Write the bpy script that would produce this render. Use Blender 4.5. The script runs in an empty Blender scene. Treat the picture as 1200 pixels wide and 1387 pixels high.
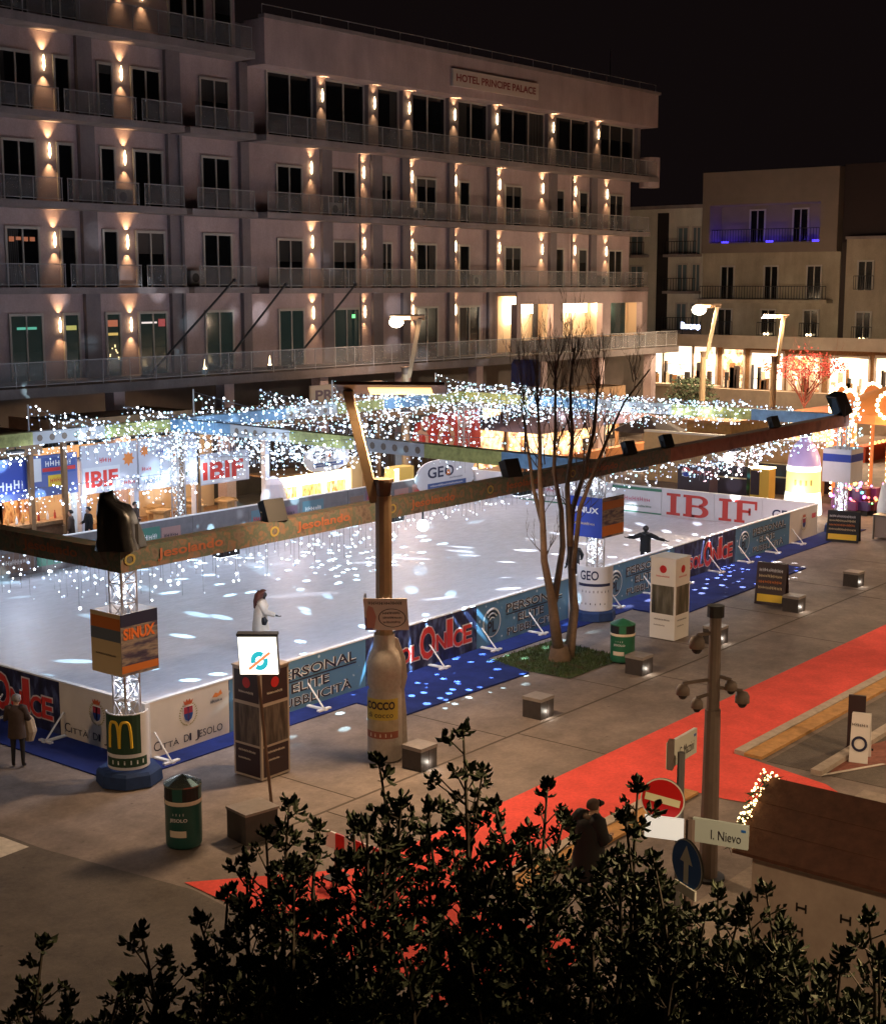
import bpy, bmesh, math, random
from mathutils import Vector, Matrix
random.seed(7)
S = bpy.context.scene
COL = S.collection
PI = math.pi
def V(*a): return Vector(a)

# ---------------------------------------------------------------- camera and survey of the photograph
FPX, CX, CY = 1954.0, 600.0, 693.5
PITCH, YAW, CH = math.radians(8.96), math.radians(38.8), 10.4
_fx, _fy, _cp, _sp = math.cos(YAW), math.sin(YAW), math.cos(PITCH), math.sin(PITCH)
RT, FWD, UPV = V(_fy, -_fx, 0), V(_fx*_cp, _fy*_cp, -_sp), V(_fx*_sp, _fy*_sp, _cp)
def ray(x, y): return FWD + RT*((x-CX)/FPX) + UPV*((CY-y)/FPX)
def gp(x, y, z=0.0):                       # sight line meets the level z
    d = ray(x, y); t = (z-CH)/d.z; return V(d.x*t, d.y*t, z)
def wx(x, y, X):                           # sight line meets the wall plane X = const
    d = ray(x, y); t = X/d.x; return V(X, d.y*t, CH+d.z*t)
def wy(x, y, Y):                           # sight line meets the wall plane Y = const
    d = ray(x, y); t = Y/d.y; return V(d.x*t, Y, CH+d.z*t)
cam = bpy.data.cameras.new('camera'); co = bpy.data.objects.new('camera', cam); COL.objects.link(co)
co.location = (0, 0, CH)
co.rotation_euler = Matrix((RT, UPV, -FWD)).transposed().to_euler()
cam.sensor_fit = 'VERTICAL'; cam.sensor_height = 24.0; cam.lens = 24.0*FPX/1387.0
cam.clip_start = 0.1; cam.clip_end = 1500
S.camera = co

# ---------------------------------------------------------------- materials
MATS = {}
def mat(name, col, rough=0.7, noise=0.0, nscale=6.0, emit=None, es=0.0, metal=0.0, bump=0.0, spec=0.4, sample=True):
    if name in MATS: return MATS[name]
    m = bpy.data.materials.new(name); m.use_nodes = True
    nt = m.node_tree; b = nt.nodes['Principled BSDF']
    b.inputs['Base Color'].default_value = (*col, 1); b.inputs['Roughness'].default_value = rough
    b.inputs['Metallic'].default_value = metal; b.inputs['Specular IOR Level'].default_value = spec
    tc = None
    if noise or bump:
        tc = nt.nodes.new('ShaderNodeTexCoord')
        n = nt.nodes.new('ShaderNodeTexNoise'); n.inputs['Scale'].default_value = nscale; n.inputs['Detail'].default_value = 6
        n.inputs['Roughness'].default_value = 0.65
        nt.links.new(tc.outputs['Object'], n.inputs['Vector'])
    if noise:
        r = nt.nodes.new('ShaderNodeMapRange'); r.inputs['From Min'].default_value = 0.3; r.inputs['From Max'].default_value = 0.7
        r.inputs['To Min'].default_value = 1-noise; r.inputs['To Max'].default_value = 1+noise
        nt.links.new(n.outputs['Fac'], r.inputs['Value'])
        mx = nt.nodes.new('ShaderNodeMix'); mx.data_type = 'RGBA'; mx.blend_type = 'MULTIPLY'; mx.inputs[0].default_value = 1
        mx.inputs[6].default_value = (*col, 1); nt.links.new(r.outputs[0], mx.inputs[7])
        nt.links.new(mx.outputs[2], b.inputs['Base Color'])
    if bump:
        bp = nt.nodes.new('ShaderNodeBump'); bp.inputs['Strength'].default_value = bump; bp.inputs['Distance'].default_value = 0.03
        nt.links.new(n.outputs['Fac'], bp.inputs['Height']); nt.links.new(bp.outputs[0], b.inputs['Normal'])
    if emit:
        b.inputs['Emission Color'].default_value = (*emit, 1); b.inputs['Emission Strength'].default_value = es
        if not sample: m.cycles.emission_sampling = 'NONE'
    MATS[name] = m; return m
def weather(name, col, streak=.5, scale=.35, rough=.85, spots=0.0):
    """plaster or concrete with rain streaks, patches and grain"""
    m = bpy.data.materials.new(name); m.use_nodes = True; nt = m.node_tree; b = nt.nodes['Principled BSDF']; b.inputs['Roughness'].default_value = rough; b.inputs['Specular IOR Level'].default_value = .25
    tc = nt.nodes.new('ShaderNodeTexCoord'); last = None
    for sc_, st_, lo, hi in ((scale, (1, 1, 1), 1-.35*streak, 1+.25*streak), (1.5, (.8, .8, .16), 1-.28*streak, 1+.12*streak), (14, (1, 1, 1), .9, 1.1)):
        mp = nt.nodes.new('ShaderNodeMapping'); mp.inputs['Scale'].default_value = st_; n = nt.nodes.new('ShaderNodeTexNoise'); n.inputs['Scale'].default_value = sc_; n.inputs['Detail'].default_value = 7; n.inputs['Roughness'].default_value = .65
        r = nt.nodes.new('ShaderNodeMapRange'); r.inputs['From Min'].default_value = .32; r.inputs['From Max'].default_value = .68; r.inputs['To Min'].default_value = lo; r.inputs['To Max'].default_value = hi
        nt.links.new(tc.outputs['Object'], mp.inputs[0]); nt.links.new(mp.outputs[0], n.inputs['Vector']); nt.links.new(n.outputs['Fac'], r.inputs[0])
        mx = nt.nodes.new('ShaderNodeMix'); mx.data_type = 'RGBA'; mx.blend_type = 'MULTIPLY'; mx.inputs[0].default_value = 1
        if last is None: mx.inputs[6].default_value = (*col, 1)
        else: nt.links.new(last, mx.inputs[6])
        nt.links.new(r.outputs[0], mx.inputs[7]); last = mx.outputs[2]
    bp = nt.nodes.new('ShaderNodeBump'); bp.inputs['Strength'].default_value = .2; bp.inputs['Distance'].default_value = .02; nt.links.new(n.outputs['Fac'], bp.inputs['Height']); nt.links.new(bp.outputs[0], b.inputs['Normal'])
    nt.links.new(last, b.inputs['Base Color']); MATS[name] = m; return m
def mat_patches(name, cols, scale=3.0, rough=0.8, emit=0.0, stretch=(1, 1, 1)):
    """printed cloth, goods or foliage seen far off: irregular patches of a few colours"""
    if name in MATS: return MATS[name]
    m = bpy.data.materials.new(name); m.use_nodes = True; nt = m.node_tree; b = nt.nodes['Principled BSDF']
    tc = nt.nodes.new('ShaderNodeTexCoord'); mp = nt.nodes.new('ShaderNodeMapping'); mp.inputs['Scale'].default_value = stretch
    nt.links.new(tc.outputs['Object'], mp.inputs[0])
    v = nt.nodes.new('ShaderNodeTexNoise'); v.inputs['Scale'].default_value = scale; v.inputs['Detail'].default_value = 4
    nt.links.new(mp.outputs[0], v.inputs['Vector'])
    cr = nt.nodes.new('ShaderNodeValToRGB'); e = cr.color_ramp; e.interpolation = 'LINEAR'
    k = len(cols)
    while len(e.elements) < k: e.elements.new(0.5)
    for i, c in enumerate(cols):
        e.elements[i].position = 0.3+0.4*i/max(1, k-1); e.elements[i].color = (*c, 1)
    nt.links.new(v.outputs['Fac'], cr.inputs[0]); nt.links.new(cr.outputs[0], b.inputs['Base Color'])
    b.inputs['Roughness'].default_value = rough
    if emit:
        nt.links.new(cr.outputs[0], b.inputs['Emission Color']); b.inputs['Emission Strength'].default_value = emit
        m.cycles.emission_sampling = 'NONE'
    MATS[name] = m; return m

# ---------------------------------------------------------------- mesh builder and object tree
ORG = {}
def tag(o, label=None, cat=None, group=None, kind=None):
    if label: o['label'] = label
    if cat: o['category'] = cat
    if group: o['group'] = group
    if kind: o['kind'] = kind
    return o
def thing(name, loc, label, cat, group=None):
    o = bpy.data.objects.new(name, None); COL.objects.link(o); o.location = loc; o.empty_display_size = 0.2
    ORG[o] = Vector(loc); return tag(o, label, cat, group)
_txt = {}
def text_geo(body, bold=0.0, spacing=1.0):
    k = (body, bold, spacing)
    if k in _txt: return _txt[k]
    c = bpy.data.curves.new('lettering', 'FONT'); c.body = body; c.size = 1.0; c.offset = bold; c.resolution_u = 3; c.space_character = spacing
    o = bpy.data.objects.new('lettering', c); COL.objects.link(o)
    dg = bpy.context.evaluated_depsgraph_get(); me = o.evaluated_get(dg).to_mesh()
    vs = [(v.co.x, v.co.y) for v in me.vertices]; fs = [tuple(p.vertices) for p in me.polygons]
    o.evaluated_get(dg).to_mesh_clear(); bpy.data.objects.remove(o); bpy.data.curves.remove(c)
    x0 = min(v[0] for v in vs); x1 = max(v[0] for v in vs); y0 = min(v[1] for v in vs); y1 = max(v[1] for v in vs)
    _txt[k] = (vs, fs, x0, x1, y0, y1); return _txt[k]
class MB:
    def __init__(s): s.v = []; s.f = []; s.mi = []; s.mats = []; s.smooth = False
    def add(s, vs, fs, m):
        if m not in s.mats: s.mats.append(m)
        k = s.mats.index(m); n = len(s.v)
        s.v.extend(Vector(v) for v in vs)
        for f in fs: s.f.append(tuple(i+n for i in f)); s.mi.append(k)
        return s
    def obox(s, o, ex, ey, ez, m):           # corner + three edges
        o, ex, ey, ez = Vector(o), Vector(ex), Vector(ey), Vector(ez)
        vs = [o, o+ex, o+ex+ey, o+ey, o+ez, o+ex+ez, o+ex+ey+ez, o+ey+ez]
        return s.add(vs, [(0, 3, 2, 1), (4, 5, 6, 7), (0, 1, 5, 4), (1, 2, 6, 5), (2, 3, 7, 6), (3, 0, 4, 7)], m)
    def box(s, x0, x1, y0, y1, z0, z1, m): return s.obox((x0, y0, z0), (x1-x0, 0, 0), (0, y1-y0, 0), (0, 0, z1-z0), m)
    def cbox(s, c, sz, m, rz=0):
        c = Vector(c); a = V(math.cos(rz), math.sin(rz), 0)*sz[0]; b = V(-math.sin(rz), math.cos(rz), 0)*sz[1]
        return s.obox(c-a/2-b/2-V(0, 0, sz[2]/2), a, b, (0, 0, sz[2]), m)
    def quad(s, a, b, c, d, m): return s.add([a, b, c, d], [(0, 1, 2, 3)], m)
    def tube(s, p, q, r0, m, r1=None, n=6, cap=True):
        p, q = Vector(p), Vector(q); r1 = r0 if r1 is None else r1
        d = (q-p).normalized(); a = d.orthogonal().normalized(); b = d.cross(a)
        vs = []
        for c, r in ((p, r0), (q, r1)):
            for i in range(n):
                t = 2*PI*i/n; vs.append(c+a*math.cos(t)*r+b*math.sin(t)*r)
        fs = [(i, (i+1) % n, n+(i+1) % n, n+i) for i in range(n)]
        if cap: fs += [tuple(range(n))[::-1], tuple(range(n, 2*n))]
        return s.add(vs, fs, m)
    def poly(s, pts, rad, m, n=6):           # tube through points
        pts = [Vector(p) for p in pts]; vs = []; fs = []; k = len(pts)
        if not hasattr(rad, '__len__'): rad = [rad]*k
        a = None
        for i, p in enumerate(pts):
            d = (pts[min(i+1, k-1)]-pts[max(i-1, 0)]).normalized()
            if a is None: a = d.orthogonal().normalized()
            a = (a-d*a.dot(d)).normalized(); b = d.cross(a)
            for j in range(n):
                t = 2*PI*j/n; vs.append(p+(a*math.cos(t)+b*math.sin(t))*rad[i])
        for i in range(k-1):
            for j in range(n):
                fs.append((i*n+j, i*n+(j+1) % n, (i+1)*n+(j+1) % n, (i+1)*n+j))
        fs += [tuple(range(n))[::-1], tuple(range((k-1)*n, k*n))]
        return s.add(vs, fs, m)
    def lathe(s, c, prof, m, n=16, a0=0.0, a1=2*PI):
        c = Vector(c); full = abs(a1-a0-2*PI) < 1e-6; k = n if full else n+1; vs = []; fs = []
        for r, z in prof:
            for i in range(k):
                t = a0+(a1-a0)*i/n; vs.append(c+V(r*math.cos(t), r*math.sin(t), z))
        for j in range(len(prof)-1):
            for i in range(n):
                fs.append((j*k+i, j*k+(i+1) % k, (j+1)*k+(i+1) % k, (j+1)*k+i))
        return s.add(vs, fs, m)
    def prism(s, pts, o, xd, yd, depth, m):  # 2-D outline in the plane (xd, yd), thickened by depth along xd x yd
        o, xd, yd = Vector(o), Vector(xd), Vector(yd); nrm = xd.cross(yd).normalized(); k = len(pts)
        A = [o+xd*p[0]+yd*p[1]+nrm*depth for p in pts]; B = [o+xd*p[0]+yd*p[1] for p in pts]
        return s.add(A+B, [tuple(range(k)), tuple(range(k, 2*k))[::-1]]+[(i, k+i, k+(i+1) % k, (i+1) % k) for i in range(k)], m)
    def ball(s, c, r, m, n=8, sq=(1, 1, 1)):
        c = Vector(c); k = max(3, n//2); vs = []; fs = []
        for j in range(1, k):
            for i in range(n):
                p, t = PI*j/k, 2*PI*i/n
                vs.append(c+V(r*sq[0]*math.sin(p)*math.cos(t), r*sq[1]*math.sin(p)*math.sin(t), r*sq[2]*math.cos(p)))
        T, B = len(vs), len(vs)+1; vs += [c+V(0, 0, r*sq[2]), c-V(0, 0, r*sq[2])]
        for i in range(n):
            fs.append((T, i, (i+1) % n)); fs.append((B, (k-2)*n+(i+1) % n, (k-2)*n+i))
            for j in range(k-2): fs.append((j*n+i, (j+1)*n+i, (j+1)*n+(i+1) % n, j*n+(i+1) % n))
        return s.add(vs, fs, m)
    def text(s, body, o, xd, yd, w, h, m, bold=0.0, lift=0.006, align='c', spacing=1.0, keep=False):
        """lettering fitted into w x h, lower-left corner o, axes xd, yd (unit)"""
        o, xd, yd = Vector(o), Vector(xd), Vector(yd); n = xd.cross(yd).normalized()
        vs, fs, x0, x1, y0, y1 = text_geo(body, bold, spacing)
        sx, sy = w/(x1-x0), h/(y1-y0)
        if keep: sx = sy = min(sx, sy); o = o+xd*(w-sx*(x1-x0))/2+yd*(h-sy*(y1-y0))/2
        return s.add([o+xd*((v[0]-x0)*sx)+yd*((v[1]-y0)*sy)+n*lift for v in vs], fs, m)
    def disc(s, c, xd, yd, r, m, n=20, lift=0.004, r2=None, ry=None):
        c, xd, yd = Vector(c), Vector(xd), Vector(yd); nn = xd.cross(yd).normalized(); c = c+nn*lift; ry = ry or r
        P = [c+xd*r*math.cos(2*PI*i/n)+yd*ry*math.sin(2*PI*i/n) for i in range(n)]
        if r2 is None: return s.add(P, [tuple(range(n))], m)
        q = r2/r; Q = [c+(p-c)*q for p in P]
        return s.add(P+Q, [(i, (i+1) % n, n+(i+1) % n, n+i) for i in range(n)], m)
    def build(s, name, parent=None, origin=None, smooth=False, label=None):
        org = Vector(ORG[parent]) if parent is not None else Vector(origin if origin is not None else (0, 0, 0))
        me = bpy.data.meshes.new(name); me.from_pydata([v-org for v in s.v], [], s.f)
        for m in s.mats: me.materials.append(m)
        me.polygons.foreach_set('material_index', s.mi)
        if smooth or s.smooth: me.polygons.foreach_set('use_smooth', [True]*len(me.polygons))
        me.update()
        o = bpy.data.objects.new(name, me); COL.objects.link(o)
        if parent is not None: o.parent = parent
        else: o.location = org
        ORG[o] = org
        if label: o['label'] = label
        return o
def struct(o): o['kind'] = 'structure'; return o
X_, Y_, Z_ = V(1, 0, 0), V(0, 1, 0), V(0, 0, 1)
def lamp(kind, name, loc, col, power, parent=None, radius=0.1, target=None, angle=60, blend=0.5, size=1.0, size_y=None):
    l = bpy.data.lights.new(name, kind); l.color = col; l.energy = power
    if kind == 'SPOT': l.spot_size = math.radians(angle); l.spot_blend = blend; l.shadow_soft_size = radius
    elif kind == 'POINT': l.shadow_soft_size = radius
    elif kind == 'AREA':
        l.size = size
        if size_y: l.shape = 'RECTANGLE'; l.size_y = size_y
    o = bpy.data.objects.new(name, l); COL.objects.link(o)
    loc = Vector(loc)
    if target is not None:
        d = (Vector(target)-loc).normalized(); o.rotation_euler = d.to_track_quat('-Z', 'Y').to_euler()
    if parent is not None: o.parent = parent; o.location = loc-ORG[parent]
    else: o.location = loc
    return o
WARM = (1.0, 0.66, 0.38); AMBER = (1.0, 0.60, 0.28); COOL = (0.80, 0.88, 1.0)

# shared materials
white_p = mat('white_paint', (0.75, 0.74, 0.72), 0.5)
grey_metal = mat('grey_metal', (0.22, 0.22, 0.22), 0.45, metal=0.6)
dark_metal = mat('dark_metal', (0.04, 0.04, 0.045), 0.5, metal=0.3)
black = mat('black_plastic', (0.012, 0.012, 0.014), 0.55)
black_cloth = mat('black_sheet', (0.014, 0.013, 0.014), 0.35, bump=0.5, nscale=4)
wood = mat('wood', (0.24, 0.13, 0.06), 0.7, 0.35, 8)
cream = mat('cream_vinyl', (0.66, 0.58, 0.48), 0.5, 0.06, 2)
pale_v = mat('pale_vinyl', (0.62, 0.62, 0.66), 0.5, 0.05, 2)
navy = mat('navy_print', (0.02, 0.025, 0.07), 0.5)
red_p = mat('red_print', (0.55, 0.03, 0.03), 0.5)
blue_p = mat('blue_print', (0.03, 0.06, 0.35), 0.5)
ink = mat('dark_ink', (0.025, 0.02, 0.03), 0.6)
white_ink = mat('white_ink', (0.8, 0.8, 0.8), 0.5)
yellow_p = mat('yellow_print', (0.75, 0.5, 0.04), 0.5)
green_p = mat('green_print', (0.03, 0.12, 0.06), 0.5)
orange_p = mat('orange_print', (0.7, 0.22, 0.05), 0.6)
# ================================================================ world, ground
w = bpy.data.worlds.new('World'); S.world = w; w.use_nodes = True
nt = w.node_tree; bg = nt.nodes['Background']
sky = nt.nodes.new('ShaderNodeTexSky'); sky.sky_type = 'NISHITA'; sky.sun_disc = False
sky.sun_elevation = math.radians(-9); sky.sun_rotation = math.radians(120)
nt.links.new(sky.outputs[0], bg.inputs['Color']); bg.inputs['Strength'].default_value = 0.05
bg2 = nt.nodes.new('ShaderNodeBackground'); bg2.inputs['Color'].default_value = (0.0038, 0.0024, 0.0025, 1); bg2.inputs['Strength'].default_value = 1.0
ad = nt.nodes.new('ShaderNodeAddShader'); nt.links.new(bg.outputs[0], ad.inputs[0]); nt.links.new(bg2.outputs[0], ad.inputs[1])
nt.links.new(ad.outputs[0], nt.nodes['World Output'].inputs['Surface'])
vs_ = S.view_settings; vs_.view_transform = 'Standard'; vs_.look = 'None'; vs_.exposure = 0.22; vs_.gamma = 1

def paving(name, col, seam, bump=0.25, spec=0.3):
    m = mat(name, col, 0.75, 0.0, bump=0, spec=spec); nt = m.node_tree; b = nt.nodes['Principled BSDF']
    tc = nt.nodes.new('ShaderNodeTexCoord')
    n1 = nt.nodes.new('ShaderNodeTexNoise'); n1.inputs['Scale'].default_value = 0.25; n1.inputs['Detail'].default_value = 5
    n2 = nt.nodes.new('ShaderNodeTexNoise'); n2.inputs['Scale'].default_value = 9; n2.inputs['Detail'].default_value = 8; n2.inputs['Roughness'].default_value = 0.8
    for n in (n1, n2): nt.links.new(tc.outputs['Object'], n.inputs['Vector'])
    ma = nt.nodes.new('ShaderNodeMath'); ma.operation = 'MULTIPLY_ADD'; ma.inputs[1].default_value = 0.9; ma.inputs[2].default_value = 0.1
    nt.links.new(n1.outputs['Fac'], ma.inputs[0])
    ad = nt.nodes.new('ShaderNodeMath'); ad.operation = 'MULTIPLY_ADD'; ad.inputs[1].default_value = 0.9
    nt.links.new(n2.outputs['Fac'], ad.inputs[0]); nt.links.new(ma.outputs[0], ad.inputs[2])
    mx = nt.nodes.new('ShaderNodeMix'); mx.data_type = 'RGBA'; mx.blend_type = 'MULTIPLY'; mx.inputs[0].default_value = 1
    mx.inputs[6].default_value = (*col, 1); nt.links.new(ad.outputs[0], mx.inputs[7])
    # dark trodden spots and stains
    vo = nt.nodes.new('ShaderNodeTexVoronoi'); vo.inputs['Scale'].default_value = 1.7; nt.links.new(tc.outputs['Object'], vo.inputs['Vector'])
    n3 = nt.nodes.new('ShaderNodeTexNoise'); n3.inputs['Scale'].default_value = .8; n3.inputs['Detail'].default_value = 9; n3.inputs['Roughness'].default_value = .75; nt.links.new(tc.outputs['Object'], n3.inputs['Vector'])
    g1 = nt.nodes.new('ShaderNodeMapRange'); g1.inputs['From Min'].default_value = .03; g1.inputs['From Max'].default_value = .07; g1.inputs['To Min'].default_value = .55; g1.inputs['To Max'].default_value = 1; nt.links.new(vo.outputs['Distance'], g1.inputs[0])
    g2 = nt.nodes.new('ShaderNodeMapRange'); g2.inputs['From Min'].default_value = .36; g2.inputs['From Max'].default_value = .62; g2.inputs['To Min'].default_value = .66; g2.inputs['To Max'].default_value = 1.12; nt.links.new(n3.outputs['Fac'], g2.inputs[0])
    gm_ = nt.nodes.new('ShaderNodeMath'); gm_.operation = 'MULTIPLY'; nt.links.new(g1.outputs[0], gm_.inputs[0]); nt.links.new(g2.outputs[0], gm_.inputs[1])
    mx2 = nt.nodes.new('ShaderNodeMix'); mx2.data_type = 'RGBA'; mx2.blend_type = 'MULTIPLY'; mx2.inputs[0].default_value = 1; nt.links.new(mx.outputs[2], mx2.inputs[6]); nt.links.new(gm_.outputs[0], mx2.inputs[7])
    nt.links.new(mx2.outputs[2], b.inputs['Base Color'])
    bp = nt.nodes.new('ShaderNodeBump'); bp.inputs['Strength'].default_value = bump; bp.inputs['Distance'].default_value = 0.02
    nt.links.new(n2.outputs['Fac'], bp.inputs['Height']); nt.links.new(bp.outputs[0], b.inputs['Normal'])
    return m
pave = paving('piazza_paving', (0.225, 0.185, 0.165), True)
pave2 = paving('pale_paving', (0.30, 0.25, 0.21), True)
asph = paving('asphalt', (0.13, 0.11, 0.095), False, 0.5)
carpet = weather('red_carpet_pile', (0.76, 0.095, 0.075), .34, .6, .97)
struct(MB().box(-150, 400, -150, 300, -0.5, 0.0, pave).build('ground'))
# darker street surface left of the crossing and by the kerb on the right
struct(MB().add([gp(0, 1128, .004), gp(60, 1150, .004), gp(262, 1205, .004), gp(330, 1240, .004), V(9, 8, .004), V(-40, 8, .004), V(-40, 45, .004), V(11, 30, .004)], [(0, 1, 2, 3, 4, 5, 6, 7)][::1], asph).build('road'))
struct(MB().box(28.3, 90, 9.0, 13.6, 0.004, 0.008, asph).build('side_road'))
struct(MB().box(10.0, 27.9, 4.5, 11.2, 0.004, 0.012, pave2).build('forecourt'))
# paving seams: cut joints of the piazza slabs
seam_m = mat('joint', (0.085, 0.068, 0.055), 0.9)
sm = MB()
sm.box(17.5, 95, 19.06, 19.12, 0.0, 0.004, seam_m)
for i in range(14):
    x = 20.9+i*5.2
    sm.box(x, x+0.03, 19.12, 22.6, 0.0, 0.004, seam_m)
for i in range(11): sm.box(20.0+i*6.5, 20.03+i*6.5, 16.6, 19.06, 0.0, 0.004, seam_m)
struct(sm.build('paving_joints'))
# zebra bars at the left edge
wm = mat('road_paint', (0.62, 0.58, 0.52), 0.8, 0.2, 5)
st = MB(); st.add([gp(-30, 1160, .009), gp(0, 1162, .009), gp(40, 1147, .009), gp(5, 1134, .009), gp(-60, 1120, .009)], [(0, 1, 2, 3, 4)], wm)
struct(st.build('road_marking'))
st = MB()
a, b = gp(1112, 1051, .02), gp(1200, 1035, .02); st.add([a, b, b+V(.0, .1, 0), a+V(0, .1, 0)], [(0, 1, 2, 3)], wm)
struct(st.build('side_road_line'))
pk = mat('brick_paving', (0.26, 0.10, 0.075), 0.85, 0.25, 7)
struct(MB().add([gp(1118, 1050, .012), gp(1500, 985, .012), gp(1500, 925, .012), gp(1165, 1012, .012)], [(0, 1, 2, 3)], pk).build('side_path'))
kb = mat('pale_kerb', (0.42, 0.36, 0.30), 0.8, 0.2, 6)
a, b = gp(1112, 1052), gp(1152, 1027); d = (b-a).normalized(); nn = V(-d.y, d.x, 0)
k_ = MB().obox(a, (b-a)*4, nn*0.25, (0, 0, 0.12), kb).build('path_kerb'); struct(k_)
# carpet: main run along the street, its turn to the left and its branch to the right
cz0, cz1 = 0.004, 0.014
cp_ = MB()
cp_.box(18.3, 95, 14.45, 16.62, cz0, cz1, carpet)
cp_.add([gp(250, 1195, cz1), gp(420, 1275, cz1), gp(660, 1385, cz1), V(18.3, 11.6, cz1), V(18.3, 16.62, cz1)], [(0, 1, 2, 3, 4)], carpet)
cp_.add([V(25.6, 14.45, cz1), V(25.6, 13.2, cz1), V(25.9, 11.6, cz1), gp(1175, 1100, cz1), gp(1118, 1062, cz1), V(28.35, 14.45, cz1)], [(0, 1, 2, 3, 4, 5)], carpet)
tag(cp_.build('red_carpet', origin=(30, 15.5, 0)), 'long red carpet laid along the street with a branch to the right', 'carpet')
# raised kerb with a lit warm face behind the carpet
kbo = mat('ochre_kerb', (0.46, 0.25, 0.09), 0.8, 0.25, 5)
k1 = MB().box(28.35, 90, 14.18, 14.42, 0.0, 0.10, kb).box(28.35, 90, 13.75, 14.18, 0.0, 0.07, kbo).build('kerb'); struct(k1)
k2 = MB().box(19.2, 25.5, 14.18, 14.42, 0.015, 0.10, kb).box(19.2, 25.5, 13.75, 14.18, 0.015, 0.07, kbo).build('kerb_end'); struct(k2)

# grass square round the bare tree
gm = mat_patches('lawn', [(.07, .05, .03), (.030, .050, .014), (.045, .075, .02), (.06, .055, .025)], 2.5, .95)
gc = [V(31.0, 23.5, 0), V(31.2, 20.75, 0), V(34.0, 20.75, 0), V(34.4, 23.5, 0)]
g = MB(); g.add([p+V(0, 0, 0.02) for p in gc], [(0, 1, 2, 3)], gm)
rnd = random.Random(3)
for i in range(4200):
    u, v_ = rnd.random(), rnd.random()
    p = gc[0].lerp(gc[3], u).lerp(gc[1].lerp(gc[2], u), v_)+V(0, 0, .02)
    a = rnd.random()*6.28; e = V(math.cos(a), math.sin(a), 0)*0.012; t = V(rnd.uniform(-.03, .03), rnd.uniform(-.03, .03), rnd.uniform(.04, .1))
    g.add([p-e, p+e, p+t], [(0, 1, 2)], gm)
tag(g.build('grass', origin=(32.5, 22, 0)), 'square patch of short grass round the foot of the bare tree', 'grass', kind='stuff')
# ================================================================ ice rink
XL, XR, YF = 19.8, 56.4, 43.5
def yn(x): return 24.3+(x-XL)*0.0262            # near boards, slightly askew to the street
im = mat('ice_surface', (0.62, 0.66, 0.74), 0.32, 0.0, spec=0.5); nt = im.node_tree; b = nt.nodes['Principled BSDF']
tc = nt.nodes.new('ShaderNodeTexCoord'); n1 = nt.nodes.new('ShaderNodeTexNoise'); n1.inputs['Scale'].default_value = 1.6; n1.inputs['Detail'].default_value = 9; n1.inputs['Roughness'].default_value = 0.75
mp = nt.nodes.new('ShaderNodeMapping'); mp.inputs['Rotation'].default_value = (0, 0, 0.5); mp.inputs['Scale'].default_value = (1.0, 1.5, 1)
nt.links.new(tc.outputs['Object'], mp.inputs[0]); nt.links.new(mp.outputs[0], n1.inputs['Vector'])
cr = nt.nodes.new('ShaderNodeMapRange'); cr.inputs['From Min'].default_value = .3; cr.inputs['From Max'].default_value = .7; cr.inputs['To Min'].default_value = .76; cr.inputs['To Max'].default_value = 1.1
nt.links.new(n1.outputs['Fac'], cr.inputs[0])
mx = nt.nodes.new('ShaderNodeMix'); mx.data_type = 'RGBA'; mx.blend_type = 'MULTIPLY'; mx.inputs[0].default_value = 1; mx.inputs[6].default_value = (.63, .63, .71, 1)
nt.links.new(cr.outputs[0], mx.inputs[7]); last = mx.outputs[2]
for k in range(3):                                # skate scratches: long thin bright arcs in crossing directions
    mp2 = nt.nodes.new('ShaderNodeMapping'); mp2.inputs['Rotation'].default_value = (0, 0, .3+k*1.1); mp2.inputs['Scale'].default_value = (.9, 5.5, 1)
    wn = nt.nodes.new('ShaderNodeTexNoise'); wn.inputs['Scale'].default_value = 1.0; wn.inputs['Detail'].default_value = 3; wn.inputs['Distortion'].default_value = 2.4
    nt.links.new(tc.outputs['Object'], mp2.inputs[0]); nt.links.new(mp2.outputs[0], wn.inputs['Vector'])
    mr = nt.nodes.new('ShaderNodeMapRange'); mr.inputs['From Min'].default_value = .56; mr.inputs['From Max'].default_value = .64; mr.inputs['To Min'].default_value = 0; mr.inputs['To Max'].default_value = .24; nt.links.new(wn.outputs['Fac'], mr.inputs[0])
    m3 = nt.nodes.new('ShaderNodeMix'); m3.data_type = 'RGBA'; nt.links.new(mr.outputs[0], m3.inputs[0]); nt.links.new(last, m3.inputs[6]); m3.inputs[7].default_value = (.86, .88, .92, 1) if k != 1 else (.42, .46, .54, 1); last = m3.outputs[2]
nt.links.new(last, b.inputs['Base Color'])
rr = nt.nodes.new('ShaderNodeMapRange'); rr.inputs['To Min'].default_value = .25; rr.inputs['To Max'].default_value = .65; nt.links.new(n1.outputs['Fac'], rr.inputs[0]); nt.links.new(rr.outputs[0], b.inputs['Roughness'])
bp = nt.nodes.new('ShaderNodeBump'); bp.inputs['Strength'].default_value = .12; bp.inputs['Distance'].default_value = .01; nt.links.new(n1.outputs['Fac'], bp.inputs['Height']); nt.links.new(bp.outputs[0], b.inputs['Normal'])
ice = MB().add([V(XL, yn(XL), .10), V(XR, yn(XR), .10), V(XR, YF, .10), V(XL, YF, .10), V(XL, yn(XL), 0), V(XR, yn(XR), 0), V(XR, YF, 0), V(XL, YF, 0)],
               [(0, 1, 2, 3), (0, 4, 5, 1), (1, 5, 6, 2), (2, 6, 7, 3), (3, 7, 4, 0)], im)
struct(ice.build('ice', origin=(38, 34, 0)))

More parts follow.
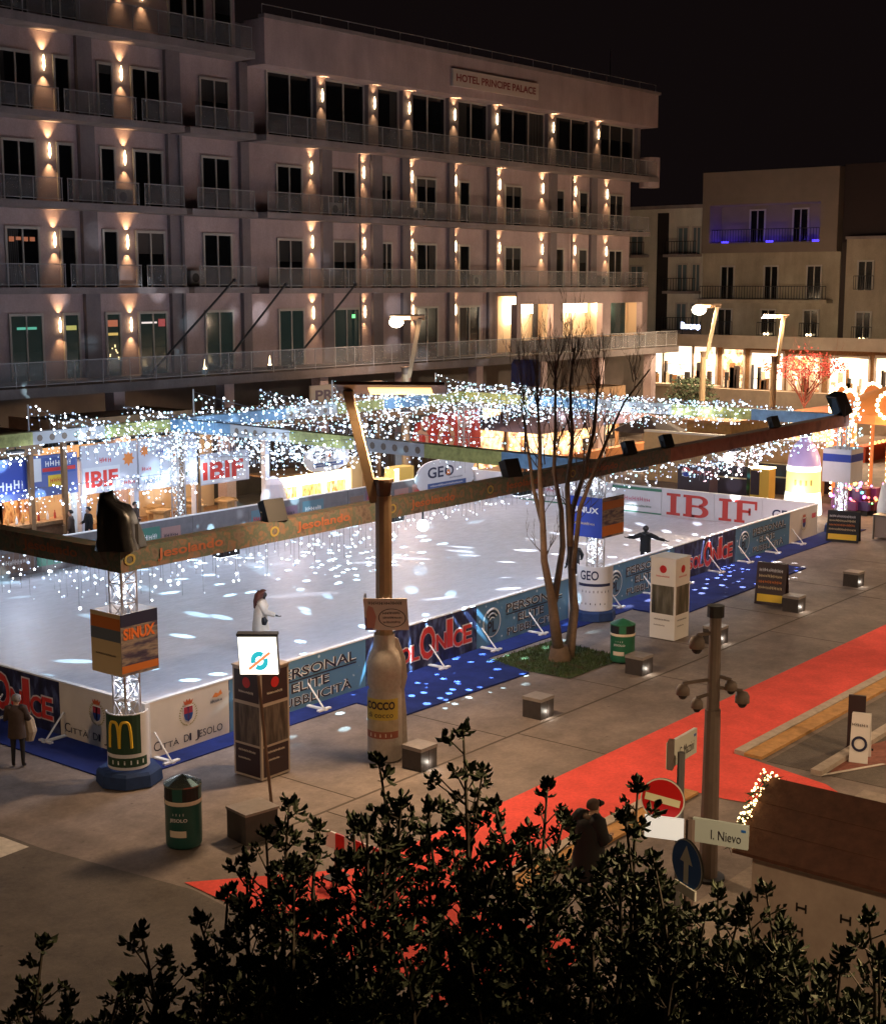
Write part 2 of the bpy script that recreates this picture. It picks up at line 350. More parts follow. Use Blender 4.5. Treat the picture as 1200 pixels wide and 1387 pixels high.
# banner cloths
def scrib(lt, o, xd, w_, h, m, lift=.006, seed=None):    # small print too far off to read: short uneven strokes
    o, xd = Vector(o), Vector(xd); n_ = xd.cross(Z_).normalized()*lift; r = random.Random(seed if seed is not None else int(w_*9973+h*7919)); x = 0
    while x < w_*.95:
        d = min(w_-x, r.uniform(.5, 1.1)*h); z = r.choice((0, 0, .1))*h; hh = r.uniform(.7, 1)*h
        for a_, b_, c_, e_ in ((0, .18, z, hh), (.0, .8, hh*.42, hh*.58), (.55, .75, z, hh*.9)):
            lt.add([o+n_+xd*(x+d*a_)+Z_*c_, o+n_+xd*(x+d*b_)+Z_*c_, o+n_+xd*(x+d*b_)+Z_*e_, o+n_+xd*(x+d*a_)+Z_*e_], [(0, 1, 2, 3)], m); n_ = n_*1.02
        x += d*1.05
def snow(col, name):
    m = mat(name, col, 0.5); nt = m.node_tree; b = nt.nodes['Principled BSDF']
    tc = nt.nodes.new('ShaderNodeTexCoord'); v = nt.nodes.new('ShaderNodeTexVoronoi'); v.inputs['Scale'].default_value = 3.2
    nz = nt.nodes.new('ShaderNodeTexNoise'); nz.inputs['Scale'].default_value = 9; nz.inputs['Detail'].default_value = 5
    nt.links.new(tc.outputs['Object'], v.inputs['Vector']); nt.links.new(tc.outputs['Object'], nz.inputs['Vector'])
    a = nt.nodes.new('ShaderNodeMath'); a.operation = 'MULTIPLY_ADD'; a.inputs[1].default_value = 0.5; nt.links.new(nz.outputs['Fac'], a.inputs[0]); nt.links.new(v.outputs['Distance'], a.inputs[2])
    c = nt.nodes.new('ShaderNodeValToRGB'); e = c.color_ramp.elements; e[0].position = .33; e[0].color = (.5, .6, .7, 1); e[1].position = .42; e[1].color = (*col, 1)
    nt.links.new(a.outputs[0], c.inputs[0]); nt.links.new(c.outputs[0], b.inputs['Base Color']); return m
sky_b = snow((0.09, 0.20, 0.32), 'snowflake_print')
crowd = mat_patches('night_crowd_print', [(0.008, 0.008, 0.02), (0.02, 0.02, 0.06), (0.10, 0.13, 0.25)], 5, 0.5, stretch=(1, 1, .45))
foot_m = white_p
EL_PINK = mat('white_red_print', (0.62, 0.045, 0.035), 0.45)
def crest(mb, c, xd, zd, s):                     # town arms: red crown, red and blue shield, laurel branches
    c = Vector(c); n = xd.cross(zd).normalized()*0.008
    gold = mat('laurel_print', (0.30, 0.26, 0.08), .5); sh = mat('shield_blue', (0.03, 0.06, 0.22), .5); shr = mat('shield_red', (0.35, 0.03, 0.05), .5); cw = mat('crown_print', (0.50, 0.10, 0.03), .5)
    def P(x, z): return c+xd*x*s+zd*z*s+n
    out = [(-.5, .62), (.5, .62), (.5, -.1), (.36, -.45), (0, -.66), (-.36, -.45), (-.5, -.1)]
    mb.add([P(x*1.12, z*1.1) for x, z in out], [tuple(range(7))], white_ink)
    mb.add([P(x, z)+n for x, z in [(-.5, .62), (.5, .62), (.5, .05), (-.5, .05)]], [(0, 1, 2, 3)], shr)
    mb.add([P(x, z)+n for x, z in [(-.5, .05), (.5, .05), (.5, -.1), (.36, -.45), (0, -.66), (-.36, -.45), (-.5, -.1)]], [tuple(range(7))], sh)
    mb.add([P(x, z)+n for x, z in [(-.1, .62), (.1, .62), (.1, -.6), (-.1, -.6)]], [(0, 1, 2, 3)], mat('shield_mid', (.16, .04, .12), .5))
    mb.add([P(x, z)+n for x, z in [(-.4, .8), (.4, .8), (.56, 1.22), (.3, 1.05), (.18, 1.3), (0, 1.1), (-.18, 1.3), (-.3, 1.05), (-.56, 1.22)]], [tuple(range(9))], cw)
    for sg in (-1, 1):
        for k in range(11):
            a = -1.35+k*0.23; r = .95
            x, z = sg*math.cos(a)*r, math.sin(a)*r-.1
            t = V(-math.sin(a), math.cos(a), 0); q = [(x-sg*.13, z), (x, z+.03), (x+sg*.13, z+.12), (x, z+.16)]
            mb.add([P(*p_) for p_ in q], [(0, 1, 2, 3)], gold)
def words(mb, bm, body, o, xd, zd, w_, h_, m, bold=0.0, outline=None, ob=0.05, keep=False):
    if outline: mb.text(body, o, xd, zd, w_, h_, outline, bold+ob, 0.004, keep=keep)
    mb.text(body, o, xd, zd, w_, h_, m, bold, 0.010, keep=keep)
def big_word(lt, o, xd, W, kinds):               # letters of uneven height with a pale edge: 'JesolOnIce' style
    tot = sum(k[1] for k in kinds); x = 0
    for ch, wd, z0, h in kinds:
        w_ = wd/tot*W; oo = o+xd*(x+w_*.03)+Z_*z0
        lt.text(ch, oo-xd*.035-Z_*.035, xd, Z_, w_*.94+.07, h+.07, mat('pale_edge', (.66, .58, .58), .5), .05, .006)
        lt.text(ch, oo, xd, Z_, w_*.94, h, EL_PINK, .028, .014)
        x += w_
SLAB = mat('brick_red_print', (0.50, 0.055, 0.045), 0.5)
def slab_word(lt, word, o, xd, w_, h, m, lift=.008):       # heavy slab-serif capitals
    n_ = xd.cross(Z_).normalized()*lift; o = Vector(o)+n_; wd = {'I': .55, 'B': 1.0, 'F': .95}; tot = sum(wd[c] for c in word)+.12*(len(word)-1); u = w_/tot; x = 0
    def R(x0, x1, z0, z1): lt.add([o+xd*x0+Z_*z0*h, o+xd*x1+Z_*z0*h, o+xd*x1+Z_*z1*h, o+xd*x0+Z_*z1*h], [(0, 1, 2, 3)], m)
    for ch in word:
        W_ = wd[ch]*u; sw = .24*u
        if ch == 'I': R(x, x+W_, 0, .12); R(x, x+W_, .88, 1); R(x+W_/2-sw/2, x+W_/2+sw/2, .12, .88)
        else:
            x0 = x+.10*u; R(x, x0+sw+.1*u, 0, .12); R(x, x0+sw, .88, 1); R(x0, x0+sw, .12, .88)
            if ch == 'F': R(x0+sw, x+W_, .88, 1); R(x+W_-.10*u, x+W_, .62, .88); R(x0+sw, x+W_*.72, .46, .58); R(x+W_*.62, x+W_*.72, .36, .68)
            else:
                R(x0+sw, x+W_*.62, 0, .12); R(x0+sw, x+W_*.62, .88, 1); R(x0+sw, x+W_*.62, .46, .56)
                for zc, hh, bu in ((.275, .275, 1.0), (.745, .255, .92)):
                    P = []; k = 10
                    for i in range(k+1):
                        a = -PI/2+PI*i/k; P.append((x+W_*.62+math.cos(a)*W_*.38*bu, zc+math.sin(a)*hh))
                    Q = [(x+W_*.62+max(0, math.cos(-PI/2+PI*i/k))*W_*.14, zc+math.sin(-PI/2+PI*i/k)*(hh-.12)) for i in range(k+1)]
                    V_ = [o+xd*p[0]+Z_*p[1]*h for p in P+Q]; lt.add(V_, [(i, i+1, k+2+i, k+1+i) for i in range(k)], m)
        x += W_+.12*u
JOI = [('J', .75, .25, .62), ('E', .7, .34, .42), ('S', .7, .32, .42), ('O', .8, .30, .42), ('L', .65, .30, .42), ('O', 1.25, .22, .92), ('N', .85, .36, .46), ('I', .5, .36, .80), ('C', .8, .30, .50), ('E', .75, .32, .52)]
def section(p, q, kind, label, out, group='advertising boards round the ice rink', feet=True, h=1.3):
    """one barrier section from p to q (ground points); out = the side its print faces"""
    p, q = Vector(p), Vector(q); d = (q-p); L = d.length; d.normalize(); out = Vector(out)
    xd = d if d.cross(Z_).dot(out) > 0 else -d       # reading direction as seen from outside
    o = p if xd.dot(d) > 0 else q
    t = thing('barrier_section', (p+q)/2, label, 'barrier', group)
    face = {'city': cream, 'elite': sky_b, 'ice': crowd, 'plain': pale_v, 'ibif': pale_v, 'pink': cream, 'green': pale_v}[kind]
    n = out.normalized()
    b_ = MB(); b_.obox(o+xd*.01-n*.05+Z_*.02, xd*(L-.02), n*.10, Z_*(h-.02), face); b_.build('panel', t)
    r = MB(); r.obox(o-n*.06+Z_*h, xd*L, n*.12, Z_*.035, white_p); r.build('top_rail', t)
    lt = MB(); f = o+n*.052
    if kind == 'city':
        crest(lt, f+xd*L*.48+Z_*.80, xd, Z_, .27)
        big = L*.88; x0 = L*.06
        parts = [('C', .09, .22), ('ITTÀ', .27, .17), (' ', .05, 0), ('D', .075, .17), ('I', .03, .17), (' ', .05, 0), ('J', .06, .24), ('ESOLO', .36, .17)]
        x = x0
        for ch, wd, hh in parts:
            if hh: lt.text(ch, f+xd*x+Z_*(.16 if ch != 'J' else .11), xd, Z_, wd*big*.93, hh, ink, 0.0, .006)
            x += wd*big
        if label.endswith('emblem'):
            scrib(lt, f+xd*L*.76+Z_*.86, xd, L*.15, .10, ink); lt.add([f+n*.006+xd*L*a_+Z_*b_2 for a_, b_2 in ((.78, 1.0), (.84, .98), (.91, 1.03), (.89, 1.14), (.86, 1.06), (.82, 1.1))], [(0, 1, 2, 3, 4, 5)], orange_p)
    elif kind == 'elite':
        r0 = .44; c = f+xd*.75+Z_*.68
        lt.disc(c, xd, Z_, r0, white_ink, 28, .004); lt.disc(c, xd, Z_, r0*.93, mat('emblem_blue', (.10, .19, .28), .5), 28, .007)
        for k in range(5):
            pts = []
            for j in range(9):
                a = .5+j*.22+k*.08; rr_ = r0*(.9-k*.14); pts.append(c+n*.012+xd*math.cos(a)*rr_+Z_*math.sin(a)*rr_*1.0)
            lt.poly(pts, .018, white_ink if k % 2 == 0 else ink, 4)
        lt.text('PL', c-xd*.22-Z_*.3, xd, Z_, .42, .34, ink, .02, .014)
        x1 = L*.30; ww = L*.62
        words(lt, None, 'PERSONAL', f+xd*x1+Z_*.83, xd, Z_, ww, .27, ink, .012, white_ink, .035)
        lt.add([f+n*.012+xd*x1+Z_*.76, f+n*.012+xd*(x1+ww)+Z_*.76, f+n*.012+xd*(x1+ww)+Z_*.795, f+n*.012+xd*x1+Z_*.795], [(0, 1, 2, 3)], ink)
        words(lt, None, 'ELITE', f+xd*(x1+ww*.20)+Z_*.47, xd, Z_, ww*.46, .25, ink, .012, white_ink, .035)
        words(lt, None, 'PUBBLICITÀ', f+xd*(x1+ww*.02)+Z_*.13, xd, Z_, ww*.92, .29, ink, .008, white_ink, .03)
    elif kind == 'ice':
        big_word(lt, f+xd*.15, xd, L-.4, JOI)
    elif kind == 'ibif':
        slab_word(lt, label.split('"')[1], f+xd*L*.1+Z_*.16, xd, L*.8, .98, SLAB)
    elif kind == 'pink':
        crest(lt, f+xd*L*.5+Z_*.7, xd, Z_, .3)
        lt.add([f+n*.006+xd*L*a_+Z_*b_2 for a_, b_2 in ((.78, .8), (.92, .8), (.92, 1.0), (.78, 1.0))], [(0, 1, 2, 3)], EL_PINK)
    elif kind == 'green':
        gg = mat('green_edge', (.05, .20, .13), .5)
        for z in (.03, 1.14): lt.obox(f+Z_*z, xd*L, n*.006, Z_*.13, gg)
        scrib(lt, f+xd*L*.25+Z_*.62, xd, L*.55, .22, mat('pink_print', (.55, .15, .22), .5)); scrib(lt, f+xd*L*.25+Z_*.36, xd, L*.55, .12, green_p)
    elif kind == 'plain':
        lt.text('GEO', f+xd*L*.2+Z_*.5, xd, Z_, L*.5, .4, navy, .02); lt.obox(f+xd*L*.2+Z_*.3, xd*L*.6, n*.006, Z_*.1, blue_p)
    lt.build('print', t)
    if feet:
        for k in ((0.02, .52) if L > 4 else (0.02,)):
            fb = MB(); c = o+xd*(L*k+.12)
            fb.obox(c-xd*.05+n*.06+Z_*.02, xd*.10, n*.62, Z_*.05, foot_m); fb.obox(c-xd*.22+n*.55+Z_*.025, xd*.44, n*.09, Z_*.045, foot_m)
            fb.tube(c+n*.6+Z_*.06, c+n*.075+Z_*.62, .022, foot_m); fb.build('foot', t)
    return t
def npt(x): return V(x, yn(x), 0)
OUT = V(0.0262, -1, 0).normalized()
section(npt(19.8), npt(22.28), 'city', 'cream barrier with the town arms, left end of the long side, with small orange emblem', OUT)
for x0, x1, k, lab in ((22.28, 27.2, 'elite', 'snowflake advertising barrier beside the cream corner, half hidden by the photo kiosk'),
                       (27.2, 32.1, 'ice', 'night crowd barrier with red lettering behind the bottle-shaped lamp wrap'),
                       (32.1, 37.0, 'elite', 'snowflake advertising barrier with round emblem behind the bare tree'),
                       (37.0, 39.1, 'plain', 'short pale barrier behind the curved drum sign of the middle column'),
                       (39.1, 43.9, 'elite', 'snowflake advertising barrier behind the white totem'),
                       (43.9, 48.7, 'ice', 'night crowd barrier with red lettering right of the white totem'),
                       (48.7, 53.6, 'elite', 'farthest snowflake barrier of the long near side'),
                       (53.6, 56.4, 'pink', 'cream barrier with small arms at the far right end of the near side')):
    section(npt(x0), npt(x1), k, lab, OUT)
OL = V(-1, 0, 0)
section((19.74, 24.36, 0), (19.74, 27.25, 0), 'city', 'cream barrier with the town arms on the short left side', OL)
section((19.74, 27.25, 0), (19.74, 32.1, 0), 'ice', 'night crowd barrier with red lettering behind the pedestrian', OL)
section((19.74, 32.1, 0), (19.74, 37.0, 0), 'elite', 'snowflake barrier on the short side, past the left edge', OL, feet=False)
# far end, printed on its inner face
IN = V(-1, 0, 0)
ys = [25.4, 27.75, 30.05, 32.7, 35.3, 37.9, 40.6, 43.4]
for i, (k, lab) in enumerate((('plain', 'pale far-end barrier in the right corner of the ice'), ('ibif', 'white far-end barrier reading "IF" in big red letters'), ('ibif', 'white far-end barrier reading "IB" in big red letters'),
                              ('green', 'green edged far-end barrier left of the red letters'), ('plain', 'pale far-end barrier behind the bare tree stems'), ('green', 'green edged far-end barrier near the far corner'), ('plain', 'last pale far-end barrier in the far corner of the ice'))):
    section((XR+.06, ys[i], 0), (XR+.06, ys[i+1], 0), k, lab, IN, 'boards at the far end of the rink', feet=False)
# far long side: grey boards covered in small sponsor stickers, printed on the inner face
gb = mat('grey_board', (0.16, 0.15, 0.16), 0.55, 0.2, 2)
stick = [('green_stick', (.06, .2, .15)), ('white_stick', (.42, .42, .45)), ('plum_stick', (.18, .10, .14)), ('sand_stick', (.42, .36, .24)), ('grey_stick', (.24, .24, .27)), ('teal_stick', (.1, .2, .25)), ('brown_stick', (.2, .13, .10)), ('rose_stick', (.35, .2, .18))]
rs = random.Random(5); x = XL; i = 0
while x < XR-.1:
    x1 = min(x+3.05, XR)
    t = thing('barrier_section', ((x+x1)/2, YF, 0), 'grey sponsor board %s on the far long side' % ('behind the covered spotlight', 'next to the corner', 'in front of the white stall', 'below the first red letter sign', 'below the lit bar', 'below the yellow lit counter', 'right of the lit counter', 'left of the cloud sign', 'under the cloud sign', 'right of the cloud sign', 'behind the bare tree', 'in the far corner', 'at the end')[i % 13], 'barrier', 'sponsor boards on the far long side')
    MB().box(x+.01, x1-.01, YF-.04, YF+.06, .02, 1.28, gb).build('panel', t); MB().box(x, x1, YF-.06, YF+.08, 1.28, 1.32, white_p).build('top_rail', t)
    lt = MB(); xx = x+.15
    while xx < x1-.9:
        w_ = rs.uniform(.8, 1.5); w_ = min(w_, x1-.1-xx); nm, c = rs.choice(stick); m = mat(nm, c, .5)
        z0 = rs.uniform(.2, .4); h = rs.uniform(.65, .85)
        if rs.random() < .75:
            lt.box(xx, xx+w_, YF-.048, YF-.041, z0, z0+h, m)
            scrib(lt, V(xx+w_*.12, YF-.048, z0+h*.4), X_, w_*.76, h*.28, rs.choice([white_ink, ink, red_p]))
        xx += w_+rs.uniform(.05, .3)
    if lt.v: lt.build('stickers', t)
    x = x1; i += 1

# blue mats
bm_ = mat('blue_mat', (0.014, 0.026, 0.135), 0.9, 0.3, 1.2, bump=0.15, spec=0.2)
def matting(pts, z, name, label):
    P = [Vector(p) for p in pts]; k = len(P)
    o = MB().add([p+Z_*z for p in P]+[p+Z_*.004 for p in P], [tuple(range(k))]+[(i, (i+1) % k, k+(i+1) % k, k+i)[::-1] for i in range(k)], bm_).build(name, origin=(sum((p for p in P), V(0, 0, 0))/k))
    tag(o, label, 'floor mat', 'blue mats round the rink')
matting([(18.45, 23.55, 0), (58.9, 24.1, 0), (58.9, yn(58.9), 0), (56.6, yn(56.6), 0), (19.7, yn(19.7)-.0, 0), (18.45, 24.3, 0)], .03, 'blue_mat', 'long blue mat strip in front of the near boards')
matting([(18.45, 24.3, 0), (19.7, 24.3, 0), (19.7, 45, 0), (18.45, 45, 0)], .03, 'blue_mat', 'blue mat strip along the short left side behind the pedestrian')
matting([(25.85, 22.0, 0), (30.95, 21.9, 0), (31.5, 23.7, 0), (25.95, 23.62, 0)], .045, 'blue_mat', 'wide blue mat between the bottle-shaped lamp wrap and the grass')
matting([(39.3, 22.15, 0), (49.3, 22.4, 0), (49.4, 23.94, 0), (39.4, 23.8, 0)], .045, 'blue_mat', 'wide blue mat behind the white totem')

# ---------------------------------------------------------------- lighting truss
wrap = mat_patches('printed_truss_wrap', [(0.09, 0.07, 0.06), (0.17, 0.13, 0.11), (0.08, 0.115, 0.09), (0.22, 0.13, 0.09), (.13, .13, .12)], 3.4, .85)
wrapr_ = mat_patches('plain_truss_wrap', [(0.16, 0.07, 0.045), (0.22, 0.095, 0.06), (0.13, 0.06, 0.05)], 2.0, .8)
w_white = mat('truss_white', (.50, .50, .52), .6); w_blue = mat('truss_blue', (.17, .32, .50), .6, .25, 3); w_lime = mat('truss_lime', (.42, .42, .13), .6, .4, 4); w_dot = mat('truss_dot', (.22, .16, .12), .6)
TB, TT = 4.55, 5.02
def tn(x): return 23.55+(x-18.7)*0.031         # near beam
A1, A2, A3, A4 = V(18.7, tn(18.7), 0), V(57.7, tn(57.7), 0), V(57.9, 45.2, 0), V(18.7, 45.2, 0)
M1, M2 = V(37.6, tn(37.6), 0), V(38.9, 45.2, 0)
tr = thing('lighting_truss', (38, 34, 0), 'square stage truss spanning the rink, wrapped in printed cloth, on lattice columns', 'truss')
def beam(p, q, mats_, name='beam', w_=.42):
    d = (q-p); L = d.length; d.normalize(); n = V(-d.y, d.x, 0); mb = MB(); k = len(mats_)
    for i, m in enumerate(mats_):
        mb.obox(p+d*(L*i/k)-n*w_/2+Z_*TB, d*(L/k), n*w_, Z_*(TT-TB), m)
        if m is w_white:
            for j in range(int(L/k/.55)):
                for sgn in (-1, 1):
                    c = p+d*(L*i/k+.3+j*.55)+n*sgn*(w_/2)+Z_*(TB+.23); mb.disc(c, -d*sgn if False else (d if sgn < 0 else -d), Z_, .13, w_dot, 8, .004)
    mb.build(name, tr); return d, n, L
wrapr = mat_patches('red_brown_wrap', [(0.24, 0.095, 0.065), (0.34, 0.14, 0.095), (0.20, 0.085, 0.06)], 1.6, .85)  # plain red-brown cloth, its colour raised in place of light on the beam
d, n, L = beam(A1+V(-.21, 0, 0), A2, [wrap, wrap, wrap, wrapr, wrapr])
beam(A1+V(0, .21, 0), A4, [wrap]); beam(A2+V(0, .21, 0), A3-V(0, .21, 0), [w_blue, w_lime, w_white, w_blue, w_lime])
beam(A4, A3+V(.21, 0, 0), [w_blue, w_lime, w_white, w_lime, w_white, w_lime, w_blue, w_blue, w_white, w_lime, w_blue, w_lime])
beam(M1+V(0, .21, 0), M2-V(0, .21, 0), [w_blue, w_lime, w_white, w_lime, w_white, w_blue])
# writing on the near beam wrap
m = mat('wrap_lettering', (.36, .12, .06), .7); m2 = mat('wrap_ring', (.35, .28, .08), .7)
for i in range(5):
    p = A1+(A2-A1)*(0.02+i*.11)-n*.213; MB().text('Jesolando', p+Z_*(TB+.10), d, Z_, 1.9, .27, m, .02).build('lettering', tr)
    MB().text('O', p-d*.9+Z_*(TB+.13), d, Z_, .3, .24, m2, .02).build('printed_ring', tr)
for i in range(2):
    p = A1+V(-.213, 1.2+i*4, 0); MB().text('Jesolando', p+V(0, 1.9, 0)+Z_*(TB+.10), -Y_, Z_, 1.9, .27, m, .02).build('lettering', tr)
alu = mat('bare_aluminium', (0.45, 0.42, 0.42), 0.4, metal=0.5)
def lattice(c, z0, z1, name='column'):
    mb = MB(); r = .19; cs = [V(r, r, 0), V(-r, r, 0), V(-r, -r, 0), V(r, -r, 0)]
    for q in cs: mb.tube(c+q+Z_*z0, c+q+Z_*z1, .03, alu)
    z = z0; k = 0
    while z < z1-.1:
        z2 = min(z+.42, z1)
        for i in range(4):
            a_, b_ = cs[i], cs[(i+1) % 4]
            if k % 2: a_, b_ = b_, a_
            mb.tube(c+a_+Z_*z, c+b_+Z_*z2, .014, alu, n=4); mb.tube(c+a_+Z_*z2, c+b_+Z_*z2, .014, alu, n=4)
        z = z2; k += 1
    mb.build(name, tr)
COLS = [A1, M1+V(0, -.02, 0), A2, A3, M2, A4]
for c in COLS: lattice(c, .1, TB)
for c in (A1, M1, A2, M2, A3):
    MB().lathe(c, [(.02, .34), (.62, .34), (.68, .28), (.70, .03)], mat('blue_ballast', (.015, .04, .13), .8, .2), 8).build('ballast', tr)
# thin masts above the far beam
mast_m = mat('mast', (.45, .43, .42), .5)
MAST = []
for px, py in ((38, 548), (262, 527), (450, 515), (590, 505)):
    p = wy(px, py, 45.2); t_ = V(p.x, 45.2, p.z); MAST.append(t_)
    MB().tube((p.x, 45.2, TT), t_, .035, mast_m).build('mast', tr)

# drum signs and box signs round the columns
def drum(c, r, z0, z1, face, label, words_f, a0=-2.9, a1=0.6):
    t = thing('drum_sign', (c.x, c.y, z0), label, 'sign', 'signs on the truss columns')
    N = 24; mb = MB(); mb.lathe(c, [(r, z0), (r, z1)], face, N, a0, a1); mb.lathe(c, [(r-.03, z0), (r-.03, z1)], white_p, N, a0, a1)
    mb.lathe(c, [(r-.03, z1), (r, z1)], white_p, N, a0, a1); mb.build('panel', t)
    lt = MB(); words_f(lt, c, r, z0, z1); lt.build('print', t); return t
def wrap_text(lt, c, r, a, z, w_, h, body, m, bold=.02, mid=True):
    vs, fs, x0, x1, y0, y1 = text_geo(body, bold); k = []
    for v in vs:
        t = a+((v[0]-x0)/(x1-x0)-.5)*w_/r; k.append(c+V(math.cos(t)*(r+.008), math.sin(t)*(r+.008), z+(v[1]-y0)/(y1-y0)*h))
    lt.add(k, fs, m)
def patch(lt, c, r, a, w_, z0, z1, m, lift=.005, N=10):
    lt.lathe(c, [(r+lift, z0), (r+lift, z1)], m, N, a-w_/2/r, a+w_/2/r)
AV = math.atan2(-A1.y, -A1.x)
def gold_arches(lt, c, r, z0, z1):
    g_ = mat('deep_green_vinyl', (.018, .055, .03), .5); patch(lt, c, r, AV-.42, .92, z0+.34, z1-.02, g_); patch(lt, c, r, AV-.15, 1.0, z0+.06, z0+.26, g_)
    wrap_text(lt, c, r+.004, AV-.05, z0+.12, .7, .09, 'l i i l i l', white_ink, .01)
    # the yellow twin arches
    m = yellow_p; H = .56; zb = z0+.48
    for s_ in (-1, 1):
        pts = []
        for j in range(17):
            u = j/16; x = s_*.125+(-1+2*u)*.125; zz = zb+H*math.sqrt(max(0, 1-(2*u-1)**4))
            if s_*(2*u-1) > 0 and zz < zb: zz = zb
            t = AV-.42+x/r; pts.append(c+V(math.cos(t)*(r+.004), math.sin(t)*(r+.004), zz))
        lt.poly(pts, [.034]*17, m, 5)
MB().box(19.72, 19.86, 24.22, 24.36, 0, 1.32, white_p).build('corner_post', tr)
drum(A1, .44, .38, 1.58, pale_v, 'green drum sign with twin yellow arches at the foot of the left corner column', gold_arches, AV-1.7, AV+1.5)
def geo_print(lt, c, r, z0, z1):
    a = math.atan2(-c.y, -c.x)
    wrap_text(lt, c, r, a-.35, z1-.42, .62, .3, 'GEO', navy, .02); patch(lt, c, r, a-.05, 1.15, z1-.62, z1-.53, navy)
    wrap_text(lt, c, r, a+.05, z0+.58, .9, .08, 'l i i l l i i l', ink, 0); wrap_text(lt, c, r, a-.1, z0+.2, .8, .06, 'i l l i l i', ink, 0)
drum(M1+V(0, -.02, 0), .56, .35, 1.75, pale_v, 'white drum sign lettered GEO at the foot of the middle near column', geo_print, AV-1.9, AV+1.5)
def box_sign(c, s, z0, z1, label, f_left, f_front):
    t = thing('box_sign', (c.x, c.y, z0), label, 'sign', 'signs on the truss columns')
    mb = MB()
    for (a_, e, th) in ((V(-s, -s, 0), V(2*s, 0, 0), V(0, .03, 0)), (V(-s, s-.03, 0), V(2*s, 0, 0), V(0, .03, 0)), (V(-s, -s+.03, 0), V(0, 2*s-.06, 0), V(.03, 0, 0)), (V(s-.03, -s+.03, 0), V(0, 2*s-.06, 0), V(.03, 0, 0))):
        mb.obox(c+a_+Z_*z0, e, th, Z_*(z1-z0), pale_v)
    mb.build('panel', t); lt = MB()
    for o, xd, f in ((c+V(-s, s, z0), -Y_, f_left), (c+V(-s, -s, z0), X_, f_front)):
        n_ = xd.cross(Z_); f(lt, o+n_*.003, xd, 2*s, z1-z0)
    lt.build('print', t); return t
def rect(lt, o, xd, x0, x1, z0, z1, m, lift=.003):
    n_ = xd.cross(Z_).normalized()*lift; lt.add([o+n_+xd*x0+Z_*z0, o+n_+xd*x1+Z_*z0, o+n_+xd*x1+Z_*z1, o+n_+xd*x0+Z_*z1], [(0, 1, 2, 3)], m)
sand = mat('sand_print', (.58, .46, .28), .5); slate = mat('slate_print', (.12, .15, .20), .5); dusk = mat_patches('dusk_print', [(.02, .02, .05), (.06, .05, .10), (.30, .25, .22), (.03, .03, .07)], 2.2, .5, stretch=(.7, .7, 3)); rust = mat('rust_print', (.55, .17, .04), .5)
def sin_l(lt, o, xd, w_, h):
    rect(lt, o, xd, 0, w_, 0, h, sand); rect(lt, o, xd, 0, w_, h*.55, h*.74, slate, .006); rect(lt, o, xd, 0, w_, h*.74, h*.93, rust, .006)
    scrib(lt, o+xd*w_*.15+Z_*h*.30, xd, w_*.7, h*.04, ink, .008)
def sin_f(lt, o, xd, w_, h):
    rect(lt, o, xd, 0, w_, 0, h, dusk); rect(lt, o, xd, 0, w_, h*.05, h*.17, rust, .006); rect(lt, o, xd, 0, w_, h*.80, h, navy, .006)
    lt.text('SINUX', o+xd*w_*.06+Z_*h*.58, xd, Z_, w_*.86, h*.19, mat('sun_orange', (.75, .19, .05), .5), .04, .012)
box_sign(A1, .48, 2.45, 3.75, 'square box sign lettered SINUX halfway up the left corner column', sin_l, sin_f)
def bl_l(lt, o, xd, w_, h):
    rect(lt, o, xd, 0, w_, 0, h, blue_p); lt.text('SINUX', o+xd*w_*.1+Z_*h*.6, xd, Z_, w_*.8, h*.15, white_ink, .03, .008); scrib(lt, o+xd*w_*.2+Z_*h*.3, xd, w_*.6, h*.08, sand, .008)
def bl_f(lt, o, xd, w_, h): rect(lt, o, xd, 0, w_, 0, h, dusk); rect(lt, o, xd, 0, w_, h*.05, h*.3, rust, .006); rect(lt, o, xd, 0, w_, h*.7, h*.9, mat('clay_print', (.4, .15, .06), .5), .006)
box_sign(M1+V(0, -.02, 0), .62, 2.7, 3.95, 'blue and rust box sign on the middle near column behind the tree', bl_l, bl_f)
def pl_l(lt, o, xd, w_, h): rect(lt, o, xd, 0, w_, h*.62, h*.85, blue_p)
box_sign(A2, .62, 2.2, 3.6, 'pale box sign with a blue band on the far right column', pl_l, pl_l)
# ================================================================ hotel
HY, HW = 52.0, 53.4                               # balcony edge and wall planes
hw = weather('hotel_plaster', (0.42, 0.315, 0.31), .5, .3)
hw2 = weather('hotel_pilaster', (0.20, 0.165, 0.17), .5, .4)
slab_m = weather('hotel_slab', (0.25, 0.205, 0.20), .6, .5)
frame_m = mat('window_frame', (0.42, 0.37, 0.33), 0.6)
glass_d = mat('dark_glass', (0.004, 0.005, 0.006), 0.12, spec=0.6)
glass_t = mat('teal_glass', (0.012, 0.02, 0.018), 0.12, spec=0.6, emit=(.10, .16, .14), es=.06)
rail_m = mat('balcony_rail', (0.28, 0.26, 0.26), 0.45)
pm = bpy.data.materials.new('railing_mesh'); pm.use_nodes = True; nt = pm.node_tree; b = nt.nodes['Principled BSDF']
b.inputs['Base Color'].default_value = (.26, .245, .25, 1); b.inputs['Roughness'].default_value = .5; b.inputs['Alpha'].default_value = .18
hotel = thing('hotel', (62, 56, 0), 'long five storey cream hotel with balconies and small up and down wall lamps', 'hotel')
LX0, LX1, RX0, RX1 = 10.0, 50.35, 50.95, 86.9
Z3, Z4, Z5, Z6, ZT = 9.95, 13.65, 17.35, 21.1, 6.25
MB().box(RX0, RX1, HW, 68, 0, 23.0, hw).build('wall', hotel)
MB().box(LX0, LX1, HW, 68, 0, 27.5, hw).build('wall', hotel)
MB().box(LX1+.002, RX0-.002, HW+.25, 68, 0, 23.0, hw2).build('wall', hotel)
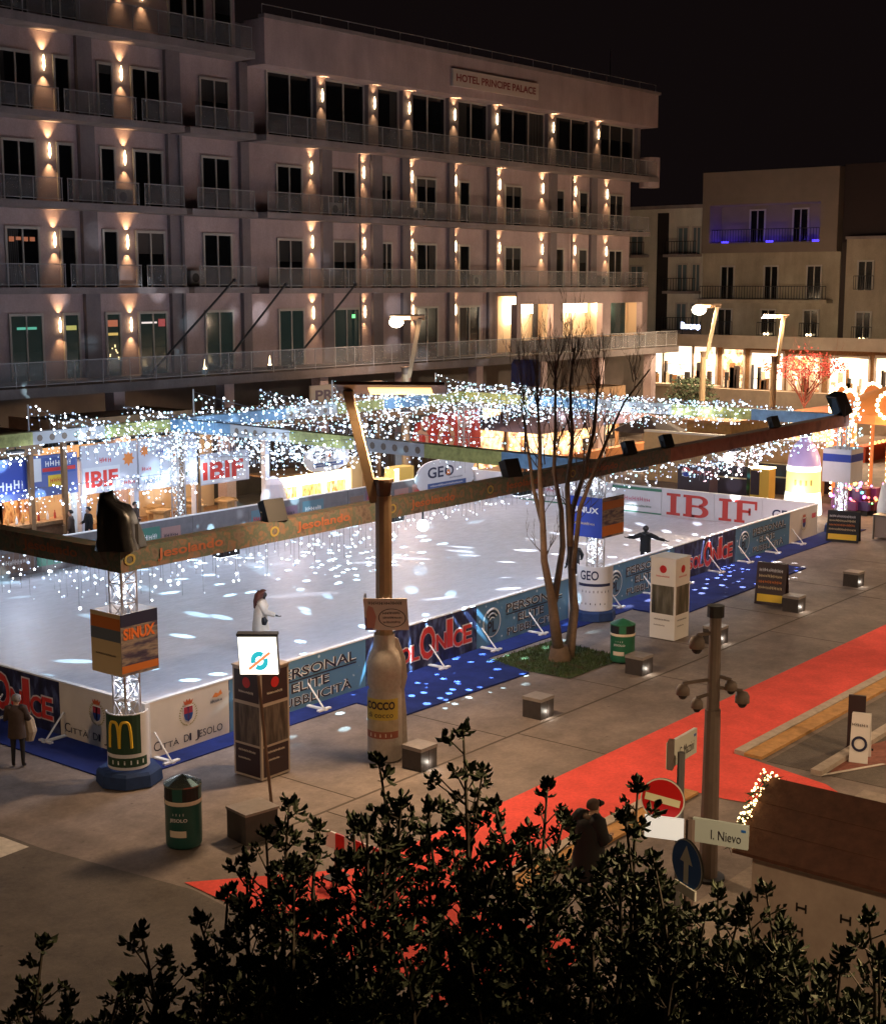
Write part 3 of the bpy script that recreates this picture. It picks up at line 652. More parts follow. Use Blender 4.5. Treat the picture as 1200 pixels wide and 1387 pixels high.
MB().box(RX0, 88.0, HY, HW-.003, 20.95, 23.1, hw).box(RX0-.1, 88.15, HY-.12, HY+.3, 23.1, 23.28, slab_m).build('parapet', hotel)
pr = MB(); x = RX0
for i in range(19): pr.tube((RX0+i*2.05, HY+.15, 23.28), (RX0+i*2.05, HY+.15, 23.75), .02, rail_m, n=4)
pr.tube((RX0, HY+.15, 23.75), (87.9, HY+.15, 23.75), .025, rail_m, n=4); pr.build('roof_rail', hotel)
MB().box(54, 54.1, 60, 60.1, 23, 24, rail_m).tube((86.6, 55, 23), (86.6, 55, 26.2), .04, rail_m).build('aerial', hotel)
# slabs and railings
def slab(x0, x1, z, parent=hotel, th=.28): MB().box(x0, x1, HY, HW-.002, z, z+th, slab_m).build('balcony_slab', parent)
def railing(x0, x1, z, h=1.0, y=HY+.06, parent=hotel):
    mb = MB(); mb.box(x0, x1, y, y+.04, z+h-.035, z+h, rail_m); mb.box(x0, x1, y+.01, y+.03, z+.09, z+.12, rail_m)
    k = max(1, round((x1-x0)/1.45))
    for i in range(k+1):
        xx = x0+(x1-x0-.05)*i/k; mb.box(xx, xx+.03, y, y+.03, z, z+h-.036, rail_m)
    mb.box(x0+.04, x1-.04, y+.012, y+.02, z+.121, z+h-.036, pm)
    return mb.build('railing', parent)
for z in (Z3, Z4): slab(RX0, 87.3, z); railing(RX0+.1, 87.2, z+.28)
slab(RX0, 88.3, Z5, th=.3); railing(RX0+.1, 88.2, Z5+.3, 1.05)
MB().tube((88.3, HY+.75, 17.0), (88.3, HY+.75, 19.0), .7, hw, n=16).build('corner_drum', hotel)
for z in (10.0, 13.62, 17.33):
    slab(LX0, 45.75, z); slab(46.1, 50.3, z)
    for a_, b_ in ((LX0, 38.9), (39.15, 43.05), (43.35, 45.7), (46.5, 50.2)): railing(a_, b_, z+.28)
slab(LX0, 50.3, 21.1, th=.35); railing(LX0, 50.2, 21.45, 1.1)
MB().box(46.0, 52.5, HW-1.2, HW-.3, 24.6, 24.75, rail_m).build('roof_edge', hotel)
# terrace of the first floor
MB().box(LX0, 87.4, 49.6, HW-.002, 5.85, ZT, weather('terrace_edge', (.17, .14, .135), .6, .5)).build('terrace', hotel)
railing(LX0, 72.0, ZT, 1.05, 49.7); railing(72.05, 87.3, ZT, 1.05, 49.7)
# pilasters between the bays
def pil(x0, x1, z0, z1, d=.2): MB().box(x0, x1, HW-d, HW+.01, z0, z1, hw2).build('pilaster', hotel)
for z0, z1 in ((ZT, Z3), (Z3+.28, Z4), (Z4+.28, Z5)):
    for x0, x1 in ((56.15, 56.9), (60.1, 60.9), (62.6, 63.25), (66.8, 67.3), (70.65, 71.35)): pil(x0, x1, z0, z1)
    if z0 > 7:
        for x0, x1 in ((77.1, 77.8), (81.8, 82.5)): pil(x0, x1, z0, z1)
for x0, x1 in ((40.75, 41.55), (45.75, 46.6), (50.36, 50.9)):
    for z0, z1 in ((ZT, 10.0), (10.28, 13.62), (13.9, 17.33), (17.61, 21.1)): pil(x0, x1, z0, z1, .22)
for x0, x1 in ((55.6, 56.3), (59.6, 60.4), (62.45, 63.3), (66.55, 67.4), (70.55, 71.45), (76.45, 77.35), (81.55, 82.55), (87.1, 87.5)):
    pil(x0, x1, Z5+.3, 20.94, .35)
# doors and windows: frame with panes
crt = random.Random(77); curt = [mat('curtain_%s' % n, c, .9) for n, c in (('grey', (.035, .033, .033)), ('beige', (.06, .05, .045)), ('dark', (.018, .017, .018)))]
def door(x0, x1, z0, z1, leaves=2, g=glass_d, y=HW, parent=hotel, name='window', parts=True):
    t = .07; f = MB(); d = .09
    f.box(x0-.10, x1+.10, y-d, y-.002, z1, z1+.12, frame_m)
    f.box(x0-.10, x0, y-d, y-.002, z0, z1, frame_m); f.box(x1, x1+.10, y-d, y-.002, z0, z1, frame_m)
    for i in range(1, leaves):
        xx = x0+(x1-x0)*i/leaves; f.box(xx-t/2, xx+t/2, y-d+.01, y-.03, z0, z1-.001, frame_m)
    o = f.build(name, parent); MB().box(x0, x1, y-.028, y-.006, z0, z1, g).build('pane', o)
    if g is glass_d and crt.random() < .6:           # drawn-back curtain or half lowered blind behind the glass
        c_ = MB(); W_ = x1-x0; k = crt.random(); s_ = crt.choice([0, 1]); dim = curt[crt.randrange(3)]
        if k < .55:
            u = W_*crt.uniform(.14, .4); xa = x0 if s_ == 0 else x1-u; n_ = 6
            for i in range(n_): c_.box(xa+u*i/n_, xa+u*(i+.8)/n_, y-.034-.004*(i % 2), y-.0285, z0, z1, dim)
        else: c_.box(x0, x1, y-.034, y-.0285, z1-(z1-z0)*crt.uniform(.12, .45), z1, dim)
        c_.build('curtain', o)
    return o
for zf, zt, rows in ((Z4+.28, 16.3, 0), (Z3+.28, 12.62, 1)):
    for x0, x1, l in ((53.0, 54.7, 2), (57.1, 58.8, 2), (60.95, 61.75, 2), (64.0, 65.65, 2), (67.95, 68.8, 1), (72.45, 74.0, 2), (77.9, 78.7, 1), (80.6, 81.45, 1), (84.25, 85.8, 2)):
        door(x0, x1, zf, zt, l)
for x0, x1, l, g_ in ((53.0, 54.7, 2, glass_t), (57.1, 59.0, 2, glass_t), (64.0, 65.8, 2, glass_d), (67.9, 69.8, 2, glass_d)): door(x0, x1, ZT, 9.05, l, g_)
for x0, x1, l in ((52.4, 55.5, 2), (56.4, 59.5, 2), (60.5, 62.35, 1), (63.4, 66.45, 2), (67.45, 70.45, 2), (71.5, 76.35, 3), (77.4, 81.45, 2), (82.6, 87.0, 3)): door(x0, x1, Z5+.32, 20.85, l)
for z0, z1 in ((17.61, 20.05), (13.9, 16.4), (10.28, 12.75), (ZT, 9.05)):
    gl = glass_t if z0 < 7 else glass_d
    for x0, x1, l in ((28.6, 30.0, 2), (32.2, 33.0, 1), (34.2, 35.0, 1), (36.9, 38.45, 2), (39.7, 40.4, 1), (42.0, 42.7, 1), (43.9, 45.45, 2), (48.0, 49.7, 2)): door(x0, x1, z0, z1, l, gl)
for x0, x1, l in ((36.9, 38.4, 2), (39.3, 40.9, 2), (46.2, 47.0, 1), (47.2, 48.3, 2), (49.0, 50.0, 1)): door(x0, x1, 21.46, 24.3, l)
# coloured reflections in the hotel windows, painted as thin glowing panels on the glass
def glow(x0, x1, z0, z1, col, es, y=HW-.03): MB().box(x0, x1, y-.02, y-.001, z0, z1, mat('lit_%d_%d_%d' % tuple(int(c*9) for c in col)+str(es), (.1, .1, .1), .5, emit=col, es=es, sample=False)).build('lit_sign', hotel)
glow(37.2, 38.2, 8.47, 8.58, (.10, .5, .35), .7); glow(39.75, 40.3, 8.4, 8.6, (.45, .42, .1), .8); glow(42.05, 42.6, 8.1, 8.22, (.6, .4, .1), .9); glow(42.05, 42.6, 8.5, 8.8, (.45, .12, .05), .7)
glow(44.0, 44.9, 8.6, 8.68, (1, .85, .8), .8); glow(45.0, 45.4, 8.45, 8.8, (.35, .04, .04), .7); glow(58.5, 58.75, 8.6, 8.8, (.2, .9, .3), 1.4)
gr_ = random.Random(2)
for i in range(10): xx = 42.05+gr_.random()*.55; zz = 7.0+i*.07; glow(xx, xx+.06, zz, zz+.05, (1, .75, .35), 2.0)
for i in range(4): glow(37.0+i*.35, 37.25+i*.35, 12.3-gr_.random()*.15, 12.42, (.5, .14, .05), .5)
# restaurant bay on the terrace: lit room behind glass, with back wall, tables and hanging lamps
lit_w = mat('lit_room_wall', (.80, .62, .42), .8)
lamp_e = mat('warm_lamp', (1, .9, .7), .5, emit=(1, .80, .52), es=9)
rb = MB(); rb.box(71.7, 87.0, HW-1.5, HW-1.42, 9.20, 9.94, hw)
for x, w_ in ((71.72, .45), (75.6, 1.1), (81.3, 1.0), (86.3, .68)): rb.box(x, x+w_, HW-1.5, HW-1.05, ZT, 9.2, hw)
rb.box(71.7, 87.0, HW-1.5, HW-1.45, ZT, 7.0, hw2)
rb.box(71.7, 87.0, HW-1.41, HW-.01, 9.7, 9.9, lit_w); rb.box(71.7, 87.0, HW-.05, HW-.004, ZT, 9.69, lit_w); rb.box(86.75, 86.98, HW-1.0, HW-.06, ZT, 9.69, lit_w); rb.build('restaurant_bay', hotel)
for x0, x1, e in ((72.25, 72.9, 1), (73.2, 75.0, 1), (77.6, 81.2, 1), (82.2, 83.4, 1)):
    MB().box(x0, x1, HW-.35, HW-.30, 8.6 if x0 > 73 else 8.0, 9.6, lamp_e).build('light_panel', hotel)
MB().box(75.0, 75.5, HW-.4, HW-.3, 6.6, 9.2, dark_metal).build('door_leaf', hotel); MB().box(83.8, 85.9, HW-.4, HW-.36, 6.9, 9.5, glass_t).box(83.7, 83.799, HW-.45, HW-.3, 6.3, 9.6, frame_m).build('partition', hotel)
for i in range(9):
    x = 73+i*1.5; y = HW-2.1; tt = thing('terrace_table', (x, y, ZT), 'small round table number %s along the lit restaurant terrace' % 'one two three four five six seven eight nine'.split()[i], 'table', 'tables on the restaurant terrace')
    MB().tube((x, y, ZT), (x, y, ZT+.8), .05, dark_metal).tube((x, y, ZT), (x, y, ZT+.04), .25, dark_metal, n=10).build('leg', tt); MB().tube((x, y, ZT+.8), (x, y, ZT+.85), .42, wood, n=14).build('tabletop', tt)
for x in (74, 79, 84): lamp('POINT', 'restaurant_lamp', (x, HW-.9, 8.8), (1, .74, .48), 120, hotel, .15)
# up-and-down wall lamps with their real light
sb = mat('wall_lamp_body', (.5, .45, .4), .4, metal=.5); se = mat('wall_lamp_glow', (1, .9, .7), .5, emit=(1, .74, .40), es=9, sample=False)
sb_ = mat('wall_lamp_tube', (.6, .5, .4), .4, emit=(1, .74, .42), es=6, sample=False)
scr = random.Random(91)
def sconce(x, z, y=HW, up=True, p=62):
    p = p*scr.uniform(.55, 1.2)
    o = MB().tube((x, y-.10, z-.099), (x, y-.10, z+.099), .055, sb_, n=8).box(x-.03, x+.03, y-.08, y-.003, z-.04, z+.04, sb).build('wall_lamp', hotel)
    MB().tube((x, y-.10, z+.10), (x, y-.10, z+.36), .062, se, .012, n=8).tube((x, y-.10, z-.10), (x, y-.10, z-.30), .062, se, .012, n=8).build('glow', o)
    for s_ in (1, -1): lamp('SPOT', 'wall_lamp_beam', (x, y-.16, z+s_*.36), AMBER, p*(2.3 if s_ > 0 else 1.5), hotel, .02, (x, y+.02, z+s_*2.4), 76, 1.0)
for z in (16.35, 12.58):
    for x in (55.45, 59.5, 63.55, 67.5, 71.8, 76.35, 80.05, 83.85): sconce(x, z)
for x in (55.45, 59.5, 63.6, 67.5): sconce(x, 8.9)
for x in (55.95, 60.0, 62.9, 66.95, 71.0, 76.9, 82.1): sconce(x, 20.0 if x < 70 else 20.1, HW-.36, p=52)
for x, z in ((39.1, 19.75), (39.22, 16.1), (39.3, 12.3), (39.4, 8.6), (43.25, 19.75), (43.3, 16.05), (43.3, 12.3), (43.35, 8.55), (31, 19.75), (31, 16.1), (31, 12.3), (31, 8.6)): sconce(x, z)
sconce(43.3, 23.6); sconce(44.6, 23.4)
for x in (45.9, 50.12):
    MB().cbox((x, 51.2, ZT+.12), (.2, .2, .22), dark_metal).cbox((x, 51.2, ZT+.26), (.12, .12, .06), se).tube((x, 51.2, ZT+.3), (x, 51.2, ZT+.7), .06, se, .012).build('floor_uplight', hotel)
    lamp('SPOT', 'uplight_beam', (x, HW-.98, ZT+.5), (1, .82, .62), 55, hotel, .02, (x, HW-.82, 12), 30, 1)
dp = MB()
for x in (58.95, 70.5, 79.4, 46.4): dp.tube((x, HW-.28, ZT), (x, HW-.28, 17.3), .06, hw2, n=6)
dp.build('drainpipe', hotel)
for x, z in ((57.0, 14.2), (69.2, 10.5), (79.2, 14.2), (83.2, 10.5), (43.0, 14.2), (47.2, 10.6), (63.7, 14.2)): MB().box(x-.42, x+.42, HW-.40, HW-.06, z-.2+.0, z+.45, mat('cooling_unit', (.32, .30, .29), .6, .1, 4)).disc((x-.12, HW-.40, z+.12), X_, Z_, .22, dark_metal, 14, .004).build('cooling_unit', hotel)
# roof sign
sg = MB(); sg.box(65.4, 73.7, HY-.14, HY-.003, 21.4, 22.35, mat('sign_pale', (.52, .42, .36), .6)); o = sg.build('roof_sign', hotel)
MB().text('HOTEL PRINCIPE PALACE', V(65.7, HY-.14, 21.68), X_, Z_, 7.7, .42, mat('sign_maroon', (.22, .035, .03), .5), .03).build('lettering', o)
# ground floor front under the terrace
gf = mat('dark_shopfront', (.05, .035, .03), .6, .3, 1)
MB().box(LX0, 88, 52.6, 53.39, 0, 5.84, gf).build('ground_floor_front', hotel)
for x in (15, 21, 27, 33.4, 39.8, 46.2, 52.6, 59, 65.4, 71.8, 78.2, 84.6): MB().box(x-.3, x+.3, 49.9, 50.5, 0, 5.84, hw).build('terrace_pillar', hotel)
warm_in = mat_patches('warm_interior', [(.10, .05, .03), (.75, .42, .16), (1.0, .75, .42), (.25, .10, .05)], 1.3, .6, emit=1.6)
for x0, x1 in ((66.2, 71.0), (72.6, 77.4), (79, 83.8)): MB().box(x0, x1, 52.56, 52.598, .3, 3.6, warm_in).build('lit_shopfront', hotel)

# brown canopy roofs in front of the ground floor
cm = mat('canopy_boards', (.155, .085, .045), .75, .2, 2, bump=.1); cm2 = mat('canopy_edge', (.24, .135, .065), .7, .15, 3)
def canopy(x0, x1, y0, z, label):
    t = thing('canopy', ((x0+x1)/2, 49, 0), label, 'canopy', 'canopies along the hotel front')
    r = MB(); k = int((x1-x0)/.62)
    for i in range(int((49.55-y0)/.5)): r.box(x0, x1, y0+.1+i*.5, y0+.1+i*.5+.46, z-.10, z+.02+.004*(i % 2), cm)
    r.build('roof_boards', t)
    e = MB(); e.box(x0-.05, x1+.05, y0, y0+.09, z-.75, z+.1, cm2); e.box(x0-.05, x0+.04, y0+.09, 49.55, z-.75, z+.1, cm2); e.box(x1-.04, x1+.05, y0+.09, 49.55, z-.75, z+.1, cm2); e.build('fascia', t)
    for x in (x0+.3, x1-.3): MB().box(x-.09, x+.09, y0+.25, y0+.43, 0, z-.1, cm2).build('post', t)
canopy(28.0, 33.2, 46.4, 4.75, 'brown board canopy at the far left under the hotel terrace')
canopy(34.0, 40.6, 46.2, 5.1, 'lighter brown box canopy behind the first light string mast')
canopy(41.2, 52.6, 46.6, 4.8, 'long low brown canopy behind the second light string mast')
canopy(53.2, 64.5, 46.8, 4.6, 'dark brown canopy right of the name board')
canopy(65.5, 76.0, 46.8, 4.2, 'brown canopy behind the blue draped box and bare branches')
t = thing('name_board', (49.6, 46.3, 5.0), 'pale board lettered PRINCIPE above the hotel canopy', 'sign')
a, b = V(48.0, 46.2, 4.95), V(52.6, 46.3, 5.35); MB().obox(V(47.9, 46.3, 4.85), V(5.0, 0, 0), V(0, .1, 0), V(0, 0, .95), mat('board_tan', (.40, .24, .13), .6)).build('board', t)
MB().text('PRINCIPE', V(48.2, 46.3, 5.08), X_, Z_, 4.4, .5, mat('sign_brown', (.10, .03, .02), .5), .03).build('lettering', t)
MB().box(48.2, 48.3, 46.42, 46.5, 4.8, 5.8, dark_metal).box(52.4, 52.5, 46.42, 46.5, 4.8, 5.8, dark_metal).build('bracket', t)
# bare flag poles slanting out from the terrace
for (x0, z0), (x1, z1), nm in (((42.2, 6.3), (47.6, 10.6), 'left of the three'), ((46.4, 6.3), (51.0, 10.4), 'middle one of three'), ((51.1, 6.3), (56.1, 10.4), 'right of the three')):
    t = thing('flagpole', (x0, 50.9, z0), 'dark bare pole slanting across the hotel terrace, '+nm, 'flagpole', 'slanting poles on the terrace')
    MB().tube((x0, 50.9, z0), (x1, 50.9, z1), .055, dark_metal).ball((x1, 50.9, z1), .1, dark_metal).build('pole', t); MB().cbox((x0, 50.9, z0+.06), (.4, .4, .12), dark_metal).build('socket', t)

# ================================================================ houses at the far end of the square
BX = 100.0
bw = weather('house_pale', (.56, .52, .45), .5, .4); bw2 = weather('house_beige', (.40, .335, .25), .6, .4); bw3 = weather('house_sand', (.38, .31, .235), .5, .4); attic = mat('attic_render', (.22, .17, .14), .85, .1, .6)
sh_m = mat('shutter_teal', (.10, .14, .16), .7); dk = mat('dark_rail', (.02, .018, .02), .5); stone = mat('plinth_stone', (.28, .22, .17), .85, .25, .6)
def xwin(par, y0, y1, z0, z1, X=BX, g=glass_d, rail=False, shutter=False):
    f = MB(); f.box(X-.10, X-.003, y0-.12, y1+.12, z1, z1+.12, frame_m); f.box(X-.1, X-.003, y0-.12, y0, z0, z1, frame_m); f.box(X-.1, X-.003, y1, y1+.12, z0, z1, frame_m)
    if shutter: f.box(X-.15, X-.101, y0-.75, y0-.13, z0, z1, sh_m); f.box(X-.15, X-.101, y1+.13, y1+.75, z0, z1, sh_m)
    f.box(X-.085, X-.03, (y0+y1)/2-.04, (y0+y1)/2+.04, z0, z1-.002, frame_m)
    o = f.build('window', par); MB().box(X-.028, X-.006, y0, y1, z0, z1, g).build('pane', o)
    if rail:
        m = MB(); m.box(X-.34, X-.30, y0-.25, y1+.25, z0+.98, z0+1.03, dk); m.box(X-.34, X-.30, y0-.25, y1+.25, z0+.05, z0+.09, dk)
        k = int((y1-y0+.5)/.16)
        for i in range(k+1): yy = y0-.25+(y1-y0+.48)*i/k; m.box(X-.335, X-.305, yy, yy+.03, z0+.09, z0+.98, dk)
        m.build('window_rail', o)
    return o
def xrail(par, y0, y1, z, X, m_=dk, h=1.0):
    m = MB(); m.box(X-.02, X+.03, y0, y1, z+h-.05, z+h, m_); m.box(X-.02, X+.03, y0, y1, z+.05, z+.09, m_); k = int((y1-y0)/.22)
    for i in range(k+1): yy = y0+(y1-y0-.03)*i/k; m.box(X-.01, X+.02, yy, yy+.035, z+.09, z+h-.05, m_)
    return m.build('railing', par)
def zx(px, py): return wx(px, py, BX)
h1 = thing('house', (103, 58, 0), 'pale narrow house with teal shutters and recessed balconies beside the hotel', 'house')
MB().box(BX, 112, 54.9, 62.4, 0, 16.2, bw).box(BX-.2, 112.2, 54.7, 62.5, 16.2, 16.45, slab_m).build('wall', h1)
MB().box(BX-.02, BX+.3, 57.9, 58.9, 3, 15.9, mat('stair_slot', (.02, .015, .015), .8)).build('stair_slot', h1)
for z in (6.9, 9.9, 12.7):
    MB().box(BX-1.0, BX-.002, 54.95, 57.8, z-.2, z, slab_m).build('balcony', h1); xrail(h1, 54.95, 57.8, z, BX-.95)
    xwin(h1, 56.2, 57.0, z, z+2.0, g=sh_m); xwin(h1, 55.1, 55.7, z, z+2.0, g=sh_m); xwin(h1, 60.2, 61.2, z, z+1.9, g=sh_m)
    MB().box(BX-.9, BX-.002, 59.6, 61.9, z-.2, z, slab_m).build('balcony', h1); xrail(h1, 59.6, 61.9, z, BX-.85)
h2 = thing('house', (104, 49, 0), 'beige corner house with a blue lit roof loggia and long iron balcony', 'house')
MB().box(BX, 114, 43.75, 54.85, 0, 12.75, bw2).build('wall', h2)
lx0, lx1, lz0, lz1 = 45.3, 54.2, 13.55, 16.3
at_ = MB(); at_.box(BX-.3, 113, 54.2, 54.84, 12.75, 18.75, attic); at_.box(BX-.3, 113, 43.95, 45.3, 12.75, 18.75, attic); at_.box(BX-.3, 113, 45.3, 54.2, 16.3, 18.75, attic); at_.box(BX-.3, 113, 45.3, 54.2, 12.75, 13.5, attic)
at_.box(BX+1.6, 113, 45.3, 54.2, 13.5, 16.3, attic); at_.build('attic', h2)
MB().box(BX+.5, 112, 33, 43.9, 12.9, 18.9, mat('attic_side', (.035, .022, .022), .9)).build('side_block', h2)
xrail(h2, 45.4, 54.1, 13.5, BX-.1)
for y in (47.1, 50.6): xwin(h2, y, y+1.1, 13.55, 15.9, BX+1.59, g=glass_d)
for y in (46.2, 49.7, 53.2): lamp('POINT', 'blue_lamp', (BX+.6, y, 13.75), (.10, .06, 1.0), 24, h2, .15)
for y in (45.9, 49.6, 53.3): MB().box(BX+.9, BX+1.1, y, y+.5, 13.52, 13.66, mat('blue_tube', (.1, .1, .5), .4, emit=(.06, .04, 1), es=4, sample=False)).build('light_tube', h2)
MB().box(BX-1.1, BX-.002, 44.2, 54.6, 9.05, 9.3, bw2).build('balcony', h2); xrail(h2, 44.3, 54.5, 9.3, BX-1.05)
for y in (45.2, 48.6, 52.2): xwin(h2, y, y+1.0, 9.32, 11.7)
for y in (45.3, 48.7, 52.3): xwin(h2, y, y+1.05, 6.6, 8.5, rail=True, g=glass_d)
h3 = thing('house', (104, 39, 0), 'sand coloured house with iron window rails at the right edge', 'house')
MB().box(BX-.05, 112, 30, 43.3, 0, 13.6, bw3).box(BX-.2, 112, 29.9, 43.35, 13.6, 13.8, slab_m).build('wall', h3)
MB().box(BX+.1, BX+.6, 43.31, 43.74, 0, 13.4, mat('gap_shadow', (.05, .035, .03), .9)).build('downpipe_recess', h3)  # dark box between the houses, the gap's shade put into its colour
for y in (41.3, 37.8, 34.3):
    for z in (6.4, 10.0): xwin(h3, y, y+1.0, z, z+2.0, BX-.05, rail=True)
# small paired spotlights under the sills
for y in (45.8, 49.2): MB().ball((BX-.3, y-.12, 6.75), .1, se, 6).ball((BX-.3, y+.16, 6.75), .1, se, 6).build('sill_lamps', h2)
MB().ball((BX-.4, 41.6, 6.55), .1, se, 6).ball((BX-.4, 41.9, 6.55), .1, se, 6).build('sill_lamps', h3)
# shop row: lit windows under a pale concrete canopy
shops = thing('shop_row', (98, 50, 0), 'row of brightly lit shops under a flat pale canopy at the square end', 'shops')
con = mat('pale_concrete', (.40, .33, .27), .85, .15, .8)
MB().box(95.5, BX-.4, 30, 63, 5.85, 6.25, con).box(95.5, 95.7, 30, 63, 6.25, 6.75, con).build('canopy', shops)
MB().box(97.3, BX-.06, 30, 63, 0, 2.7, stone).build('plinth', shops)
shopg = [mat_patches('shop_display_a', [(.35, .17, .08), (1.0, .80, .55), (1, .93, .78), (1, .97, .88)], 1.5, .6, emit=1.5, stretch=(1, 1.2, .7)),
         mat_patches('shop_display_b', [(.9, .45, .18), (.22, .10, .05), (1.0, .75, .45), (1, .9, .7)], 1.6, .6, emit=1.5),
         mat('shop_blaze', (1, .95, .85), .6, emit=(1, .90, .68), es=2.6)]
for y0, y1, g_, z1 in ((57.2, 60.2, 2, 5.6), (54.6, 57.0, 0, 5.75), (52.6, 54.4, 0, 5.75), (50.3, 51.9, 1, 5.6), (47.1, 49.6, 0, 5.4), (44.2, 46.6, 1, 5.2), (40.6, 43.4, 2, 5.2), (36.5, 40.0, 0, 5.3), (32, 36, 1, 5.2)):
    o = MB().box(98.2, 98.35, y0-.1, y1+.1, z1, z1+.2, frame_m).box(98.2, 98.35, y0-.15, y0, 2.7, z1, frame_m).box(98.2, 98.35, y1, y1+.15, 2.7, z1, frame_m).build('shop_window', shops)
    MB().box(98.3, 98.34, y0+.002, y1-.002, 2.75, z1-.01, shopg[g_]).build('display', o)
    r_ = random.Random(int(y0*10)); mb = MB()
    for k in range(2): mb.box(98.0, 98.28, y0+.1, y1-.1, 3.5+k*.85, 3.53+k*.85, wood) if g_ != 2 else None
    for i in range(8):
        y = y0+.2+(y1-y0-.4)*r_.random(); hh = r_.uniform(.5, 1.9); mb.cbox((98.0, y, 2.75+hh/2), (.25, r_.uniform(.08, .4), hh), r_.choice([gf, wood, dark_metal, cream]))
    mb.build('goods', o)
    lamp('AREA', 'shop_lamp', (97.6, (y0+y1)/2, 5.5), WARM, 260, shops, target=(96.2, (y0+y1)/2, 2), size=1.5)
MB().box(98.36, 98.5, 30, 63, 2.7, 5.84, wood).build('shop_wall', shops)
MB().box(97.0, 98.2, 52, 61, 2.7, 2.9, con).build('step', shops)
# pharmacy cross and a lettered light sign
t = thing('pharmacy_sign', (95.2, 60.3, 5.4), 'green lit cross sign at the left end of the shops', 'sign'); gc_ = mat('green_tube', (.1, .5, .3), .4, emit=(.05, .9, .45), es=5, sample=False)
MB().box(95.1, 95.3, 60.0, 61.2, 5.55, 5.95, gc_).box(95.1, 95.3, 60.4, 60.8, 5.15, 6.35, gc_).build('cross', t); MB().box(95.15, 95.5, 60.5, 60.7, 6.35, 6.6, dark_metal).build('bracket', t)
t = thing('light_sign', (95, 54.6, 6.9), 'blue white fairy light sign with small stars above the shops', 'sign'); bt = mat('blue_white_tube', (.6, .7, 1), .4, emit=(.6, .68, 1), es=5, sample=False)
p0 = wx(922, 450, 95.4)
MB().text('Buone', V(95.38, p0.y, 7.15), -Y_, Z_, 1.6, .5, bt, .02).build('lettering', t)
m = MB()
for k in range(3): m.ball((95.38, p0.y-.3-k*.55, 7.25-.05*k), .09, bt, 6)
m.build('stars', t); MB().box(95.42, 95.46, p0.y-1.7, p0.y+.1, 6.76, 6.82, dark_metal).box(95.42, 95.46, p0.y-.1, p0.y-.04, 6.76, 7.7, dark_metal).box(95.42, 95.46, p0.y-1.6, p0.y-1.54, 6.76, 7.7, dark_metal).build('frame', t)
# ================================================================ street lamps
post_m = mat('lamp_post_paint', (.30, .21, .12), .5, .1, 3); plate_e = mat('lamp_plate_lit', (1, .9, .7), .5, emit=(1, .58, .22), es=1.5)
head_m = mat('lamp_head', (.14, .09, .06), .5)
gl_m = mat('lamp_glow', (1, .95, .8), .4, emit=(1, .84, .58), es=12, sample=False)
def street_lamp(x, y, label, h=8.15, k=6.25, lean=(-.95, .55), power=1500, face=(0, 0), group='street lamps round the square', dn=True, hl=2.35, glow=0, col=WARM):
    t = thing('street_lamp', (x, y, 0), label, 'street lamp', group)
    e = V(lean[0], lean[1], 0); L = e.length; ed = e.normalized(); pd = V(-ed.y, ed.x, 0)
    MB().tube((x, y, 0), (x, y, k-.35), .20, post_m, .18, 10).tube((x, y, 0), (x, y, .06), .34, dark_metal, n=10).build('post', t)
    MB().tube((x, y, k-.349), (x, y, k-.05), .16, head_m, .20, 12).tube((x, y, k-.049), (x, y, k+.02), .23, head_m, .23, 12).build('projector', t)
    c0 = V(x, y, k-.5)+ed*.18; c1 = V(x, y, h)+e
    a = MB(); a.obox(c0-pd*.11-ed*.10, pd*.22, ed*.20, c1-c0, post_m); a.build('arm', t)
    # reflector plate held over the projector
    td = (pd-Z_*.36 if pd.dot(FWD) > 0 else pd+Z_*.36).normalized(); un = ed.cross(td); un = un if un.z > 0 else -un; p = MB(); o = V(x, y, h+.04)+e+ed*.25-td*.35
    p.obox(o, -ed*hl, td*.70, un*.07, head_m); hd = p.build('reflector_plate', t)
    q = MB(); q.obox(V(x, y, h+.04)+e-ed*.45-td*.30-un*.03, -ed*(hl-1.0), td*.46, un*.028, plate_e)
    if glow: q.ball(V(x, y, h+.04)+e-ed*(hl-.55)-un*.22, glow, gl_m, 12, (1, 1, .75))
    q.build('lit_face', hd)
    if dn:
        lamp('SPOT', 'plate_light', V(x, y, h-.06)+e-ed*(hl/2-.1), col, power, t, .35, V(x, y, 0)+e-ed*(hl/2), 165, .35)
        if col != WARM: lamp('POINT', 'plate_spill', V(x, y, h-.3)+e-ed*(hl-.55), col, power*(.24 if col == (1, .70, .48) else .38), t, .3)
        lamp('SPOT', 'arm_light', V(x, y, k+.08), AMBER, 120, t, .12, V(x, y, h)-ed*.1, 80, .6)
    return t
street_lamp(23.22, 20.32, 'near street lamp with a bottle-shaped wrap on its post and glowing amber plate', lean=(-.42, .62), power=3300)
qa = wy(549, 505, 45.9); street_lamp(qa.x, 45.9, 'street lamp in front of the hotel terrace seen from its lit side', h=8.75, k=6.4, hl=1.7, lean=(.45, -.56), power=2000, glow=.36, col=(1, .70, .48))
qa = wx(951, 520, 82.0); street_lamp(82.0, qa.y, 'street lamp before the shops with a round glowing face', h=9.0, k=6.2, hl=1.7, lean=(.5, -.62), power=7000, glow=.46, col=(1, .78, .52))
qa = wx(1047, 520, 79.5); street_lamp(79.5, qa.y, 'street lamp before the red leaved tree with a flat glowing plate', h=8.5, k=6.2, hl=1.5, lean=(.3, -.37), power=7000, col=(1, .78, .52))
street_lamp(62.0, 17.2, 'street lamp with slanting amber arm at the right edge', h=8.1, k=6.2, lean=(-.5, .6), power=4200)
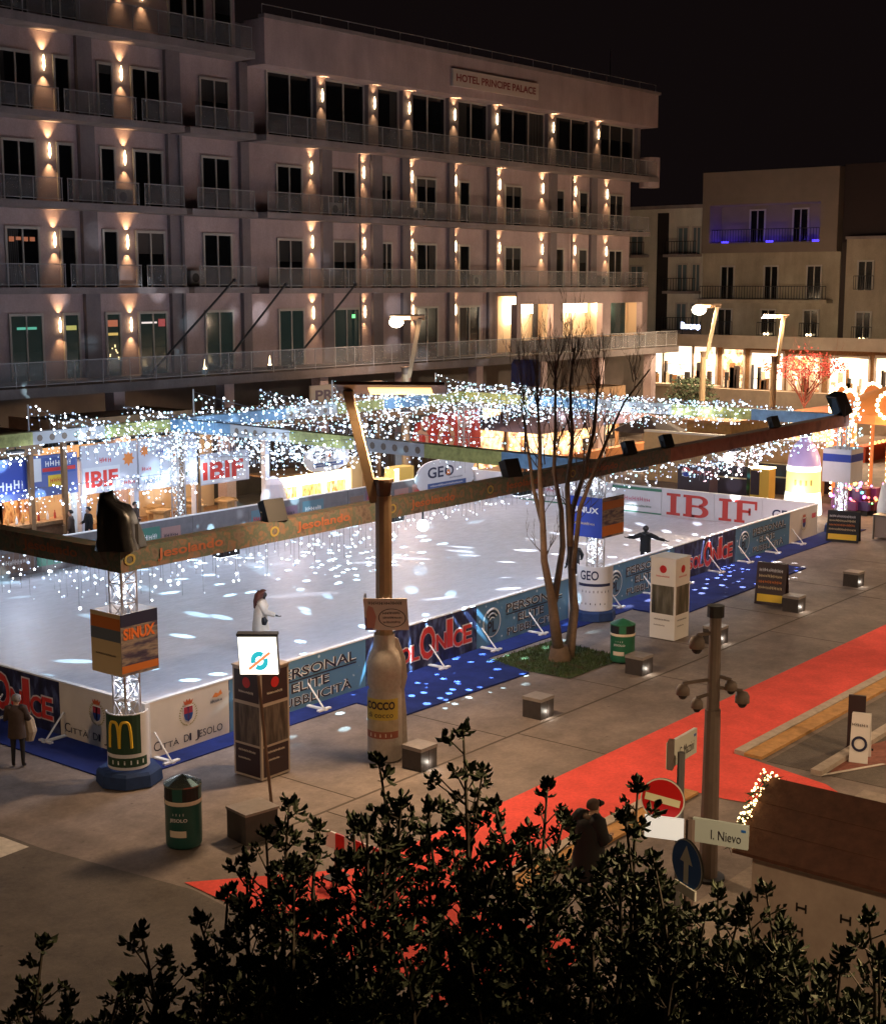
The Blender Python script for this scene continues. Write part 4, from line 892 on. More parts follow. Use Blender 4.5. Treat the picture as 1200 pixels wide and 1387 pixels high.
street_lamp(3.0, 27.5, 'street lamp standing before the left edge of the view', lean=(-.42, .62), power=1700)  # this lamp and those below are unseen, added as fill light
street_lamp(41.0, 10.4, 'street lamp on the far kerb right of the view', lean=(-.42, .62), power=3700)
street_lamp(9.6, 1.4, 'street lamp beside the viewpoint, below its right side', lean=(.42, -.62), power=2800, h=10.0, k=8.0)  # unseen lamp added to light the road signs and shrubs
street_lamp(27.5, 2.5, 'street lamp behind the hut right of the view', lean=(-.42, .62), power=4000)  # unseen lamp added to brighten the carpet and forecourt
# bottle shaped print wrapped round the near lamp, and the card above it
bt_m = weather('bottle_print', (.42, .38, .34), .4, .8, .5); bt_s = mat('bottle_label_yellow', (.46, .36, .06), .5); bt_g = mat('bottle_label_lower', (.36, .30, .20), .5, .2, 6)
c = V(23.22, 20.32, 0); t = thing('bottle_wrap', c, 'white printed bottle-shaped panel wrapped round the near street lamp with a yellow label', 'advert')
prof = [(.36, .02), (.385, .08), (.385, 1.0), (.375, 1.55), (.335, 1.62), (.375, 1.72), (.385, 2.2), (.32, 2.42), (.235, 2.55), (.23, 2.85)]
mb = MB(); mb.lathe(c, prof, bt_m, 24); mb.smooth = True; mb.build('bottle', t)
e = (RT*1.0).normalized(); nn = V(-RT.y, RT.x, 0)
edge = [(.33, .02), (.50, .05), (.48, 1.0), (.43, 1.55), (.50, 1.85), (.46, 2.25), (.30, 2.7), (.22, 2.75), (.22, .02)]
MB().prism(edge, c+nn*.06, e, Z_, -.06, bt_m).build('cut_edge', t)
lb = MB(); ac = math.atan2(-c.y, -c.x)
patch(lb, c, .385, ac-.25, .84, .72, 1.46, bt_s, .006, 12); patch(lb, c, .385, ac-.25, .84, .72, .98, bt_g, .010, 12); patch(lb, c, .385, ac-.25, .84, .56, .72, mat('bottle_band', (.26, .08, .05), .5), .008, 12)
wrap_text(lb, c, .391, ac-.28, 1.22, .68, .18, 'COCCO', ink, .04); wrap_text(lb, c, .391, ac-.28, 1.04, .60, .12, 'di cocco', ink, .0); wrap_text(lb, c, .391, ac-.25, .60, .5, .08, 'l i i l i', cream, 0)
lb.build('label', t)
t = thing('notice_card', V(23.2, 20.1, 2.9), 'pale cardboard notice with an oval of text strapped round the near lamp post', 'sign')
cc = V(23.22, 20.32, 3.30); o = cc-e*.40-nn*.25; w_ = .95; up = (Z_-e*.06).normalized()
card = mat('card_print', (.56, .50, .48), .6); MB().obox(o-Z_*.32, e*w_, nn*.04, up*.70, card).build('card', t)
MB().obox(o-Z_*.32+nn*.041, e*.04, nn*.5, up*.70, card).build('side_flap', t)
lt = MB(); f = o-Z_*.32-nn*.001; lt.text('mimi foto', f+e*.10+up*.56, e, up, .75, .10, ink, 0, .004, keep=False) if False else scrib(lt, f+e*.10+up*.56, e, .78, .09, ink, .004)
oc = f+e*.60+up*.27; lt.disc(oc, e, up, .30, ink, 28, .004, .285, .22) if False else None
P = [oc-nn*.004+e*.30*math.cos(i*PI/15)+up*.21*math.sin(i*PI/15) for i in range(30)]; Q = [oc-nn*.004+e*.28*math.cos(i*PI/15)+up*.195*math.sin(i*PI/15) for i in range(30)]
lt.add(P+Q, [(i, (i+1) % 30, 30+(i+1) % 30, 30+i) for i in range(30)], ink)
for k in range(3): scrib(lt, oc-e*.2+up*(.08-.10*k), e, .38+.04*(k == 1), .065, ink, .005, seed=k)
lt.add([f-nn*.005+e*a_+up*b_ for a_, b_ in ((.04, .05), (.2, .05), (.26, .3), (.2, .5), (.1, .55), (.05, .4))], [tuple(range(6))], mat('card_pink', (.45, .22, .20), .6)); lt.add([f-nn*.004+e*a_+up*b_ for a_, b_ in ((.0, .0), (.18, .0), (.12, .2), (.0, .3))], [(0, 1, 2, 3)], mat('card_violet', (.18, .14, .30), .6))
lt.build('print', t)

# ================================================================ kiosk totems, bins, light blocks, boards
def totem(x, y, s, h, label, body, top, pic, low, group='square advertising totems', split=True):
    t = thing('totem', (x, y, 0), label, 'advert pillar', group)
    MB().box(x-s, x+s, y-s, y+s, .03, h, body).box(x-s-.02, x+s+.02, y-s-.02, y+s+.02, h+.0, h+.03, body).build('body', t)
    lt = MB()
    for o, xd in ((V(x-s, y+s, 0), -Y_), (V(x-s, y-s, 0), X_), (V(x+s, y-s, 0), Y_)):
        rect(lt, o, xd, .05, 2*s-.05, h*.70, h-.06, top); rect(lt, o, xd, .05, 2*s-.05, h*.32, h*.67, pic); rect(lt, o, xd, .05, 2*s-.05, .08, h*.30, low)
        n_ = xd.cross(Z_); lt.disc(o+xd*s+Z_*(h*.87), xd, Z_, s*.28, mat('red_dot', (.50, .02, .02), .5), 16, .007)
        scrib(lt, o+xd*s*.45+Z_*h*.77, xd, s*1.1, .07, cream if body is not white_p else red_p, .007)
        scrib(lt, o+xd*.14+Z_*h*.24, xd, s*1.3, .06, cream if body is not white_p else ink, .007, seed=3); scrib(lt, o+xd*.14+Z_*h*.17, xd, s*.9, .05, cream if body is not white_p else ink, .007, seed=4)
    lt.build('print', t); return t
room_pic = mat_patches('room_photo', [(.02, .015, .015), (.05, .036, .028), (.13, .10, .08), (.03, .022, .02)], 1.6, .5, stretch=(3, 3, .6))
dkr = mat('dark_maroon', (.035, .018, .02), .5)
totem(20.82, 21.72, .42, 2.42, 'dark photo totem with red dots behind the lit price box', mat('totem_edge', (.40, .33, .27), .5), dkr, room_pic, dkr)
totem(36.93, 21.05, .42, 2.45, 'white totem with a red dot and dark photo beside the second bin', white_p, white_p, mat_patches('doorway_photo', [(.02, .02, .015), (.10, .09, .06), (.22, .2, .17)], 1.5, .5, stretch=(3, 3, .6)), white_p)
gb_ = mat('bin_green', (.018, .085, .075), .4, .1, 3); gb2 = mat('bin_green_light', (.03, .16, .09), .4, .1, 3)
def bin_(x, y, h, r, label, g, roof):
    t = thing('litter_bin', (x, y, 0), label, 'litter bin', 'green litter bins'); c = V(x, y, 0)
    MB().lathe(c, [(.0, .04), (r*.94, .04), (r, .10), (r, h*.60), (r*1.02, h*.61), (r*1.02, h*.63)], g, 24).build('body', t, smooth=True)
    MB().lathe(c, [(r*1.025, h*.63), (r*1.035, h*.64), (r*1.035, h*.675), (r*1.02, h*.685)], cream, 24).build('band', t)
    MB().lathe(c, [(r, h*.685), (r, h*.70), (r*.96, h*.86), (r*.96, h*.865)], black, 24, 0, 2*PI).build('mouth', t)
    for a in (0, PI/2, PI, 3*PI/2): MB().lathe(c, [(r*1.01, h*.684), (r*1.01, h*.865)], g, 6, a+.25, a+PI/2-.75).build('pillar', t)
    MB().lathe(c, [(r*1.05, h*.865), (r*1.05, h*.885), (r*.5, h*.955), (0.01, h)], roof, 14).build('lid', t)
    lt = MB(); a = math.atan2(-y, -x); patch(lt, c, r, a-.35, r*.95, h*.20, h*.29, cream, .006, 8); wrap_text(lt, c, r+.002, a-.3, h*.40, r*1.0, h*.06, 'JESOLO', pale_v, .02)
    wrap_text(lt, c, r+.002, a-.3, h*.50, r*.6, h*.035, 'i l i l', pale_v, 0); lt.build('print', t); return t
bin_(17.05, 19.93, 1.40, .34, 'green litter bin with a shiny pointed lid alone on the left pavement', gb_, mat('bin_lid_metal', (.22, .26, .23), .25, metal=.8))
bin_(33.62, 20.62, 1.25, .34, 'green litter bin with a green domed lid beside the grass', gb2, gb2)
blk = mat('block_stone', (.24, .21, .19), .5, .15, 6); blk_d = mat('block_dark', (.05, .042, .04), .5, .2, 5)
spot_e = mat('block_lamp', (1, 1, 1), .4, emit=(1, .92, .80), es=14)
def light_block(x, y, label, s=.27, h=.52, lit=True):
    t = thing('light_block', (x, y, 0), label, 'light block', 'low square light blocks along the pavement')
    m = blk_d
    MB().box(x-s, x-s+.0+.26, y-s, y+s, .0, h-.08, m).box(x+s-.26, x+s, y-s, y+s, .0, h-.08, m).box(x-s+.262, x+s-.262, y-s+.20, y+s, 0, h-.08, blk).build('sides', t)
    MB().box(x-s-.01, x+s+.01, y-s-.01, y+s+.01, h-.08, h, blk).build('top', t)
    if lit:
        MB().ball((x, y-s+.09, .07), .055, spot_e, 8).build('lamp', t)
        lamp('POINT', 'block_light', (x, y-s-.06, .16), (1, .9, .75), 2.2, t, .04)
for x, y, l in ((23.25, 19.35, 'light block at the foot of the bottle-shaped lamp wrap'), (27.95, 19.5, 'light block in front of the wide blue mat corner'), (32.9, 19.65, 'light block beside the second green bin'),
                (37.2, 19.65, 'light block half hidden behind the camera pole'), (42.55, 19.7, 'light block beside the dark folding board'), (47.5, 19.8, 'farthest light block along the pavement')): light_block(x, y, l)
t = thing('stone_block', (18.2, 19.25, 0), 'dark low stone block beneath the lit price box', 'stone block'); MB().obox((17.75, 19.0, 0), (.72, -.12, 0), (.1, .62, 0), (0, 0, .56), blk_d).build('sides', t); MB().obox((17.73, 18.98, .56), (.76, -.13, 0), (.11, .66, 0), (0, 0, .05), blk).build('top', t)
# lit price box on its thin pole
t = thing('lit_box_sign', (19.0, 19.55, 0), 'square white lit box sign with a blue and orange emblem on a thin leaning pole', 'sign')
b0 = V(19.0, 19.55, 0); top_ = wy(350, 915, 19.9)
MB().tube(b0, top_+Z_*.0, .035, mat('rust_pole', (.16, .10, .07), .6)).tube(b0, b0+Z_*.05, .12, dark_metal).build('pole', t)
bx = MB(); fx_ = RT.normalized(); s = .38; c = wy(350, 888, 19.9); up = (Z_-fx_*.05).normalized(); bn = V(-RT.y, RT.x, 0)
bx.obox(c-fx_*s-up*s, fx_*2*s, bn*.22, up*2*s, mat('box_frame', (.05, .04, .04), .5)); bx.obox(c-fx_*(s+.02)+up*s, fx_*(2*s+.04), bn*.24, up*.05, dark_metal); bx.build('case', t)
fc = MB(); fc.obox(c-fx_*(s-.01)-up*(s-.01)-bn*.02, fx_*2*(s-.01), bn*.018, up*2*(s-.01), mat('lit_face', (1, 1, .95), .5, emit=(1, .95, .78), es=2.4)); fc.build('face', t)
em = MB(); cy_ = mat('emblem_cyan', (.02, .35, .42), .5, emit=(.03, .55, .65), es=.8, sample=False); oc_ = c+fx_*.02-up*.10-bn*.021
for s_ in (-1, 1):
    pts = []
    for j in range(13):
        a = math.radians(38+180*(s_ < 0))+(-1.25+2.5*j/12)+PI/2; pts.append((math.cos(a)*.17, math.sin(a)*.19))
    pts2 = [(x*.45, z*.45) for x, z in pts[::-1]]; P = [oc_+fx_*x+up*z-bn*.004 for x, z in pts+pts2]; em.add(P, [(i, i+1, 24-i, 25-i) for i in range(12)], cy_)
a = math.radians(38); dv = fx_*math.cos(a)+up*math.sin(a); pv = up*math.cos(a)-fx_*math.sin(a); P = [oc_-bn*.008+dv*u+pv*v_ for u, v_ in ((-.27, -.028), (.27, -.028), (.27, .028), (-.27, .028))]; em.add(P, [(0, 1, 2, 3)], mat('emblem_orange', (.7, .2, .1), .5, emit=(.85, .28, .12), es=.9, sample=False)); em.build('emblem', t)
# folding boards on the right
def aboard(x, y, h, w_, label, m, ry=0.0):
    t = thing('folding_board', (x, y, 0), label, 'folding board', 'folding boards'); a = V(math.sin(ry), -math.cos(ry), 0); n_ = V(-math.cos(ry), -math.sin(ry), 0)
    for s_ in (1, -1):
        MB().obox(V(x, y, .02)-a*w_/2+n_*s_*.25, a*w_, n_*s_*.03, V(0, 0, h)-n_*s_*.22, m).build('board', t)
    lt = MB(); up = (V(0, 0, h)-n_*.22).normalized(); o = V(x, y, .02)-a*w_/2+n_*.285
    lt.obox(o+up*.1+a*.08, a*(w_-.16), n_*.004, up*h*.18, yellow_p)
    for k in range(4): scrib(lt, o+up*(h*.38+k*h*.14)+a*.1, a, w_-.2, h*.09, [sand, rust, sand, pale_v][k], .006, seed=k+7)
    lt.build('print', t); return t
aboard(43.0, 20.7, 1.36, 1.0, 'dark folding menu board beside a light block on the right pavement', dkr, .15)
aboard(55.6, 23.7, 1.25, 1.3, 'black folding board standing at the right end of the blue mat', black, .2)
t = aboard(29.7, 12.05, 1.05, .40, 'small white folding sign with a dark ring standing on the side road', white_p, .25)
for ch in list(t.children):
    if ch.name.startswith('print'): bpy.data.objects.remove(ch)
lt = MB(); a_ = V(math.sin(.25), -math.cos(.25), 0); n_ = V(-math.cos(.25), -math.sin(.25), 0); up = (V(0, 0, 1.05)-n_*.22).normalized(); o = V(29.7, 12.05, .02)+n_*.285
lt.disc(o+up*.42+n_*.01, a_, up, .17, navy, 20, 0, .115); scrib(lt, o+up*.8-a_*.18, a_, .36, .08, ink, .01); lt.build('print', t)
t = thing('display_board', (30.6, 12.7, 0), 'tall narrow dark panel standing behind the white folding sign', 'panel'); MB().obox((30.3, 12.62, .0), (.12, -.36, 0), (.08, .03, 0), (0, 0, 1.25), dkr).build('panel', t); MB().obox((30.25, 12.62, .0), (.2, -.36, 0), (.02, -.2, 0), (0, 0, .06), black).build('foot', t)
t = thing('litter_stand', (57.3, 22.6, 0), 'small metal stand with a poster on the far right pavement', 'stand'); MB().box(57.0, 57.6, 22.2, 23.0, .1, .95, mat('stand_print', (.35, .30, .28), .5)).build('panel', t); MB().box(56.95, 57.65, 22.15, 23.05, .95, 1.02, grey_metal).tube((57.0, 22.2, 0), (57.0, 22.2, .95), .04, grey_metal).tube((57.6, 22.2, 0), (57.6, 22.2, .95), .04, grey_metal).tube((57.0, 23, 0), (57.0, 23, .95), .04, grey_metal).build('frame', t)

# ================================================================ camera mast and road signs on the right
cmx, cmy = 21.85, 11.55
t = thing('camera_mast', (cmx, cmy, 0), 'grey mast carrying domed security cameras in front of the red carpet', 'camera mast')
mm = mat('mast_grey', (.155, .12, .105), .55, .1, 4)
MB().tube((cmx, cmy, 0), (cmx, cmy, 3.1), .17, mm, .14, 12).tube((cmx, cmy, 3.1), (cmx, cmy, 4.75), .115, mm, .105, 12).tube((cmx, cmy, 4.75), (cmx, cmy, 4.95), .15, dark_metal, .15, 12).tube((cmx, cmy, 0), (cmx, cmy, .05), .3, dark_metal, n=12).build('mast', t)
def dome_cam(x, y, z, r):
    o = MB().lathe((x, y, z), [(.02, r*1.5), (r*.75, r*1.35), (r*1.05, r*.75), (r*1.05, -.2*r), (r*.8, -.25*r)], mm, 12).build('camera', t, smooth=True)
    MB().ball((x, y, z-.3*r), r*.72, black, 10).build('lens_dome', o)
rx, ry_ = RT.x, RT.y
for s_, z, r in ((-.33, 4.25, .13), (-.55, 3.42, .11), (-.30, 3.18, .10), (.28, 3.5, .10), (.48, 3.28, .12)):
    x, y = cmx+rx*s_-FWD.x*.12, cmy+ry_*s_-FWD.y*.12; dome_cam(x, y, z, r); MB().tube((cmx, cmy, z+.22), (x, y, z+r*1.4+.02), .035, mm).build('bracket', t)
# pole with a no entry sign, a blue arrow sign and two street name plates
sx, sy = 14.0, 7.75
base = V(sx, sy, 0)
def at_dist(px, py, D):                         # point on a sight line at the pole's distance
    d = ray(px, py); return V(0, 0, CH)+d*D
D = (V(sx, sy, 0)-V(0, 0, 0)).dot(V(FWD.x, FWD.y, 0).normalized())
t = thing('sign_pole', base, 'sign pole with round red no entry sign behind the shrubs', 'sign pole')
DS = 16.3
pz = at_dist(921, 1020, DS).z
pb = at_dist(922, 1040, DS); base2 = V(pb.x, pb.y, 0)
t.location = base2; ORG[t] = base2
MB().tube((pb.x, pb.y, 0), (pb.x, pb.y, at_dist(921, 1018, DS).z), .045, grey_metal, n=8).build('pole', t)
sign_w = mat('sign_white', (.70, .72, .62), .4); sign_r = mat('sign_red', (.50, .012, .012), .4); sign_b = mat('sign_blue', (.02, .12, .42), .4); sign_y = mat('sign_bar', (.75, .74, .45), .4)
nrm = (V(0, 0, 0)-V(pb.x, pb.y, 0)).normalized(); sd = V(-nrm.y, nrm.x, 0)          # sd points right as seen
nz = nrm
nrm = (nrm+sd*-.18).normalized(); sd = V(-nrm.y, nrm.x, 0)
c = at_dist(899, 1080, DS)+nrm*.08; rr_ = (30/FPX*DS)
o_ = MB(); o_.disc(c, sd, Z_, rr_, sign_w, 32, 0); o_.disc(c-nrm*.02, sd, Z_, rr_, grey_metal, 32, 0); o_.disc(c, sd, Z_, rr_*.94, sign_r, 32, .004)
tl = -.16; bd = (sd+Z_*tl).normalized(); bu = (Z_-sd*tl).normalized()
o_.add([c+nrm*.008+bd*u*rr_+bu*v_*rr_ for u, v_ in ((-.80, -.17), (.80, -.17), (.80, .17), (-.80, .17))], [(0, 1, 2, 3)], sign_y); o_.build('no_entry_sign', t)
MB().tube(V(pb.x, pb.y, c.z), c-nrm*.03, .02, grey_metal).tube(V(pb.x, pb.y, c.z-.2), c-nrm*.03-Z_*.2, .02, grey_metal).build('bracket', t)
# name plate at the top, seen edge on
def plate(a, b, h, body, tilt, name, th=.04, fm=sign_w):
    xd = (b-a).normalized(); L = (b-a).length; n_ = xd.cross(Z_).normalized()
    o_ = MB().obox(a-n_*th, xd*L, n_*th, Z_*h, fm).build(name, t)
    lt = MB(); lt.text(body, a+xd*L*.34+Z_*h*.22, xd, Z_, L*.54, h*.40, ink, 0, .004); lt.obox(a+xd*L*.88+Z_*h*.72, xd*L*.08, n_*.004, Z_*h*.1, sign_b); lt.build('lettering', o_)
a, b = at_dist(906, 1042, DS), at_dist(943, 1019, DS+1.05); plate(a, b, .30*DS/16, 'G. Mazzini', 0, 'street_name_plate')
MB().obox(at_dist(903, 1043, DS), sd*.06, -nrm*.10, Z_*.34, mm).build('clamp', t)
w0 = at_dist(874, 1130, DS)+nrm*.05; MB().obox(w0, sd*.44, nrm*.02, Z_*.26, mat('white_sign_lit', (.85, .86, .84), .35, emit=(.9, .95, .9), es=.35)).build('white_plate', t)
# second pole: L. Nievo plate and blue arrow
DN = 14.2
pb = at_dist(935, 1120, DN); t = thing('sign_pole', (pb.x, pb.y, 0), 'sign pole with the I. Nievo street name plate and a blue arrow sign', 'sign pole')
MB().tube((pb.x, pb.y, 0), (pb.x, pb.y, at_dist(935, 1108, DN).z), .05, mm, n=8).build('pole', t)
a, b = at_dist(937, 1139, DN), at_dist(1012, 1152, DN-.25)
plate(a-nz*-.0, b, .24, 'I. Nievo', 0, 'street_name_plate', fm=mat('plate_grey_blue', (.42, .50, .48), .45))
c = at_dist(930, 1166, DN)+nz*.10; n2 = (nz+sd*-1.15).normalized(); s2 = V(-n2.y, n2.x, 0); rr_ = .255
o_ = MB(); o_.disc(c, s2, Z_, rr_, sign_w, 28, 0); o_.disc(c, s2, Z_, rr_*.95, sign_b, 28, .004); o_.disc(c-n2*.02, s2, Z_, rr_, grey_metal, 28, 0)
ar = [(-.05, -.19), (.05, -.19), (.05, .02), (.13, .02), (0, .20), (-.13, .02), (-.05, .02)]; o_.add([c+n2*.009+s2*x*.8+Z_*z for x, z in ar], [tuple(range(7))], sign_w); o_.build('arrow_sign', t)
MB().obox(c-Z_*.31-s2*.17, s2*.34, n2*.02, Z_*.10, sign_w).build('lower_plate', t)

# ================================================================ wooden hut with fairy lights on its gable (right foreground)
hutm = mat('hut_roof', (.085, .035, .022), .85, .25, 5, bump=.35); hutw = mat('hut_pale_panel', (.40, .33, .28), .85, .18, 1.5, bump=.1)
rid = V(19.75, 9.45, 2.86); t = hut = thing('market_hut', (19.6, 7, 0), 'market hut with brown pitched roof, pale side wall and fairy lit gable', 'hut')
y0, y1 = 4.2, 9.45; ez = 2.05; hx = 1.12
r = MB()
for s_ in (-1, 1):
    for i in range(6):
        u0, u1 = i/6, (i+1)/6+.02; xa, za = rid.x+s_*hx*u0, rid.z-(rid.z-ez)*u0; xb, zb = rid.x+s_*hx*u1, rid.z-(rid.z-ez)*u1
        r.obox(V(xa, y0, za+.012*(1)), V(xb-xa, 0, zb-za), V(0, y1-y0, 0), V(0, 0, .045+.006*(i % 2)), hutm)
r.build('roof', t)
MB().box(rid.x-hx+.15, rid.x+hx-.15, y0+.2, y1-.25, 0, ez+.05, hutw).prism([(-.95, 0), (.95, 0), (0, .78)], V(rid.x, y1-.25, ez), X_, Z_, .08, hutw).build('wall', t)
garl = mat('fir_garland', (.012, .022, .010), .9); g = MB(); rg = random.Random(8)
for s_ in (-1, 1):
    for i in range(90):
        u = rg.random(); p = V(rid.x+s_*hx*u, y1+rg.uniform(-.08, .1), rid.z-(rid.z-ez)*u+.05)
        d = V(rg.uniform(-1, 1), rg.uniform(-.6, 1), rg.uniform(-.8, 1)).normalized()*.16; e_ = d.orthogonal().normalized()*.02; g.add([p-e_, p+e_, p+d], [(0, 1, 2)], garl)
g.build('garland', t)
wb = mat('warm_bulb', (1, .85, .5), .4, emit=(1, .68, .28), es=6, sample=False); fl = thing('fairy_lights', (rid.x, y1, rid.z), 'warm yellow fairy lights along the hut gable', 'fairy lights')
b = MB()
for i in range(150):
    s_ = -1 if i < 95 else 1; u = rg.random()*(1 if s_ < 0 else .75); p = V(rid.x+s_*hx*u, y1+rg.uniform(-.05, .14), rid.z-(rid.z-ez)*u+rg.uniform(.02, .17)); b.ball(p, rg.uniform(.008, .021), wb, 5)
b.build('bulbs', fl); MB().poly([V(rid.x-hx, y1+.05, ez+.08), V(rid.x, y1+.05, rid.z+.08), V(rid.x+hx*.8, y1+.05, rid.z-.7)], .008, black, 4).build('wire', fl)
for u in (.1, .45, .85): lamp('POINT', 'garland_light', V(rid.x-hx*u, y1+.25, rid.z-(rid.z-ez)*u+.15), (1, .66, .28), 5, fl, .1)
# dark H-shaped brackets on the pale hut wall
hm = mat('iron_bracket', (.015, .013, .012), .5); wxp = rid.x-hx+.15
for px, py in ((1085, 1230), (1145, 1246), (1080, 1261), (1197, 1295), (1020, 1214)):
    p = wx(px, py, wxp-.003); m = MB()
    for (u, v_, w1, w2) in ((-.07, 0, .025, .13), (.07, 0, .025, .13), (0, 0, .13, .03)): m.box(p.x-.012, p.x, p.y+u-w1/2, p.y+u+w1/2, p.z+v_-w2/2, p.z+v_+w2/2, hm)
    m.build('wall_bracket', hut)
# striped barrier glimpsed behind the shrubs
t = thing('road_barrier', gp(480, 1170), 'red and white striped road barrier behind the shrubs', 'road barrier')
p = gp(445, 1185); q = gp(520, 1215); d = (q-p).normalized(); L = (q-p).length; n_ = V(d.y, -d.x, 0); m = MB(); refl = mat('barrier_white', (.85, .85, .85), .4); br = mat('barrier_red', (.6, .02, .02), .4)
for i in range(6): m.obox(p+d*(L*i/6)+Z_*.55, d*(L/6), n_*.04, Z_*.3, refl if i % 2 == 0 else br)
m.build('board', t); MB().tube(p+d*.2, p+d*.2+Z_*.55, .03, grey_metal).tube(p+d*(L-.2), p+d*(L-.2)+Z_*.55, .03, grey_metal).obox(p+d*.05-n_*.2, d*.3, n_*.4, Z_*.04, black).obox(p+d*(L-.35)-n_*.2, d*.3, n_*.4, Z_*.04, black).build('stand', t)
# ================================================================ stalls behind the rink
lampw = mat('stall_lamp', (1, .9, .7), .5, emit=(1, .78, .42), es=6)
bottles = mat_patches('bottle_shelf', [(.05, .03, .02), (.35, .14, .05), (.7, .45, .2), (.12, .05, .03)], 5, .4, stretch=(1, 1, .35))
t = thing('bar_stall', (33, 47.5, 0), 'open bar stall with blue sign boards and a wooden counter at the far left', 'stall')
b = MB(); b.box(28.5, 35.2, 46.9, 47.0, 2.25, 3.85, mat('bar_fascia', (.10, .13, .35), .5)).build('fascia', t)
MB().box(28.5, 35.2, 47.01, 50, 3.4, 3.5, white_p).build('roof', t)
MB().box(28.5, 35.2, 49.9, 50.0, 0, 3.4, bottles).build('back_shelf', t)
MB().box(28.5, 34.7, 46.7, 47.5, 1.15, 1.28, wood).box(28.5, 34.6, 46.8, 47.4, 0, 1.15, mat('counter_front', (.14, .07, .035), .7, .3, 5)).build('counter', t)
for x in (28.7, 35.0): MB().box(x-.15, x+.15, 46.95, 47.15, 0, 2.25, white_p).build('post', t)
lt = MB(); f = V(28.5, 46.897, 2.25)
for x0, x1, z0, z1, m in ((2.9, 4.3, .25, 1.45, blue_p), (4.35, 5.0, .6, 1.5, pale_v), (5.05, 6.6, .85, 1.5, mat('soda_blue', (.05, .09, .30), .5)), (5.3, 6.2, .35, .8, yellow_p), (.2, 2.8, .2, 1.4, blue_p)): rect(lt, f, X_, x0, x1, z0, z1, m)
rect(lt, f, X_, 5.05, 6.6, .95, 1.1, red_p, .006); scrib(lt, f+V(5.2, 0, 1.15), X_, 1.2, .25, white_ink); scrib(lt, f+V(3.05, 0, .4), X_, 1.1, .4, white_ink); scrib(lt, f+V(5.4, 0, .5), X_, .7, .2, red_p)
lt.build('print', t)
r_ = random.Random(12); bts = [mat('bottle_red', (.4, .05, .03), .3), mat('bottle_amber', (.5, .25, .08), .3), white_p]
for i in range(9):
    x = 31.3+i*.36+r_.random()*.12; h = r_.uniform(.22, .36); k = r_.randrange(3); tag(MB().lathe((x, 47.15, 1.284), [(.001, 0), (.05, 0), (.05, h*.6), (.02, h*.8), (.02, h), (.001, h)], bts[k], 8).build('bottle', origin=(x, 47.15, 1.284)), ('red', 'amber', 'white')[k]+' bottle standing on the wooden counter of the bar stall', 'bottle', ('red', 'amber', 'white')[k]+' bottles on the bar counter')
for x in (30, 33.5): MB().ball((x, 48.2, 3.0), .13, lampw, 8).build('lamp', t); lamp('POINT', 'bar_light', (x, 48.2, 2.75), WARM, 160, t, .15)
# white hospitality tent with banners and a furnished inside
t = thing('white_tent', (41, 48.5, 0), 'white panelled tent with red letter signs and a warmly lit bar room', 'tent')
tw = mat('tent_white', (.50, .50, .58), .6, .05, 1); tb = mat('tent_blue', (.14, .30, .48), .6)
MB().box(35.4, 38.2, 46.9, 47.0, 2.1, 4.05, tw).box(38.25, 41.5, 46.85, 46.95, 1.95, 4.1, tw).box(41.55, 44.5, 46.9, 47.0, 1.8, 3.15, tw).build('front_panels', t)
for x in (35.5, 38.2, 41.5, 45.7): MB().box(x-.12, x+.12, 46.96 if x != 38.2 else 47.01, 47.25, 0, 3.6, tw).build('post', t)
MB().add([V(35.3, 46.85, 4.12), V(41.5, 46.7, 4.5), V(46, 46.8, 3.7), V(46, 51, 3.9), V(41.5, 51, 4.9), V(35.3, 51, 4.3)], [(0, 1, 4, 5), (1, 2, 3, 4)], tb).build('roof', t)
MB().box(35.3, 46, 50.9, 51, 0, 3.6, mat('tent_back', (.55, .38, .22), .7)).build('back_wall', t)
fl_ = MB(); fl_.box(35.3, 46, 47, 50.9, .02, .06, wood).build('deck', t)
lt = MB(); f = V(35.4, 46.897, 0)
def sgn(x0, x1, z0, z1, body, bgm, m, y=46.897, bold=.035):
    rect(lt, V(0, y, 0), X_, x0, x1, z0, z1, bgm); lt.text(body, V(x0+(x1-x0)*.06, y, z0+(z1-z0)*.14), X_, Z_, (x1-x0)*.88, (z1-z0)*.7, m, bold, .01)
sgn(35.45, 37.3, 2.2, 3.15, 'IBIF', pale_v, EL_PINK); sgn(41.6, 44.3, 1.85, 2.95, 'IBIF', pale_v, EL_PINK)
def sun(x, z, r, y):
    P = []
    for i in range(16): a = i*PI/8; q = r if i % 2 == 0 else r*.62; P.append(V(x+math.cos(a)*q, y-.008, z+math.sin(a)*q))
    lt.add(P+[V(x, y-.008, z)], [(i, (i+1) % 16, 16) for i in range(16)], orange_p)
sun(37.75, 3.35, .32, 46.897); sun(40.3, 3.2, .35, 46.847); sun(38.55, 3.6, .25, 46.847)
for x0, x1, z0, z1, m, y in ((36.3, 36.9, 3.3, 3.55, red_p, 46.897), (38.4, 38.9, 2.75, 2.95, red_p, 46.847), (38.5, 39.5, 2.2, 2.45, slate, 46.847), (39.9, 40.9, 2.3, 2.6, green_p, 46.847), (37.5, 38.1, 2.3, 2.5, red_p, 46.897), (39.2, 39.8, 3.4, 3.6, blue_p, 46.847)): scrib(lt, V(x0, y-.002, z0), X_, x1-x0, z1-z0, m)
scrib(lt, V(42.6, 46.895, 3.1), X_, 1.2, .35, navy); scrib(lt, V(44.6, 46.895, 2.4), X_, .9, .3, slate)
lt.build('print', t)
